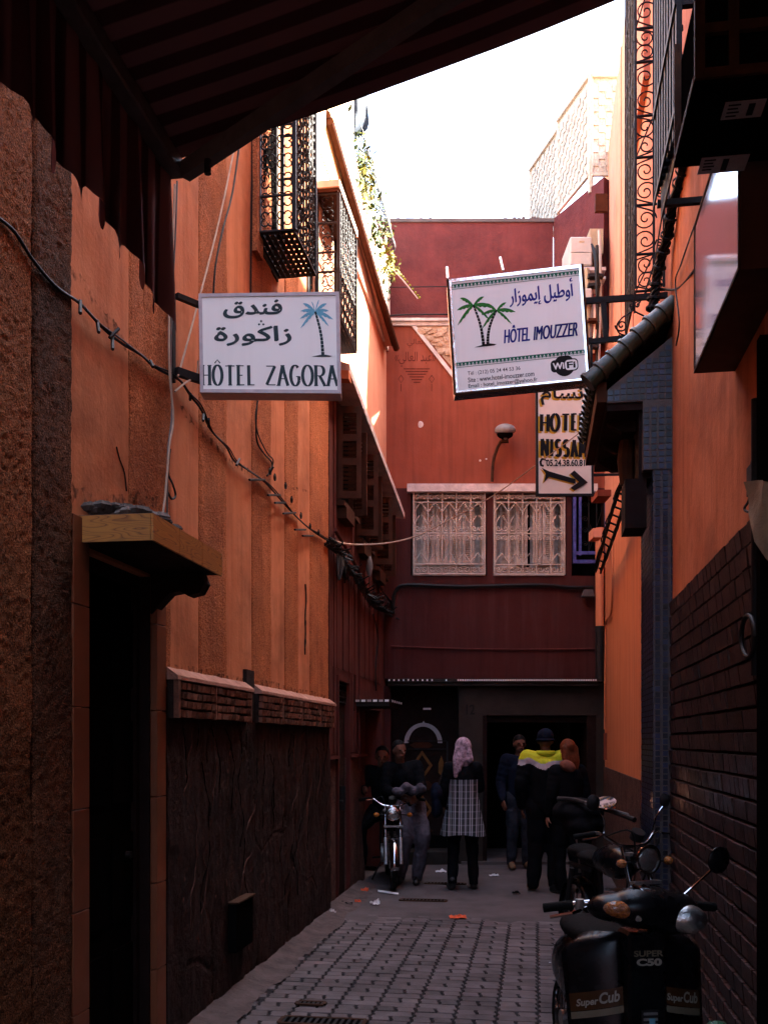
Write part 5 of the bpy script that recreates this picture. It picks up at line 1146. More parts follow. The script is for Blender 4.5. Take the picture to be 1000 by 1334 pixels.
for i, (x0, y0, x1, y1, D, lb) in enumerate(((742, 308, 771, 346, 11.9, 'boxy white outdoor air conditioner beside the top corner of the tilted sign'), (757, 375, 771, 396, 11.6, 'small white box mounted among the pipes just right of the tilted sign'))):
    t = thing('air_conditioner' if i == 0 else 'junction_box', lb, 'air conditioner' if i == 0 else 'box', P((x0+x1)/2, y1, D))
    a, b = P(x0, y1, D), P(x1, y0, D); mb = MB(); mb.slab(a, RT*(b-a).dot(RT), UP*(b.z-a.z), FW*.55); mb.build('casing', m_acwhite, t, bevel=.015)
    if i == 0:
        MB().slab(P(754, 316, D)-FW*.004, RT*.06, UP*.02, FW*.0035).build('handle', m_beige, t); MB().slab(P(743, 329, D)-FW*.003, RT*.25, UP*.004, FW*.0025).build('seam', m_iron, t)
        MB().slab(P(756, 352, D), RT*.3, UP*.04, FW*.5).build('bracket', m_whitemetal, t); MB().slab(P(758, 363, D), RT*.28, UP*.03, FW*.4).build('bracket', m_paint_white, t)
MB().slab(P(768, 330, 12.1), RT*.16, UP*.30, FW*.5).build('air_conditioner', m_beige, label='second beige outdoor unit tucked behind the boxy white one against the pink wall', cat='air conditioner')
t = thing('pipe_cluster', 'tangle of beige pipes, cables and brackets in the corner right of the tilted sign', 'pipes', P(775, 460, 11.8))
for x, y0, y1, m in ((764, 350, 470, m_beige), (769, 372, 440, m_pvc), (773, 396, 460, m_cream), (777, 320, 520, m_iron), (776, 340, 430, m_rust), (780, 300, 470, m_acwhite)):
    MB().tube(smoothpath([P(x+1.5*math.sin(k), y0+(y1-y0)*k/4, 11.7) for k in range(5)], 4), .030 if m is m_beige else .02, 7).build('pipe', m, t, smooth=True)
for k in range(8): MB().tube(smoothpath([P(770+k*.8, 318+k*3, 11.6), P(776, 330+k*6, 11.5), P(778+k % 3, 350+k*10, 11.5)], 5), .012, 5).build('cable', m_cable, t)
for y, w__ in ((360, 20), (372, 16), (418, 12), (452, 14)): MB().slab(P(766, y, 11.6), RT*w__/F*11.6, UP*.035, FW*.1).build('bracket', m_beam if y % 4 else m_iron, t)
MB().slab(P(778, 646, 9.6), RT*.13, UP*.06, FW*.3).build('brick_stub', m_salmon, label='short terracotta coloured stub sticking out behind the narrow arrow sign', cat='stub')
MB().slab(P(772, 700, 11.9), RT*.11, UP*.11, FW*.25).build('capital', m_pink, label='pale plaster block on top of the corner drain pipe', cat='block')
# cable ladder along the far right wall
t = thing('cable_ladder', 'black ladder-like cable tray sloping down the bright orange wall under the canopy', 'cable tray', P(785, 720, 10))
tr1 = [P(808, 632, 8.3), P(800, 655, 8.8), P(791, 685, 9.6), P(784, 712, 10.4), P(776, 742, 11.8)]; tr2 = [P(820, 640, 8.3), P(812, 660, 8.8), P(802, 690, 9.6), P(792, 718, 10.4), P(782, 744, 11.8)]
s1, s2 = smoothpath(tr1, 6), smoothpath(tr2, 6)
for s_ in (s1, s2):
    for q in range(3): MB().tube([p+V((0, .01*q, .022*math.sin(i*.8+q*2))) for i, p in enumerate(s_)], .013, 6).build('cable', m_cable, t, smooth=True)
for k in range(1, len(s1)-1, 2): MB().cyl(s1[k], s2[k], .010, 5).build('rung', m_cable, t)
for k in range(14): i = random.randrange(len(s1)-1); MB().tube(smoothpath([s1[i]+V((0, 0, .03)), s1[i]+V((-.04, .1, -.05)), s1[min(i+3, len(s1)-1)]], 4), .007, 4).build('cable', m_cable, t)
MB().tube(smoothpath([onX(x, y, XR-.02) for x, y in ((797, 700), (797, 770), (795, 800), (789, 810), (788, 850), (787, 950))], 6), .012, 6).build('conduit', m_orange, label='thin orange painted conduit stepping down the bright orange wall', cat='conduit', smooth=True)
MB().tube(smoothpath([onX(x, y, XR-.04) for x, y in ((836, 755), (839, 768), (843, 782), (848, 806), (850, 812))], 5), .006, 5).build('wire', m_gold, label='short yellow wire dangling beside the blue mosaic pillar', cat='wire')
MB().box(onX(786, 990, XR-.04), onX(790, 955, XR)).build('meter_cover', m_salmon, label='small reddish cover plate low on the far orange wall', cat='cover')

# ================================================================== ROOF LINE
def screen(a, b, z0, z1, n, label):
    t = thing('reed_screen', label, 'screen', V((a.x, a.y, z0)), 'woven reed screens on the roof terrace'); d = b-a; d.z = 0; L_ = d.length; u = d/L_; nn_ = u.cross(UP)
    mb = MB(); st = .085
    for i in range(int(L_/st)):
        for j in range(int((z1-z0-.1)/st)):
            o = V((a.x, a.y, z0+.05))+u*(i*st)+UP*(j*st); s = .010*(1 if (i+j) % 2 else -1)
            if (i+j) % 2: mb.slab(o+nn_*s+u*.004, u*st*.97, UP*st*.95, nn_*.006)
            else: mb.slab(o+nn_*s+u*.006, u*st*.93, UP*st*.99, nn_*.006)
    mb.build('weave', m_reed, t, kind='stuff'); MB().slab(V((a.x, a.y, z0+.041))+nn_*.001, u*L_, UP*(z1-z0-.082), nn_*.003).build('backing', m_reed, t)
    MB().slab(V((a.x, a.y, z0)), u*L_, UP*.04, nn_*.04).build('rail', m_reed, t); MB().slab(V((a.x, a.y, z1-.04)), u*L_, UP*.04, nn_*.04).build('rail', m_reed, t)
    for q in (a, b): MB().cyl(V((q.x, q.y, z0-.2)), V((q.x, q.y, z1+.02)), .025, 8).build('post', m_reed, t)
sa_, sb_, sm_ = P(768, 98, 12.5), P(691, 200, 14.35), P(727, 150, 13.4); zt_ = sa_.z
screen(sm_, sa_, zt_-1.28, zt_, 8, 'taller woven reed screen nearest the pink wall, on the roof above the oxblood building')
screen(sb_, sm_+(sb_-sm_)*.01, zt_-1.5, zt_-.12, 8, 'lower woven reed screen farther back on the roof, ending at the open sky')
screen(sa_+RT*.02, sa_+RT*.9, zt_-1.28, zt_, 8, 'short woven reed screen turned to face the alley, touching the pink wall')
MB().slab(V((0, 0, 0))+RT*-3+FW*(DE+2.2), RT*10, FW*4, UP*8.3).build('building_core', m_endup, eb)
MB().slab(P(775, 275, 11.3), RT*.14, UP*.20, FW*.05).build('shutter', m_beam, label='little brown shutter poking out at the top of the pink wall near the reed screens', cat='shutter')
# tarp and plants on the terrace
tp = P(457, 95, 10.6); mb = MB(); n = 14; vs = []
out = [(457, 95), (478, 100), (480, 130), (482, 160), (481, 176), (470, 187), (459, 196)]
for j in range(n+1):
    for i in range(9):
        s_ = i/8; t_ = j/n; wmax = (20+5*t_ if t_ < .75 else 25-(t_-.75)*90)
        px_ = 457+wmax*s_; py_ = 95+98*t_-4*s_*(1 if t_ > .6 else 0); vs.append(P(px_, py_, 10.62+.25*s_+.06*math.sin(s_*7+t_*4)))
mb.add(vs, [(j*9+i, j*9+i+1, (j+1)*9+i+1, (j+1)*9+i) for j in range(n) for i in range(8)]); mb.build('tarp', m_tarp, smooth=True, label='grey blue tarpaulin hanging over the roof edge of the sunlit wall', cat='tarpaulin')
def leafcloud(t, c, r, n, mat, sz=.03, name='foliage'):
    mb = MB()
    for i in range(n):
        p = V(c)+V((random.gauss(0, r[0]), random.gauss(0, r[1]), random.gauss(0, r[2]))); d = V((random.gauss(0, 1), random.gauss(0, 1), random.gauss(0, 1))).normalized(); e = d.orthogonal().normalized(); s_ = sz*random.uniform(.6, 1.5)
        mb.add([p, p+d*s_+e*s_*.45, p+d*s_*2.1, p+d*s_-e*s_*.45], [(0, 1, 2, 3)])
    return mb.build(name, mat, t, kind='stuff')
pl = thing('roof_plant', 'sparse yellow green potted greenery spilling over the sunlit roof parapet', 'plant', P(470, 240, 11))
for x, y, D, n_, m in ((463, 205, 10.8, 90, m_leaf), (488, 305, 11.7, 110, m_leaf), (494, 325, 12.0, 80, m_leafy), (466, 215, 10.8, 130, m_leaf), (470, 235, 11, 150, m_leafy), (478, 262, 11.2, 110, m_leaf), (474, 250, 11.1, 90, m_leafy), (484, 290, 11.4, 70, m_leaf)): leafcloud(pl, P(x, y, D), (.06, .2, .12), n_, m, .035)
mb = MB()
for k in range(16):
    a = P(462+random.random()*14, 250, 11); mb.tube(smoothpath([a, a+V((random.uniform(-.05, .12), 0, .2)), a+V((random.uniform(-.1, .25), 0, random.uniform(.3, .5)))], 4), .004, 4)
mb.build('stems', m_leaf, pl)
pv = thing('trailing_plant', 'yellow flowering clump with one long bare stem leaning out before the oxblood wall', 'plant', P(508, 350, 12.4))
leafcloud(pv, P(508, 348, 12.4), (.055, .08, .085), 150, m_leafy, .03); leafcloud(pv, P(504, 372, 12.4), (.03, .05, .07), 30, m_leaf, .03)
st_ = smoothpath([P(512, 352, 12.4), P(525, 365, 12.3), P(544, 389, 12.3)], 6); MB().tube(st_, .008, 5).build('stem', m_palecloth, pv)
mb = MB()
for p in st_[4:]: mb.ball(p+V((.02, 0, .012)), .016, 6, 4)
mb.build('buds', m_leafy, pv)
t = thing('wire_fence', 'curved wire mesh fence along the sunlit terrace parapet', 'fence', P(490, 300, 11.8))
f0, f1 = V((XL+.02, yL(461), 7.92)), V((XL+.02, yL(503), 7.92)); mb = MB()
for k in range(26):
    b = f0.lerp(f1, k/25); mb.tube(smoothpath([b, b+V((.10, 0, .18)), b+V((.02, .05, .42+.1*math.sin(k))), b+V((-.1, .1, .5))], 4), .005, 4)
for h_, x_ in ((.15, .085), (.3, .06), (.45, .0)): mb.tube([f0+V((x_, 0, h_)), f1+V((x_, 0, h_))], .006, 4)
mb.build('mesh', m_iron, t)
mb = MB()
for k in range(9): b = f0.lerp(f1, (k+.5)/9); leafcloud(t, b+V((.05, 0, .15)), (.05, .1, .1), 14, m_leaf if k % 2 else m_leafy, .03, 'climbing_leaves')

# ================================================================== CABLES ON THE LEFT WALL
def lcable(name, label, pts, r, mat, off=.03, group=None, cat='cable'):
    return MB().tube(smoothpath([onX(x, y, XL+off) for x, y in pts], 6), r, 6).build(name, mat, smooth=True, label=label, cat=cat, group=group)
mc = thing('barbed_cable', 'black cable with nails sticking out, sagging down the striped wall past the awning', 'cable', onX(150, 440, XL))
mpts = [(-30, 262), (0, 285), (20, 303), (45, 341), (75, 375), (105, 396), (135, 428), (160, 448), (185, 463), (200, 477), (222, 489), (236, 497), (248, 515), (262, 533), (275, 560), (295, 582), (305, 600), (320, 610), (345, 628), (365, 650), (385, 672), (405, 690), (426, 704)]
mp = smoothpath([onX(x, y, XL+.03) for x, y in mpts], 6); MB().tube(mp, .0068, 7).build('cable', m_cable, mc, smooth=True)
MB().tube([p+V((.01, 0, .010*math.sin(i*.35))) for i, p in enumerate(mp) if i > 30], .0045, 6).build('cable', m_cable, mc, smooth=True)
for x, y, dx, dy in ((105, 392, 0, 16), (127, 418, 2, 15), (147, 440, 0, 15), (143, 440, 12, -12), (196, 470, 3, 8), (248, 521, 0, -8), (265, 540, 0, 8), (272, 556, 0, -10), (312, 598, -4, 8), (345, 625, -20, 0), (352, 616, 4, -8), (365, 645, -16, 0), (372, 655, -14, 0), (385, 668, -16, 1), (398, 690, -14, 0), (408, 698, -14, 0)):
    a = onX(x, y, XL+.035); b = onX(x+dx, y+dy, XL+.06); MB().tube([a, b], .0085, 5).build('nail', m_iron, mc)
MB().tube(smoothpath([onX(x, y, XL+.03) for x, y in ((336, 515), (334, 545), (335, 575), (345, 592), (354, 602), (353, 612), (348, 620))], 5), .006, 5).build('cable', m_cable, mc)
MB().tube(smoothpath([onX(x, y, XL+.03) for x, y in ((338, 515), (333, 540), (336, 565), (348, 590), (356, 600), (352, 618))], 5), .0045, 5).build('cable', m_cable, mc)
for x, y in ((352, 614), (358, 622), (372, 633), (380, 651), (392, 672), (404, 686), (415, 694)):
    mb = MB(); a = onX(x, y, XL+.045); mb.tube(spiral(a, V((0, 1, 0)), UP, .024, 2.3, 0, .4), .006, 5); mb.build('coil', m_cable, mc)
lcable('wire', 'thin grey wire hanging straight down left of the palm tree sign', [(231, 236), (229, 300), (225, 380), (223, 470), (224, 540), (219, 590), (218, 680)], .005, m_pvc, .04, cat='wire')
lcable('wire', 'twin cream wires running from the awning to the rubble topped canopy', [(228, 240), (226, 300), (221, 400), (221, 480), (226, 545), (221, 580), (216, 640), (212, 672)], .006, m_paleline, .05, cat='wire')
MB().tube(smoothpath([onX(x, y, XL+.03) for x, y in ((222, 585), (219, 615), (225, 630), (229, 645), (224, 650), (219, 642))], 5), .006, 5).build('wire', m_cable, label='black wire end curled just above the door canopy', cat='wire')
lcable('rope', 'taut pale rope slanting down behind the palm tree sign', [(306, 190), (285, 290), (262, 380), (240, 462), (232, 490)], .006, m_paleline, .06, cat='rope')
lcable('wire', 'dark wire curving from the wall to the top of the palm tree sign', [(313, 180), (303, 250), (290, 300), (281, 345), (278, 385)], .006, m_cable, .05, cat='wire')
lcable('wire', 'short pale wire looped round the lower arm of the palm tree sign bracket', [(228, 510), (240, 500), (256, 488), (258, 470)], .005, m_paleline, .10, cat='wire')
# bundle farther on
bd = thing('cable_bundle', 'bushy bundle of clipped black cables running down the maroon wall past the brown shutters', 'cable', onX(460, 740, XF))
bp = smoothpath([onX(x, y, XF+.07) for x, y in ((426, 705), (440, 716), (452, 738), (464, 755), (478, 775), (490, 788), (502, 795), (514, 806))], 7)
for q in range(6): MB().tube([p+V((.03*math.sin(i*.7+q), 0, .035*math.sin(i*.5+q*1.1))) for i, p in enumerate(bp)], .010, 5).build('cable', m_cable, bd)
for k in range(90):
    i = random.randrange(6, len(bp)-1); p = bp[i]; MB().tube([p, p+V((random.uniform(-.02, .14), random.uniform(-.16, .05), random.uniform(-.08, .10)))], .008, 4).build('cable_end', m_cable, bd)
for k in range(9):
    p = onX(438+random.random()*10, 722, XF+.08); MB().tube(smoothpath([p, p+V((.03, -.05, -.1-.02*k)), p+V((.05*math.sin(k), .05, -.28+.02*k))], 4), .009, 5).build('cable_loop', m_cable, bd)
MB().tube([onX(436, 690, XF+.05), onX(456, 722, XF+.05), onX(476, 762, XF+.05)], .020, 8).build('conduit', m_maroon, bd)
MB().ball(onX(481, 738, XF+.10), (.04, .04, .12), 12, 8).build('insulator', m_pvc, smooth=True, label='pale rounded fitting hanging under the brown shutters', cat='fitting')
ln = [P(398, 700, 8.2), P(441, 706, 9.9)]+catenary(P(441, 706, 9.9), P(641, 646, 10.6), .02, 4)[1:]+[P(697, 606, 9.6), P(772, 552, 8.8)]
ln = smoothpath([P(430, 703, 9.4), P(455, 709, 10), P(500, 708, 10.2), P(540, 699, 10.3), P(580, 680, 10.2), P(640, 647, 9.8), P(700, 604, 9.0), P(772, 551, 8.1)], 6)
MB().tube(ln, [.011-.007*i/len(ln) for i in range(len(ln))], 6).build('wire', m_paleline, label='pale washing line strung from the cable bundle across the white windows to the arrow sign', cat='line', smooth=True)
lcable('wire', 'dark wire dropping down the maroon wall below the cable bundle', [(486, 800), (492, 830), (489, 870), (490, 900)], .008, m_cable, .03, cat='wire')
lcable('wire', 'dark wire sagging from the shutters towards the dead end corner', [(488, 752), (498, 770), (508, 783), (512, 790)], .010, m_cable, .06, cat='wire')

# ================================================================== PEOPLE
def capsule(mb, a, b, ra, rb, n=12, ell=1.0):
    a, b = V(a), V(b); d = (b-a); L_ = max(d.length, 1e-5); pts, rs = [], []
    dd = d/L_
    for k in range(4): t = math.cos(PI/2*(1-k/3.)) if False else 0; 
    for k in range(4): q = PI/2*(1-k/3); pts.append(a-dd*ra*math.sin(q)); rs.append(max(.002, ra*math.cos(q)))
    for k in range(1, 4): pts.append(a+d*k/4); rs.append(ra+(rb-ra)*k/4)
    for k in range(4): q = PI/2*k/3; pts.append(b+dd*rb*math.sin(q)); rs.append(max(.002, rb*math.cos(q)))
    return mb.tube(pts, rs, n, True, ell)
def chain(mb, pts, rs, n=12):
    for i in range(len(pts)-1): capsule(mb, pts[i], pts[i+1], rs[i], rs[i+1], n)
def hand(mb, wrist, d, palm_n, size=1., curl=.6, side=1):
    d = V(d).normalized(); nn_ = V(palm_n); nn_ = (nn_-d*nn_.dot(d)).normalized(); s_ = d.cross(nn_)*side; w_ = V(wrist)
    for k in range(4): b = s_*(.030-.020*k)*size; capsule(mb, w_+b*.5+d*.01*size, w_+b+d*.075*size, .015*size, .012*size, 8)
    for k, L_ in enumerate((.062, .072, .068, .052)):
        p = w_+s_*(.030-.020*k)*size+d*.078*size; L_ *= size; pts = [p]; dv = d.copy(); 
        for f in (.45, .32, .23): dv = (dv+nn_*curl*.55).normalized(); p = p+dv*L_*f; pts.append(p)
        chain(mb, pts, [.0092*size, .0085*size, .008*size, .007*size], 8)
    p = w_+s_*.032*size+d*.02*size; chain(mb, [p, p+(s_*.6+d*.7+nn_*.3).normalized()*.035*size, p+(s_*.45+d*.9+nn_*.6).normalized()*.065*size], [.012*size, .010*size, .0085*size], 8)
def person(label, loc, yaw, J, skin, clothes, hgt=1.7, fat=1.0, extras=None, group=None):
    # joints in metres for a figure 1.70 m tall facing -Y; J overrides them
    B = dict(pelvis=(0, 0, .93), waist=(0, 0, 1.06), chest=(0, 0, 1.27), neck=(0, .005, 1.43), head=(0, -.01, 1.575),
             shL=(.165, 0, 1.385), elL=(.215, .02, 1.10), wrL=(.215, -.06, .86), shR=(-.165, 0, 1.385), elR=(-.215, .02, 1.10), wrR=(-.215, -.06, .86),
             hipL=(.085, 0, .90), knL=(.095, -.02, .49), anL=(.10, .02, .085), toL=(.12, -.13, .03), hipR=(-.085, 0, .90), knR=(-.095, -.02, .49), anR=(-.10, .02, .085), toR=(-.12, -.13, .03))
    B.update(J or {}); k = hgt/1.70; Rz = Matrix.Rotation(yaw, 3, 'Z'); base = V(loc)
    W = lambda p: base+Rz@(V(p)*k)
    Q = {n_: W(p) for n_, p in B.items()}; fw = Rz@V((0, -1, 0)); sd = Rz@V((1, 0, 0))
    t = thing('person', label, 'person', loc, group)
    mb = MB(); r = lambda v: v*k*fat
    # trunk, head and limbs: one skin
    chain(mb, [Q['pelvis'], Q['waist'], Q['chest']], [r(.125), r(.115), r(.13)], 14)
    for s in ('L', 'R'):
        capsule(mb, Q['chest'], Q['sh'+s], r(.10), r(.058)); chain(mb, [Q['sh'+s], Q['el'+s], Q['wr'+s]], [r(.052), r(.040), r(.026)])
        capsule(mb, Q['pelvis'], Q['hip'+s], r(.11), r(.10)); chain(mb, [Q['hip'+s], Q['kn'+s], Q['an'+s]], [r(.085), r(.058), r(.038)])
        capsule(mb, Q['an'+s]-UP*.03*k, Q['to'+s], r(.040), r(.030))
        hd = (Q['wr'+s]-Q['el'+s]).normalized(); inn = (Q['chest']-Q['wr'+s]); inn.z = 0
        hand(mb, Q['wr'+s], hd, inn if inn.length > .05 else fw, k*1.0, .55, 1 if s == 'L' else -1)
    capsule(mb, Q['neck']-UP*.03, Q['head']-UP*.05*k, .055*k, .050*k)
    hf = (Rz@V(B.get('face', (0, -1, 0)))).normalized(); hs = UP.cross(hf).normalized(); H_ = Q['head']; RH = Matrix((hs, hf, UP)).transposed()
    mb.ball(H_+UP*.02*k, (.073*k, .090*k, .098*k), 20, 14, RH); mb.ball(H_-UP*.055*k+hf*.022*k, (.052*k, .060*k, .058*k), 16, 10, RH)
    capsule(mb, H_+hf*.088*k+UP*.012*k, H_+hf*.112*k-UP*.018*k, .009*k, .015*k, 8)
    for s in (-1, 1): mb.ball(H_+hs*s*.075*k-UP*.005*k, (.012*k, .020*k, .030*k), 8, 6, RH); capsule(mb, H_+hf*.080*k+hs*s*.018*k+UP*.030*k, H_+hf*.076*k+hs*s*.046*k+UP*.028*k, .009*k, .007*k, 6)
    capsule(mb, H_+hf*.084*k-hs*.02*k-UP*.047*k, H_+hf*.084*k+hs*.02*k-UP*.047*k, .008*k, .008*k, 6)
    voxel(mb, 'body', [skin], t, .0085*k, 4)
    eb_ = MB()
    for s in (-1, 1): eb_.ball(H_+hf*.078*k+hs*s*.031*k+UP*.012*k, (.013*k, .010*k, .008*k), 8, 6, RH)
    eb_.build('eyes', m_black, t, smooth=True)
    for c in clothes: clothe(t, Q, k*fat, c, Rz, hf, hs, H_)
    return t, Q, W
def clothe(t, Q, k, c, Rz, hf, hs, H_):
    kind, mat = c[0], c[1]; mb = MB(); vx = .011
    if kind == 'jacket':
        puff = c[2] if len(c) > 2 else 1.0
        chain(mb, [Q['pelvis']+UP*.02, Q['waist'], Q['chest'], Q['neck']-UP*.06], [.152*k*puff, .150*k*puff, .160*k*puff, .085*k*puff], 16)
        for s in ('L', 'R'):
            capsule(mb, Q['chest']+UP*.03*k, Q['sh'+s], .135*k*puff, .080*k*puff); wr = Q['wr'+s]+(Q['el'+s]-Q['wr'+s]).normalized()*.015
            for a, b, ra, rb in ((Q['sh'+s], Q['el'+s], .078, .062), (Q['el'+s], wr, .062, .046)):
                for q in range(4):
                    u0, u1 = q/4, (q+1)/4; capsule(mb, a.lerp(b, u0), a.lerp(b, (u0+u1)/2), k*puff*(ra+(rb-ra)*u0)*1.0, k*puff*(ra+(rb-ra)*u0)*1.09, 10); capsule(mb, a.lerp(b, (u0+u1)/2), a.lerp(b, u1), k*puff*(ra+(rb-ra)*u1)*1.09, k*puff*(ra+(rb-ra)*u1), 10)
        pick = c[3] if len(c) > 3 else None
        o = voxel(mb, 'jacket', mat, t, vx, 3, pick)
    elif kind == 'trousers':
        wd = c[2] if len(c) > 2 else 1.0
        for s in ('L', 'R'):
            capsule(mb, Q['pelvis'], Q['hip'+s], .128*k, .118*k)
            for a, b, ra, rb in ((Q['hip'+s], Q['kn'+s], .108, .078), (Q['kn'+s], Q['an'+s]-UP*.01, .078, .062)):
                for q in range(5):
                    f0 = 1+.07*math.sin(q*2.4+len(s)); f1 = 1+.09*math.cos(q*1.9+1); capsule(mb, a.lerp(b, q/5)+V((.006*math.sin(q*3), .006*math.cos(q*2), 0)), a.lerp(b, (q+1)/5), k*wd*(ra+(rb-ra)*q/5)*f0, k*wd*(ra+(rb-ra)*(q+1)/5)*f1, 10)
        voxel(mb, 'trousers', [mat], t, vx, 3)
    elif kind == 'shoes':
        for s in ('L', 'R'):
            mb = MB(); a = Q['an'+s]; b = Q['to'+s]; g = min(a.z, b.z); capsule(mb, a+UP*.01, a-UP*.03, .050*k, .048*k, 10); capsule(mb, V((a.x, a.y, b.z+.015)), b+UP*.006, .045*k, .038*k, 10); capsule(mb, a-UP*.02, b+UP*.02, .045*k, .03*k, 10)
            for i, v in enumerate(mb.v): 
                if v.z < b.z-.026: v.z = b.z-.026
            voxel(mb, 'shoe', [mat], t, .008, 2)
    elif kind == 'hair':
        R_ = Matrix((hs, hf, UP)).transposed(); mb.ball(H_+UP*.035*k-hf*.012*k, (.083*k, .098*k, .096*k), 20, 12, R_); mb.v = [v for v in mb.v]
        for i, v in enumerate(mb.v):
            d = v-H_
            if d.dot(hf) > .035*k and d.z < .055*k: mb.v[i] = v-hf*(.05*k)
            elif d.z < -.04*k: mb.v[i] = v+UP*.01
        voxel(mb, 'hair', [mat], t, .008, 2)
    elif kind == 'longhair':
        R_ = Matrix((hs, hf, UP)).transposed(); mb.ball(H_+UP*.035*k-hf*.012*k, (.085*k, .10*k, .098*k), 20, 12, R_)
        for s in (-1, -.5, 0, .5, 1): chain(mb, [H_-hf*.05*k+hs*s*.06*k+UP*.02, H_-hf*.085*k+hs*s*.065*k-UP*.12*k, H_-hf*.095*k+hs*s*.055*k-UP*(.24-.02*abs(s))*k], [.045*k, .040*k, .018*k], 10)
        voxel(mb, 'hair', [mat], t, .008, 2)
    elif kind == 'beanie':
        R_ = Matrix((hs, hf, UP)).transposed(); mb.ball(H_+UP*.045*k-hf*.006*k, (.088*k, .100*k, .090*k), 20, 12, R_); mb.tube([H_+UP*.01*k+(hs*math.cos(a)*.086+hf*math.sin(a)*.098-hf*.004)*k for a in [2*PI*q/20 for q in range(21)]], .016*k, 8)
        mb.v = [v if v.z > H_.z-.012*k else V((v.x, v.y, H_.z-.012*k)) for v in mb.v]
        mb.build('beanie', mat, t, smooth=True)
    elif kind == 'scarf':
        R_ = Matrix((hs, hf, UP)).transposed(); mb.ball(H_+UP*.03*k-hf*.012*k, (.095*k, .110*k, .108*k), 20, 12, R_)
        capsule(mb, H_-UP*.04*k-hf*.02*k, Q['neck']+UP*.01, .088*k, .10*k, 16)
        for s, L_ in ((1, .30), (.6, .24), (.2, .16), (-.8, .10)): chain(mb, [H_-hf*.06*k+hs*s*.05*k, H_-hf*.10*k+hs*s*.085*k-UP*.12*k, H_-hf*.115*k+hs*s*.09*k-UP*L_*k], [.05*k, .042*k, .026*k], 10)
        for v in mb.v:
            d = v-H_
            if d.dot(hf) > .05*k and d.z > -.10*k and d.z < .06*k: v -= hf*.045*k
        voxel(mb, 'headscarf', [mat], t, .009, 2)
    elif kind == 'tunic':     # flared, down to the thigh
        z1 = c[2]; base_ = Q['pelvis'].lerp(Q['waist'], .5); prof = [(.150, Q['chest'].z-.035), (.148, Q['waist'].z+.03), (.172, Q['pelvis'].z+.02), (.198, Q['pelvis'].z-.13), (.235, z1)]
        n = 44; vs = []
        for j, (r_, z) in enumerate(prof):
            for i in range(n):
                a = 2*PI*i/n; f = 1+.045*math.sin(a*9+j)*j/4; vs.append(V((Q['pelvis'].x+math.cos(a)*r_*k*f*1.08, Q['pelvis'].y+math.sin(a)*r_*k*f*1.02, z+.012*math.sin(a*3)*(j == 4))))
        mb.add(vs, [(j*n+i, j*n+(i+1) % n, (j+1)*n+(i+1) % n, (j+1)*n+i) for j in range(4) for i in range(n)]); mb.build('tunic', mat, t, smooth=True)
def G(px, D, dz=0): p = P(px, HY, D); return (p.x, p.y, .006+dz)
away = PI+A
# woman in plaid tunic, walking away
t, Q, W = person('woman seen from behind in a black and white plaid tunic, black trousers and pink headscarf', G(603, 10.85), away, dict(shL=(.15, 0, 1.37), shR=(-.15, 0, 1.37), elR=(-.20, -.08, 1.13), wrR=(-.10, -.26, 1.10), elL=(.22, .0, 1.12), wrL=(.20, -.14, .93), knL=(.105, -.04, .49), knR=(-.10, .0, .49), anR=(-.115, .03, .085), toR=(-.13, -.11, .03), anL=(.13, .10, .11), toL=(.15, -.03, .03)),
    m_skin, [('jacket', [m_cloth], .86), ('trousers', m_cloth, .92), ('shoes', m_shoe), ('tunic', m_plaid, .60), ('scarf', m_scarf)], 1.645)
bg_ = W((.29, -.02, .98)); mb = MB(); 
for i in range(9): mb.ball(bg_+V((random.uniform(-.02, .02), random.uniform(-.05, .05), random.uniform(-.16, .13))), (.055, .10, .09), 10, 8)
o = thing('shoulder_bag', 'dark bag hanging at the side of the woman in the plaid tunic', 'bag', bg_-UP*.2); voxel(mb, 'bag_body', [m_navy], o, .012, 3)
MB().tube(smoothpath([bg_+V((0, -.05, .14)), W((.19, -.02, 1.36))+V((0, 0, .06)), bg_+V((0, .06, .14))], 8), .009, 6).build('strap', m_shoe, o)
# man in the yellow yoked jacket
loc2 = G(710, 10.7); k2 = 1.74/1.7
def yoke(c):   # colour blocks sewn into the back of the jacket
    z = c.z
    th = 1.425+.012*math.sin(c.x*30)-.055*max(0, 1-abs(c.x)/.19); return 1 if z > th else (2 if z > th-.062 else 0)
t, Q, W = person('man seen from behind in a black jacket with lime yellow and white shoulders', loc2, away-.05, dict(shR=(-.185, 0, 1.40), shL=(.185, 0, 1.40), elR=(-.32, -.12, 1.22), wrR=(-.30, -.34, 1.25), elL=(.26, .05, 1.12), wrL=(.24, -.06, .88), anL=(.13, .0, .085), toL=(.15, -.14, .03), anR=(-.09, .04, .085), toR=(-.10, -.10, .03)),
    m_skin, [('jacket', [m_cloth, m_lime, m_palecloth], 1.12, yoke), ('trousers', m_cloth, 1.15), ('shoes', m_boot), ('beanie', m_navy)], 1.74)
MB().tube([Q['neck']+(Q['chest']*0)+V((math.cos(a)*.085, math.sin(a)*.085, .015)) for a in [2*PI*q/20 for q in range(21)]], .032, 10).build('collar', m_lime, t, smooth=True)
# auburn haired woman on his right
t, Q, W = person('woman with long auburn hair and dark clothes beside the man with lime yellow shoulders', G(739, 10.55), away+.35, dict(shL=(.15, 0, 1.35), shR=(-.15, 0, 1.35)), m_skin2, [('jacket', [m_cloth, m_tan], 1.0, lambda c: 0), ('trousers', m_cloth, 1.0), ('shoes', m_shoe), ('longhair', m_redhair)], 1.63)
MB().ball(P(739, 998, 10.42), (.088, .055, .060), 16, 10, Matrix.Rotation(A, 3, 'Z')@Matrix.Rotation(.45, 3, 'Y')).build('shoulder_panel', m_tan, t, smooth=True)
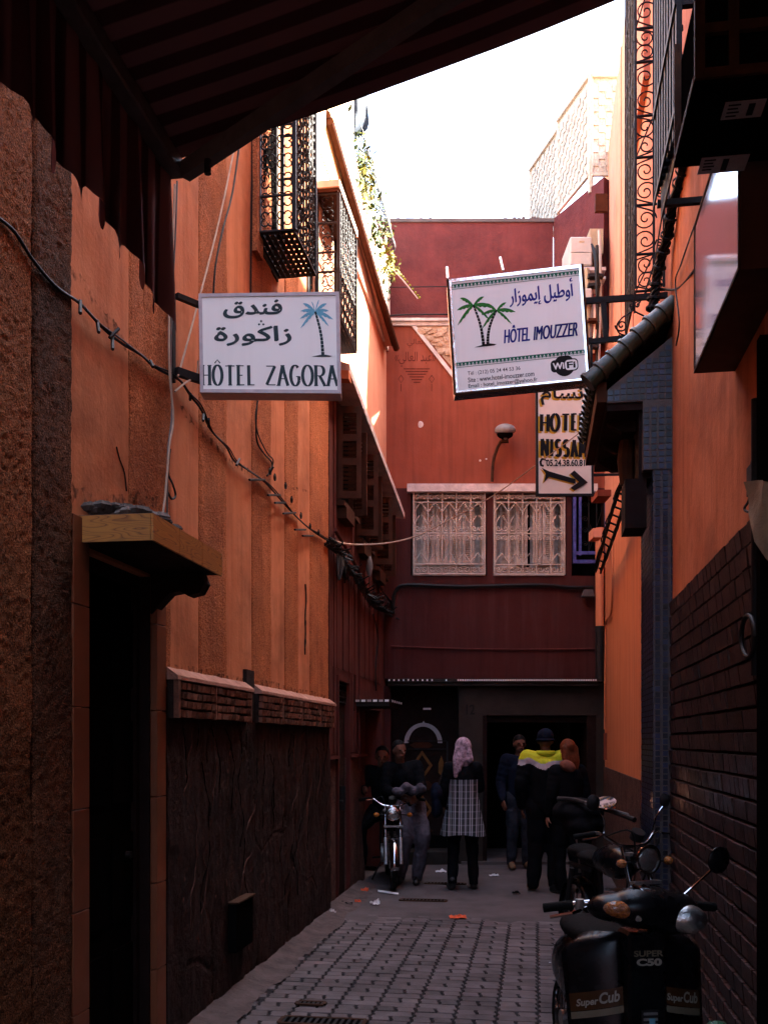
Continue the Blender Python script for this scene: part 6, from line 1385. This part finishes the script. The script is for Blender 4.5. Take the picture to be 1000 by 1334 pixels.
# man at the dark doorway
t, Q, W = person('man in a navy hooded top and grey blue jeans, facing out of the dark doorway', G(676, 12.55), A+.15, dict(elR=(-.24, .02, 1.10), wrR=(-.24, -.10, .88)), m_skin, [('jacket', [m_navy], 1.04), ('trousers', m_jeans, 1.0), ('shoes', m_boot), ('hair', m_hair)], 1.69)
sheet = Sheet(W((-.02, -.19, 1.18)), W((.11, -.19, 1.18)), W((.11, -.19, 1.40)), W((-.02, -.19, 1.40)), .0)
mb = MB()
for i, (x0, x1, y0, y1, m) in enumerate(((.1, .9, .0, .62, m_gold), (.15, .6, .70, .95, m_skyprint), (.2, .5, .1, .5, m_printk), (.6, .8, .3, .55, m_redlit))):
    q = MB(); q.hexa([sheet.at(x0, y0, .006*i*.3-.01), sheet.at(x1, y0+.05, .006*i*.3-.01), sheet.at(x1, y0+.05, .002+.006*i*.3), sheet.at(x0, y0, .002+.006*i*.3)], [sheet.at(x0+.1, y1, .006*i*.3-.01), sheet.at(x1+.05, y1+.05, .006*i*.3-.01), sheet.at(x1+.05, y1+.05, .002+.006*i*.3), sheet.at(x0+.1, y1, .002+.006*i*.3)]); q.build('chest_print', m, t)
# rider sitting on the moped
t, Q, W = person('seated man in black holding the handlebar of the small motorcycle by the maroon wall', G(499, 11.75), A-.25, dict(pelvis=(0, .12, .78), waist=(0, .10, .92), chest=(0, .04, 1.12), neck=(0, .0, 1.29), head=(.0, -.05, 1.41), shL=(.17, 0, 1.24), shR=(-.17, 0, 1.24), elL=(.24, -.10, 1.02), wrL=(.20, -.36, 1.03), elR=(-.25, -.10, 1.02), wrR=(-.14, -.36, 1.04), hipL=(.10, .08, .76), knL=(.20, -.28, .62), anL=(.22, -.12, .20), toL=(.24, -.26, .16), hipR=(-.10, .08, .76), knR=(-.20, -.28, .62), anR=(-.22, -.12, .20), toR=(-.24, -.26, .16), face=(.2, -1, -.15)),
    m_skin, [('jacket', [m_cloth], 1.05), ('trousers', m_cloth, 1.0), ('shoes', m_shoe), ('hair', m_hair)], 1.72)
# man leaning beside him, pale crumpled trousers
t, Q, W = person('bearded man in a black top and crumpled pale grey trousers, leaning against the small motorcycle', G(536, 11.25), A+.15, dict(pelvis=(-.02, .14, .90), waist=(-.04, .12, 1.04), chest=(-.10, .06, 1.24), neck=(-.13, .02, 1.40), head=(-.15, -.02, 1.535), shL=(.06, .04, 1.36), shR=(-.27, .02, 1.34), elL=(.10, -.08, 1.10), wrL=(.0, -.26, 1.02), elR=(-.32, -.06, 1.09), wrR=(-.17, -.24, 1.03), hipL=(.06, .10, .88), knL=(.10, -.18, .56), anL=(.06, -.02, .085), toL=(.02, -.17, .03), hipR=(-.11, .10, .88), knR=(-.10, -.16, .55), anR=(-.13, .06, .085), toR=(-.18, -.08, .03), face=(.35, -1, -.1)),
    m_skin, [('jacket', [m_cloth], 1.0), ('trousers', m_greycloth, 1.15), ('shoes', m_shoe), ('hair', m_hair)], 1.66)
mb = MB()
for i in range(14): mb.ball(P(516+i*2.6, 1027+3*math.sin(i*.9)+abs(i-7)*.5, 10.86+.04*math.sin(i*2)), (.05, .06, .045+.012*math.sin(i*1.7)), 10, 8)
voxel(mb, 'folded_cloth', [m_greycloth], None, .010, 2, label='crumpled lavender grey cloth over the lap of the man by the small motorcycle', cat='cloth')

# ================================================================== MOTORCYCLES
def wheel(par, c, ax, R_, wd=.05, spokes=18, name='wheel'):
    ax = V(ax).normalized(); c = V(c); h = wd/2
    w_ = MB().lathe(c, ax, [(R_-.045, -h*.7), (R_-.03, -h), (R_-.008, -h*.6), (R_, 0), (R_-.008, h*.6), (R_-.03, h), (R_-.045, h*.7), (R_-.045, -h*.7)], 36).build(name, m_rubber, par, smooth=True)
    MB().lathe(c, ax, [(R_-.05, -h*.75), (R_-.043, -h*.75), (R_-.043, h*.75), (R_-.05, h*.75), (R_-.055, 0), (R_-.05, -h*.75)], 36).build('rim', m_bikechrome, w_, smooth=True)
    mb = MB(); u = ax.orthogonal().normalized(); q = ax.cross(u)
    for k in range(spokes): a = 2*PI*k/spokes; d = u*math.cos(a)+q*math.sin(a); d2 = u*math.cos(a+.25)+q*math.sin(a+.25); mb.tube([c+d2*.04+ax*(.03 if k % 2 else -.03), c+d*(R_-.05)], .0028, 4, False)
    mb.build('spokes', m_bikechrome, w_); MB().cyl(c-ax*.045, c+ax*.045, .042, 16).build('hub', m_alu, w_, smooth=True); return w_
def fender(par, c, ax, R_, wd, a0, a1, mat, fwd):
    ax = V(ax).normalized(); f = V(fwd); mb = MB(); n = 18; vs = []
    for i in range(n+1):
        a = a0+(a1-a0)*i/n; rad = f*math.cos(a)+UP*math.sin(a)
        for j in range(6): b = -1+2*j/5; vs.append(V(c)+rad*(R_+.022-.02*b*b)+ax*b*wd/2)
    mb.add(vs, [(i*6+j, i*6+j+1, (i+1)*6+j+1, (i+1)*6+j) for i in range(n) for j in range(5)]); o = mb.build('fender', mat, par, smooth=True); sl_ = o.modifiers.new('t', 'SOLIDIFY'); sl_.thickness = .004; return o
def frame_of(loc, yaw, scale=1.):
    Rz = Matrix.Rotation(yaw, 3, 'Z'); b = V(loc); return lambda x, y, z: b+Rz@V((x*scale, y*scale, z*scale)), Rz
def moto(name, label, loc, yaw, k, tank=m_bikeblack, lamp_r=.078, steer=0., mirror=True):
    # points along -Y (its front); x is to its left
    L, Rz = frame_of(loc, yaw, k); t = thing(name, label, 'motorcycle', loc); X = Rz@V((1, 0, 0)); Fd = Rz@V((0, -1, 0)); R_ = .29*k
    Ls, Rs = frame_of(L(0, -.42, 0), yaw+steer, k); Xs = Rs@V((1, 0, 0)); Fs = Rs@V((0, -1, 0))
    wheel(t, Ls(0, -.20, .29), Xs, R_, .065*k); wheel(t, L(0, .62, .29), X, R_, .085*k)
    fender(t, Ls(0, -.20, .29), Xs, R_, .10*k, -.1, 2.3, m_bikechrome, Fs); fender(t, L(0, .62, .29), X, R_, .12*k, .5, 3.3, tank, Fd)
    for s in (-1, 1):
        fk = MB().cyl(Ls(s*.085, -.20, .29), Ls(s*.085, -.09, .58), .024*k, 12).build('fork_leg', m_alu, t, smooth=True); MB().cyl(Ls(s*.085, -.09, .58), Ls(s*.085, .03, .93), .016*k, 12).build('stanchion', m_bikechrome, fk, smooth=True)
    MB().slab(Ls(-.11, -.02, .88), Xs*.22*k, Fs*.05*k, UP*.02*k).build('yoke', m_alu, t); MB().slab(Ls(-.11, -.07, .70), Xs*.22*k, Fs*.05*k, UP*.02*k).build('yoke', m_alu, t)
    hb = [Ls(-.36, .14, 1.00), Ls(-.24, .08, 1.02), Ls(-.10, .03, .94), Ls(.10, .03, .94), Ls(.24, .08, 1.02), Ls(.36, .14, 1.00)]
    h = MB().tube(smoothpath(hb, 5), .011*k, 10).build('handlebar', m_bikechrome, t, smooth=True)
    for s in (-1, 1):
        MB().cyl(Ls(s*.26, .085, 1.018), Ls(s*.38, .15, .995), .018*k, 12).build('grip', m_rubber, h, smooth=True)
        MB().tube([Ls(s*.22, .04, 1.01), Ls(s*.30, .02, 1.0), Ls(s*.38, .06, .985)], .006*k, 6).build('lever', m_bikechrome, h)
        if mirror:
            m_ = MB().tube(smoothpath([Ls(s*.20, .07, 1.02), Ls(s*.22, .05, 1.12), Ls(s*.29, .05, 1.20)], 5), .005*k, 6).build('mirror', m_bikechrome, t, smooth=True)
            MB().lathe(Ls(s*.30, .05, 1.22), -Fs, [(0, -.022*k), (.035*k, -.016*k), (.052*k, 0), (.052*k, .004*k), (0, .004*k)], 18).build('mirror_glass', m_iron, m_, smooth=True)
    hl = MB().lathe(Ls(0, -.10, .86), Fs, [(0, -.10*k), (lamp_r*.6*k, -.09*k), (lamp_r*.95*k, -.03*k), (lamp_r*k, .02*k)], 24).build('headlight', tank, t, smooth=True)
    MB().lathe(Ls(0, -.10, .86), Fs, [(lamp_r*.92*k, .014*k), (lamp_r*1.05*k, .014*k), (lamp_r*1.05*k, .03*k), (lamp_r*.92*k, .034*k)], 28).build('lamp_ring', m_bikechrome, hl, smooth=True)
    MB().lathe(Ls(0, -.10, .86), Fs, [(lamp_r*.93*k, .022*k), (lamp_r*.7*k, .034*k), (lamp_r*.3*k, .042*k), (0, .044*k)], 24).build('lens', m_glass, hl, smooth=True)
    for s in (-1, 1):
        i_ = MB().cyl(Ls(s*.09, -.06, .84), Ls(s*.16, -.08, .84), .008*k, 8).build('indicator', m_iron, t, smooth=True); MB().ball(Ls(s*.19, -.09, .84), (.034*k, .030*k, .028*k), 12, 8).build('lens', m_amber, i_, smooth=True)
    MB().cyl(Ls(0, .0, .98), Ls(0, -.03, 1.03), .045*k, 16).build('gauge', m_iron, t, smooth=True)
    mb = MB(); mb.ball(L(0, -.12, .80), (.13*k, .24*k, .12*k), 20, 12, Rz); mb.ball(L(0, .0, .79), (.11*k, .22*k, .10*k), 16, 10, Rz); voxel(mb, 'fuel_tank', [tank], t, .012, 4)
    mb = MB(); mb.ball(L(0, .28, .78), (.12*k, .22*k, .05*k), 18, 10, Rz); mb.ball(L(0, .52, .80), (.11*k, .20*k, .055*k), 18, 10, Rz); voxel(mb, 'seat', [m_rubber], t, .012, 3)
    fr = MB()
    for a, b in (((0, -.34, .82), (0, -.24, .38)), ((0, -.24, .38), (0, .14, .30)), ((0, .14, .30), (.0, .20, .72)), ((0, -.34, .82), (0, .20, .72)), ((.07, .20, .70), (.07, .62, .70)), ((-.07, .20, .70), (-.07, .62, .70)), ((.09, .14, .32), (.09, .62, .29)), ((-.09, .14, .32), (-.09, .62, .29)), ((.10, .5, .68), (.10, .62, .33)), ((-.10, .5, .68), (-.10, .62, .33))): fr.cyl(L(*a), L(*b), .018*k, 10)
    fr.build('frame', m_iron, t, smooth=True)
    en = MB().cyl(L(-.12, -.04, .36), L(.12, -.04, .36), .11*k, 18).cyl(L(-.10, .08, .36), L(.10, .08, .36), .09*k, 18).build('engine', m_alu, t, smooth=True)
    mb = MB()
    for q in range(7): c = L(0, -.10-.012*q, .44+.028*q); mb.slab(c-X*.085*k-Fd*.06*k, X*.17*k, Fd*.14*k, UP*.010*k)
    mb.build('cylinder_fins', m_alu, en)
    MB().tube(smoothpath([L(.06, -.16, .55), L(.10, -.28, .42), L(.14, -.16, .22), L(.16, .2, .24), L(.17, .7, .30)], 5), [.018*k]*15+[.034*k]*6, 10).build('exhaust', m_bikechrome, t, smooth=True)
    MB().tube([L(-.10, .05, .28), L(-.22, .12, .02)], .010*k, 8).build('kickstand', m_iron, t)
    for s in (-1, 1): MB().cyl(L(s*.10, .05, .30), L(s*.22, .05, .29), .013*k, 8).build('foot_peg', m_rubber, t)
    MB().tube(smoothpath([Ls(-.2, .05, 1.0), Ls(-.12, -.10, 1.04), Ls(-.05, -.05, .80), Ls(-.03, .0, .6)], 5), .006*k, 6).build('brake_hose', m_cable, t); MB().tube(smoothpath([Ls(.2, .05, 1.0), Ls(.10, -.12, 1.02), Ls(.05, -.06, .80), Ls(.05, .05, .6)], 5), .006*k, 6).build('clutch_cable', m_cable, t)
    return t, L, Ls
moto('motorcycle', 'small black motorcycle seen head on with a round headlight, parked by the maroon wall', G(509, 11.35), A+.04, .96, lamp_r=.085, mirror=False)
mt, L, Ls = moto('motorcycle', 'black motorcycle with chrome handlebar and round headlight behind the front scooter, by the mosaic pillar', G(795, 6.85), A+.16, 1.0, lamp_r=.092, steer=.30)
MB().slab(P(747, 1138, 9.2), RT*.10, FW*.03, UP*.46).build('panel', m_paint_white, label='pale curved panel standing behind the second motorcycle', cat='panel') if False else None
# pale fairing of a third machine behind
mb = MB(); vs = []
for j in range(9):
    for i in range(5): t_ = j/8; vs.append(P(747+i*4+5*math.sin(t_*2.2)+3*t_, 1079+58*t_, 8.3+.10*math.sin(i*.8)))
mb.add(vs, [(j*5+i, j*5+i+1, (j+1)*5+i+1, (j+1)*5+i) for j in range(8) for i in range(4)]); o = mb.build('leg_guard', m_paint_white, smooth=True, label='pale curved leg guard of a machine parked behind the black motorcycle', cat='leg guard'); q = o.modifiers.new('s', 'SOLIDIFY'); q.thickness = .01
# windscreen bar with mirror catching the sky
t = thing('motorcycle', 'dark motorcycle hidden behind the others, only its long handlebar, bright mirror and black seat showing', 'motorcycle', G(775, 7.9))
c = P(788, 1045, 7.4); MB().lathe(c, (UP*.86-FW*.47-RT*.2).normalized(), [(0, 0), (.080, 0), (.085, -.008), (.06, -.02), (0, -.024)], 22).build('mirror', m_mirror, t, smooth=True)
MB().tube(smoothpath([P(726, 1041, 7.9), P(745, 1042, 7.8), P(768, 1048, 7.6), P(800, 1058, 7.4), P(826, 1068, 7.2)], 5), .020, 8).build('handlebar', m_iron, t, smooth=True)
MB().slab(P(764, 1050, 7.5), RT*.32+UP*-.09, FW*.10, UP*.035).build('instrument_panel', m_pvc, t, bevel=.006)
MB().ball(P(799, 1052, 7.35), (.012, .012, .010), 8, 6).build('tail_light', m_redlit, t)
mb = MB(); mb.ball(P(752, 1058, 8.0), (.20, .34, .12), 18, 12, Matrix.Rotation(A, 3, 'Z')); mb.ball(P(760, 1075, 7.9), (.17, .30, .12), 18, 12); voxel(mb, 'seat', [m_cloth], t, .014, 3)
wheel(t, V(G(770, 8.3, .29)), RT, .29, .07); MB().cyl(V(G(770, 8.3, .30)), P(757, 1062, 8.0), .06, 10).build('frame', m_iron, t)

# front scooter with broad leg shield
SL = G(834, 3.98); SY = A+.10; L, Rz = frame_of(SL, SY, 1.0); X = Rz@V((1, 0, 0)); Fd = Rz@V((0, -1, 0))
t = thing('scooter', 'black step-through scooter nearest the viewer, its broad leg shield lettered on both wings', 'scooter', SL)
def shield(s):
    mb = MB(); n = 14; m_ = 10; vs = []
    for j in range(n+1):
        z = .20+.645*j/n; tz = j/n; hw = .295-.03*(1-tz)-(.10*max(0, (tz-.86)/.14)**2 if tz > .86 else 0)
        for i in range(m_+1):
            u = i/m_; x = .075+(hw-.075)*u; y = -.02+.10*u**1.5+.05*tz-.07*(1-tz)
            vs.append(L(s*x, y, z+(-.02*u**3 if tz > .9 else 0)))
    mb.add(vs, [(j*(m_+1)+i, j*(m_+1)+i+1, (j+1)*(m_+1)+i+1, (j+1)*(m_+1)+i) for j in range(n) for i in range(m_)]); o = mb.build('leg_shield', m_bikeblack, t, smooth=True); q = o.modifiers.new('s', 'SOLIDIFY'); q.thickness = .008; q.offset = 0; return o
sR = shield(-1); sLf = shield(1)
MB().hexa([L(-.085, -.10, .14), L(.085, -.10, .14), L(.085, .05, .14), L(-.085, .05, .14)], [L(-.075, -.07, .86), L(.075, -.07, .86), L(.075, .07, .86), L(-.075, .07, .86)]).build('steering_cover', m_bikeblack, t, bevel=.012)
gr = MB().slab(L(-.033, -.094, .43), X*.066, Fd*.012, UP*.135).build('horn_grille', m_iron, t)
for q in range(6): MB().slab(L(-.028, -.1065+.0, .437+q*.022), X*.056, Fd*.004, UP*.010).build('grille_bar', m_alu, gr)
MB().slab(L(-.006, -.1105, .445), X*.022, Fd*.004, UP*.09).build('plate', m_skyprint, gr)
# headlight unit with a visor, amber indicator on its right side, clear lamp on the other
mb = MB(); mb.ball(L(0, -.04, .955), (.16, .10, .085), 24, 14, Rz); mb.ball(L(.10, -.03, .93), (.13, .10, .09), 24, 14, Rz); mb.ball(L(-.10, -.02, .955), (.13, .09, .06), 20, 12, Rz); hc = voxel(mb, 'headlight_cowl', [m_bikeblack], t, .011, 5)
RL = Rz@Matrix.Rotation(.12, 3, 'Y')
MB().ball(L(-.105, -.085, .955), (.078, .038, .036), 22, 12, RL).build('indicator_lens', m_amber, t, smooth=True); MB().ball(L(-.045, -.105, .940), (.036, .026, .034), 16, 10, RL).build('indicator_lens', m_glass, t, smooth=True)
MB().ball(L(.155, -.095, .915), (.078, .050, .058), 24, 14, RL).build('headlight_lens', m_glass, t, smooth=True)
for s in (-.02, .02): MB().tube([L(s-.03, -.05, 1.045), L(s+.03, -.12, 1.00)], .006, 6).build('chrome_strip', m_bikechrome, t)
MB().tube(smoothpath([L(.16, 0, .98), L(.22, .02, 1.02), L(.30, .02, 1.09)], 5), .0055, 8).build('mirror_stem', m_bikechrome, t, smooth=True)
MB().lathe(L(.335, .02, 1.13), (Rz@V((-.35, 1, .1))).normalized(), [(0, -.02), (.04, -.014), (.056, 0), (.056, .004), (0, .005)], 22).build('mirror', m_bikeblack, t, smooth=True)
h = MB().tube(smoothpath([L(-.14, .02, .97), L(-.24, .05, .96), L(-.34, .09, .94)], 5), .012, 10).build('handlebar', m_bikechrome, t, smooth=True)
MB().cyl(L(-.26, .055, .955), L(-.37, .10, .935), .019, 12).build('grip', m_rubber, h, smooth=True); MB().tube([L(-.22, .0, .95), L(-.29, -.03, .935), L(-.37, .0, .915)], .007, 6).build('lever', m_bikechrome, h); MB().cyl(L(-.25, .0, .93), L(-.25, .0, .985), .018, 10).build('switch_housing', m_alu, h)
MB().cyl(L(.2, .03, .95), L(.34, .08, .93), .019, 12).build('grip', m_rubber, h, smooth=True)
wheel(t, L(0, -.16, .23), X, .23, .07); fender(t, L(0, -.16, .23), X, .23, .13, .2, 2.6, m_bikeblack, Fd); wheel(t, L(0, 1.0, .23), X, .23, .07)
for s in (-1, 1): MB().cyl(L(s*.07, -.16, .23), L(s*.06, -.03, .55), .02, 10).build('fork_leg', m_bikeblack, t, smooth=True)
mb = MB(); mb.ball(L(0, .62, .74), (.13, .34, .06), 20, 12, Rz); voxel(mb, 'seat', [m_rubber], t, .014, 3)
mb = MB(); mb.ball(L(0, .75, .52), (.12, .40, .17), 20, 12, Rz); mb.ball(L(0, .35, .33), (.10, .35, .09), 20, 12, Rz); voxel(mb, 'rear_body', [m_bikeblack], t, .014, 3)
m_dim = M('aged_decal_silver', (.30, .27, .22), .5, .1, 20, 0); m_brn = M('brown_decal', (.055, .022, .008), .35, .1, 20, 0); m_crm = M('tan_decal', (.16, .13, .085), .4, .1, 20, 0)
def wing(s):
    def at(u, z):
        tz = (z-.20)/.645; hw = .295-.03*(1-tz); x = .075+(hw-.075)*u; y = -.02+.10*u**1.5+.05*tz-.07*(1-tz); return L(s*x, y, z)+Fd*.0055
    class W_:
        w, h, k = 1., 1., 0; lift = 0
        def at(q, x, y, up=0.):
            u = .02+.93*x if s > 0 else .95-.93*x; rise_ = -.045*x if s > 0 else -.045*(1-x); return at(u, .50+.12*y+rise_+.045*.4)+Fd*(.0006+up)
    w_ = W_(); mb = MB(); n = 10
    vs = [w_.at(i/n, .42) for i in range(n+1)]+[w_.at(i/n, 1.0) for i in range(n+1)]; mb.add(vs, [(i, i+1, n+2+i, n+1+i) for i in range(n)]); mb.build('decal', m_brn, sR if s < 0 else sLf)
    mb = MB(); vs = [w_.at(i/n, .18) for i in range(n+1)]+[w_.at(i/n, .40) for i in range(n+1)]; mb.add(vs, [(i, i+1, n+2+i, n+1+i) for i in range(n)]); mb.build('decal', m_crm, sR if s < 0 else sLf)
    typed(w_, 'Super', .10, .50, .50, .80, m_dim, 'decal_lettering', sR if s < 0 else sLf, .03, shear=.03, up=.001); typed(w_, 'Cub', .52, .56, .92, .92, m_dim, 'decal_lettering', sR if s < 0 else sLf, .03, shear=.03, up=.001)
wing(-1); wing(1)
sf = Sheet(L(-.062, -.083, .70), L(.062, -.083, .70), L(.062, -.077, .82), L(-.062, -.077, .82), .003)
typed(sf, 'SUPER', .02, .58, .98, .78, m_crm, 'badge_lettering', t, .03, up=.006); typed(sf, 'C50', .10, .28, .92, .52, m_dim, 'badge_lettering', t, .05, up=.006)
# ================================================================== LITTER AND SMALL THINGS
def crumple(px, py, w__, h__, mat, label, cat, n=7, z=.012, flat=.4):
    c = onZ(px, py, z); D = (c-CAM).dot(FW); r = w__/F*D/2; mb = MB(); vs = []; random.seed(int(px*7+py)); k = 9
    for j in range(k):
        for i in range(k): u, v = i/(k-1)*2-1, j/(k-1)*2-1; q = c+RT*(u*r)+FW*(v*r*.8)+UP*(abs(mnoise.noise(V((u*2.2+px, v*2.2, py))))*r*2.0*flat*(1-.5*(u*u+v*v)/2)); vs.append(q)
    mb.add(vs, [(j*k+i, j*k+i+1, (j+1)*k+i+1, (j+1)*k+i) for j in range(k-1) for i in range(k-1)]); mb.build('litter', mat, label=label, cat=cat, group=None, loc=(c.x, c.y, .0))
crumple(433, 1190, 9, 8, m_paper, 'small crumpled white paper at the foot of the cracked wall', 'litter', flat=1.2)
crumple(450, 1178, 18, 6, m_rubber, 'flattened black scrap by the foot of the maroon wall', 'litter')
crumple(466, 1175, 8, 8, m_redlit, 'tiny red and white wrapper beside the black scrap', 'wrapper', flat=1.0)
crumple(488, 1178, 13, 6, m_paper, 'white crumpled tissue in front of the slotted drain cover', 'litter', flat=.8)
crumple(475, 1161, 10, 8, m_redlit, 'red orange wrapper nearest the small motorcycle wheel', 'wrapper', flat=1.1)
crumple(462, 1166, 5, 4, m_paper, 'tiny white scrap by the maroon wall door', 'litter')
crumple(596, 1195, 22, 5, m_redlit, 'flat orange red wrapper lying in the middle of the alley', 'wrapper', flat=.35)
crumple(672, 1164, 10, 6, m_rubber, 'small black scrap left of the tan boots', 'litter', flat=.9)
crumple(574, 1136, 14, 4, m_paper, 'pale scrap by the door step', 'litter', flat=.5); crumple(643, 1141, 12, 4, m_paper, 'grey white scrap near the threshold of the dark doorway', 'litter', flat=.5)
crumple(716, 1254, 3, 2, m_paper, 'tiny white chip on the pavers', 'litter')
a, b = onZ(492, 1162, .012), onZ(519, 1166, .012); MB().slab(a, b-a, FW*.10, UP*.008).build('litter', m_paper, label='long flat white strip of card beside the small motorcycle', cat='litter')
mb = MB(); c = P(924, 1362, 3.5)
for i in range(10): mb.ball(c+V((random.uniform(-.05, .05), random.uniform(-.05, .05), random.uniform(-.10, .04))), (.05, .06, .05), 10, 8)
voxel(mb, 'plastic_bag', [m_bag], None, .010, 1, label='green plastic bag stuffed beside the scooter at the foot of the brick base', cat='bag')
for k, (px, py, r) in enumerate(((545, 1245, .012), (655, 1268, .010), (470, 1250, .012))): c = onZ(px, py); MB().ball(c+UP*.004, (r, r*.7, .006), 6, 4).build('pebble', m_conc, label=('grey pebble midway along the pavers', 'grey pebble on the pavers near the motorcycles', 'grey pebble on the pavers near the cracked wall')[k], cat='pebble')

t = thing('sky_blocking_building', 'brown plastered building that closes the alley behind the viewer', 'building', (0, -15, 0))  # added behind the camera, never seen, to cut sky light and reflections
MB().box((-7, -17, 0), (7, -14.0, 5)).build('wall', m_maroon, t); MB().box((-.5, -13.998, 0), (.5, -13.95, 2.2)).build('door', m_darkwood, t)
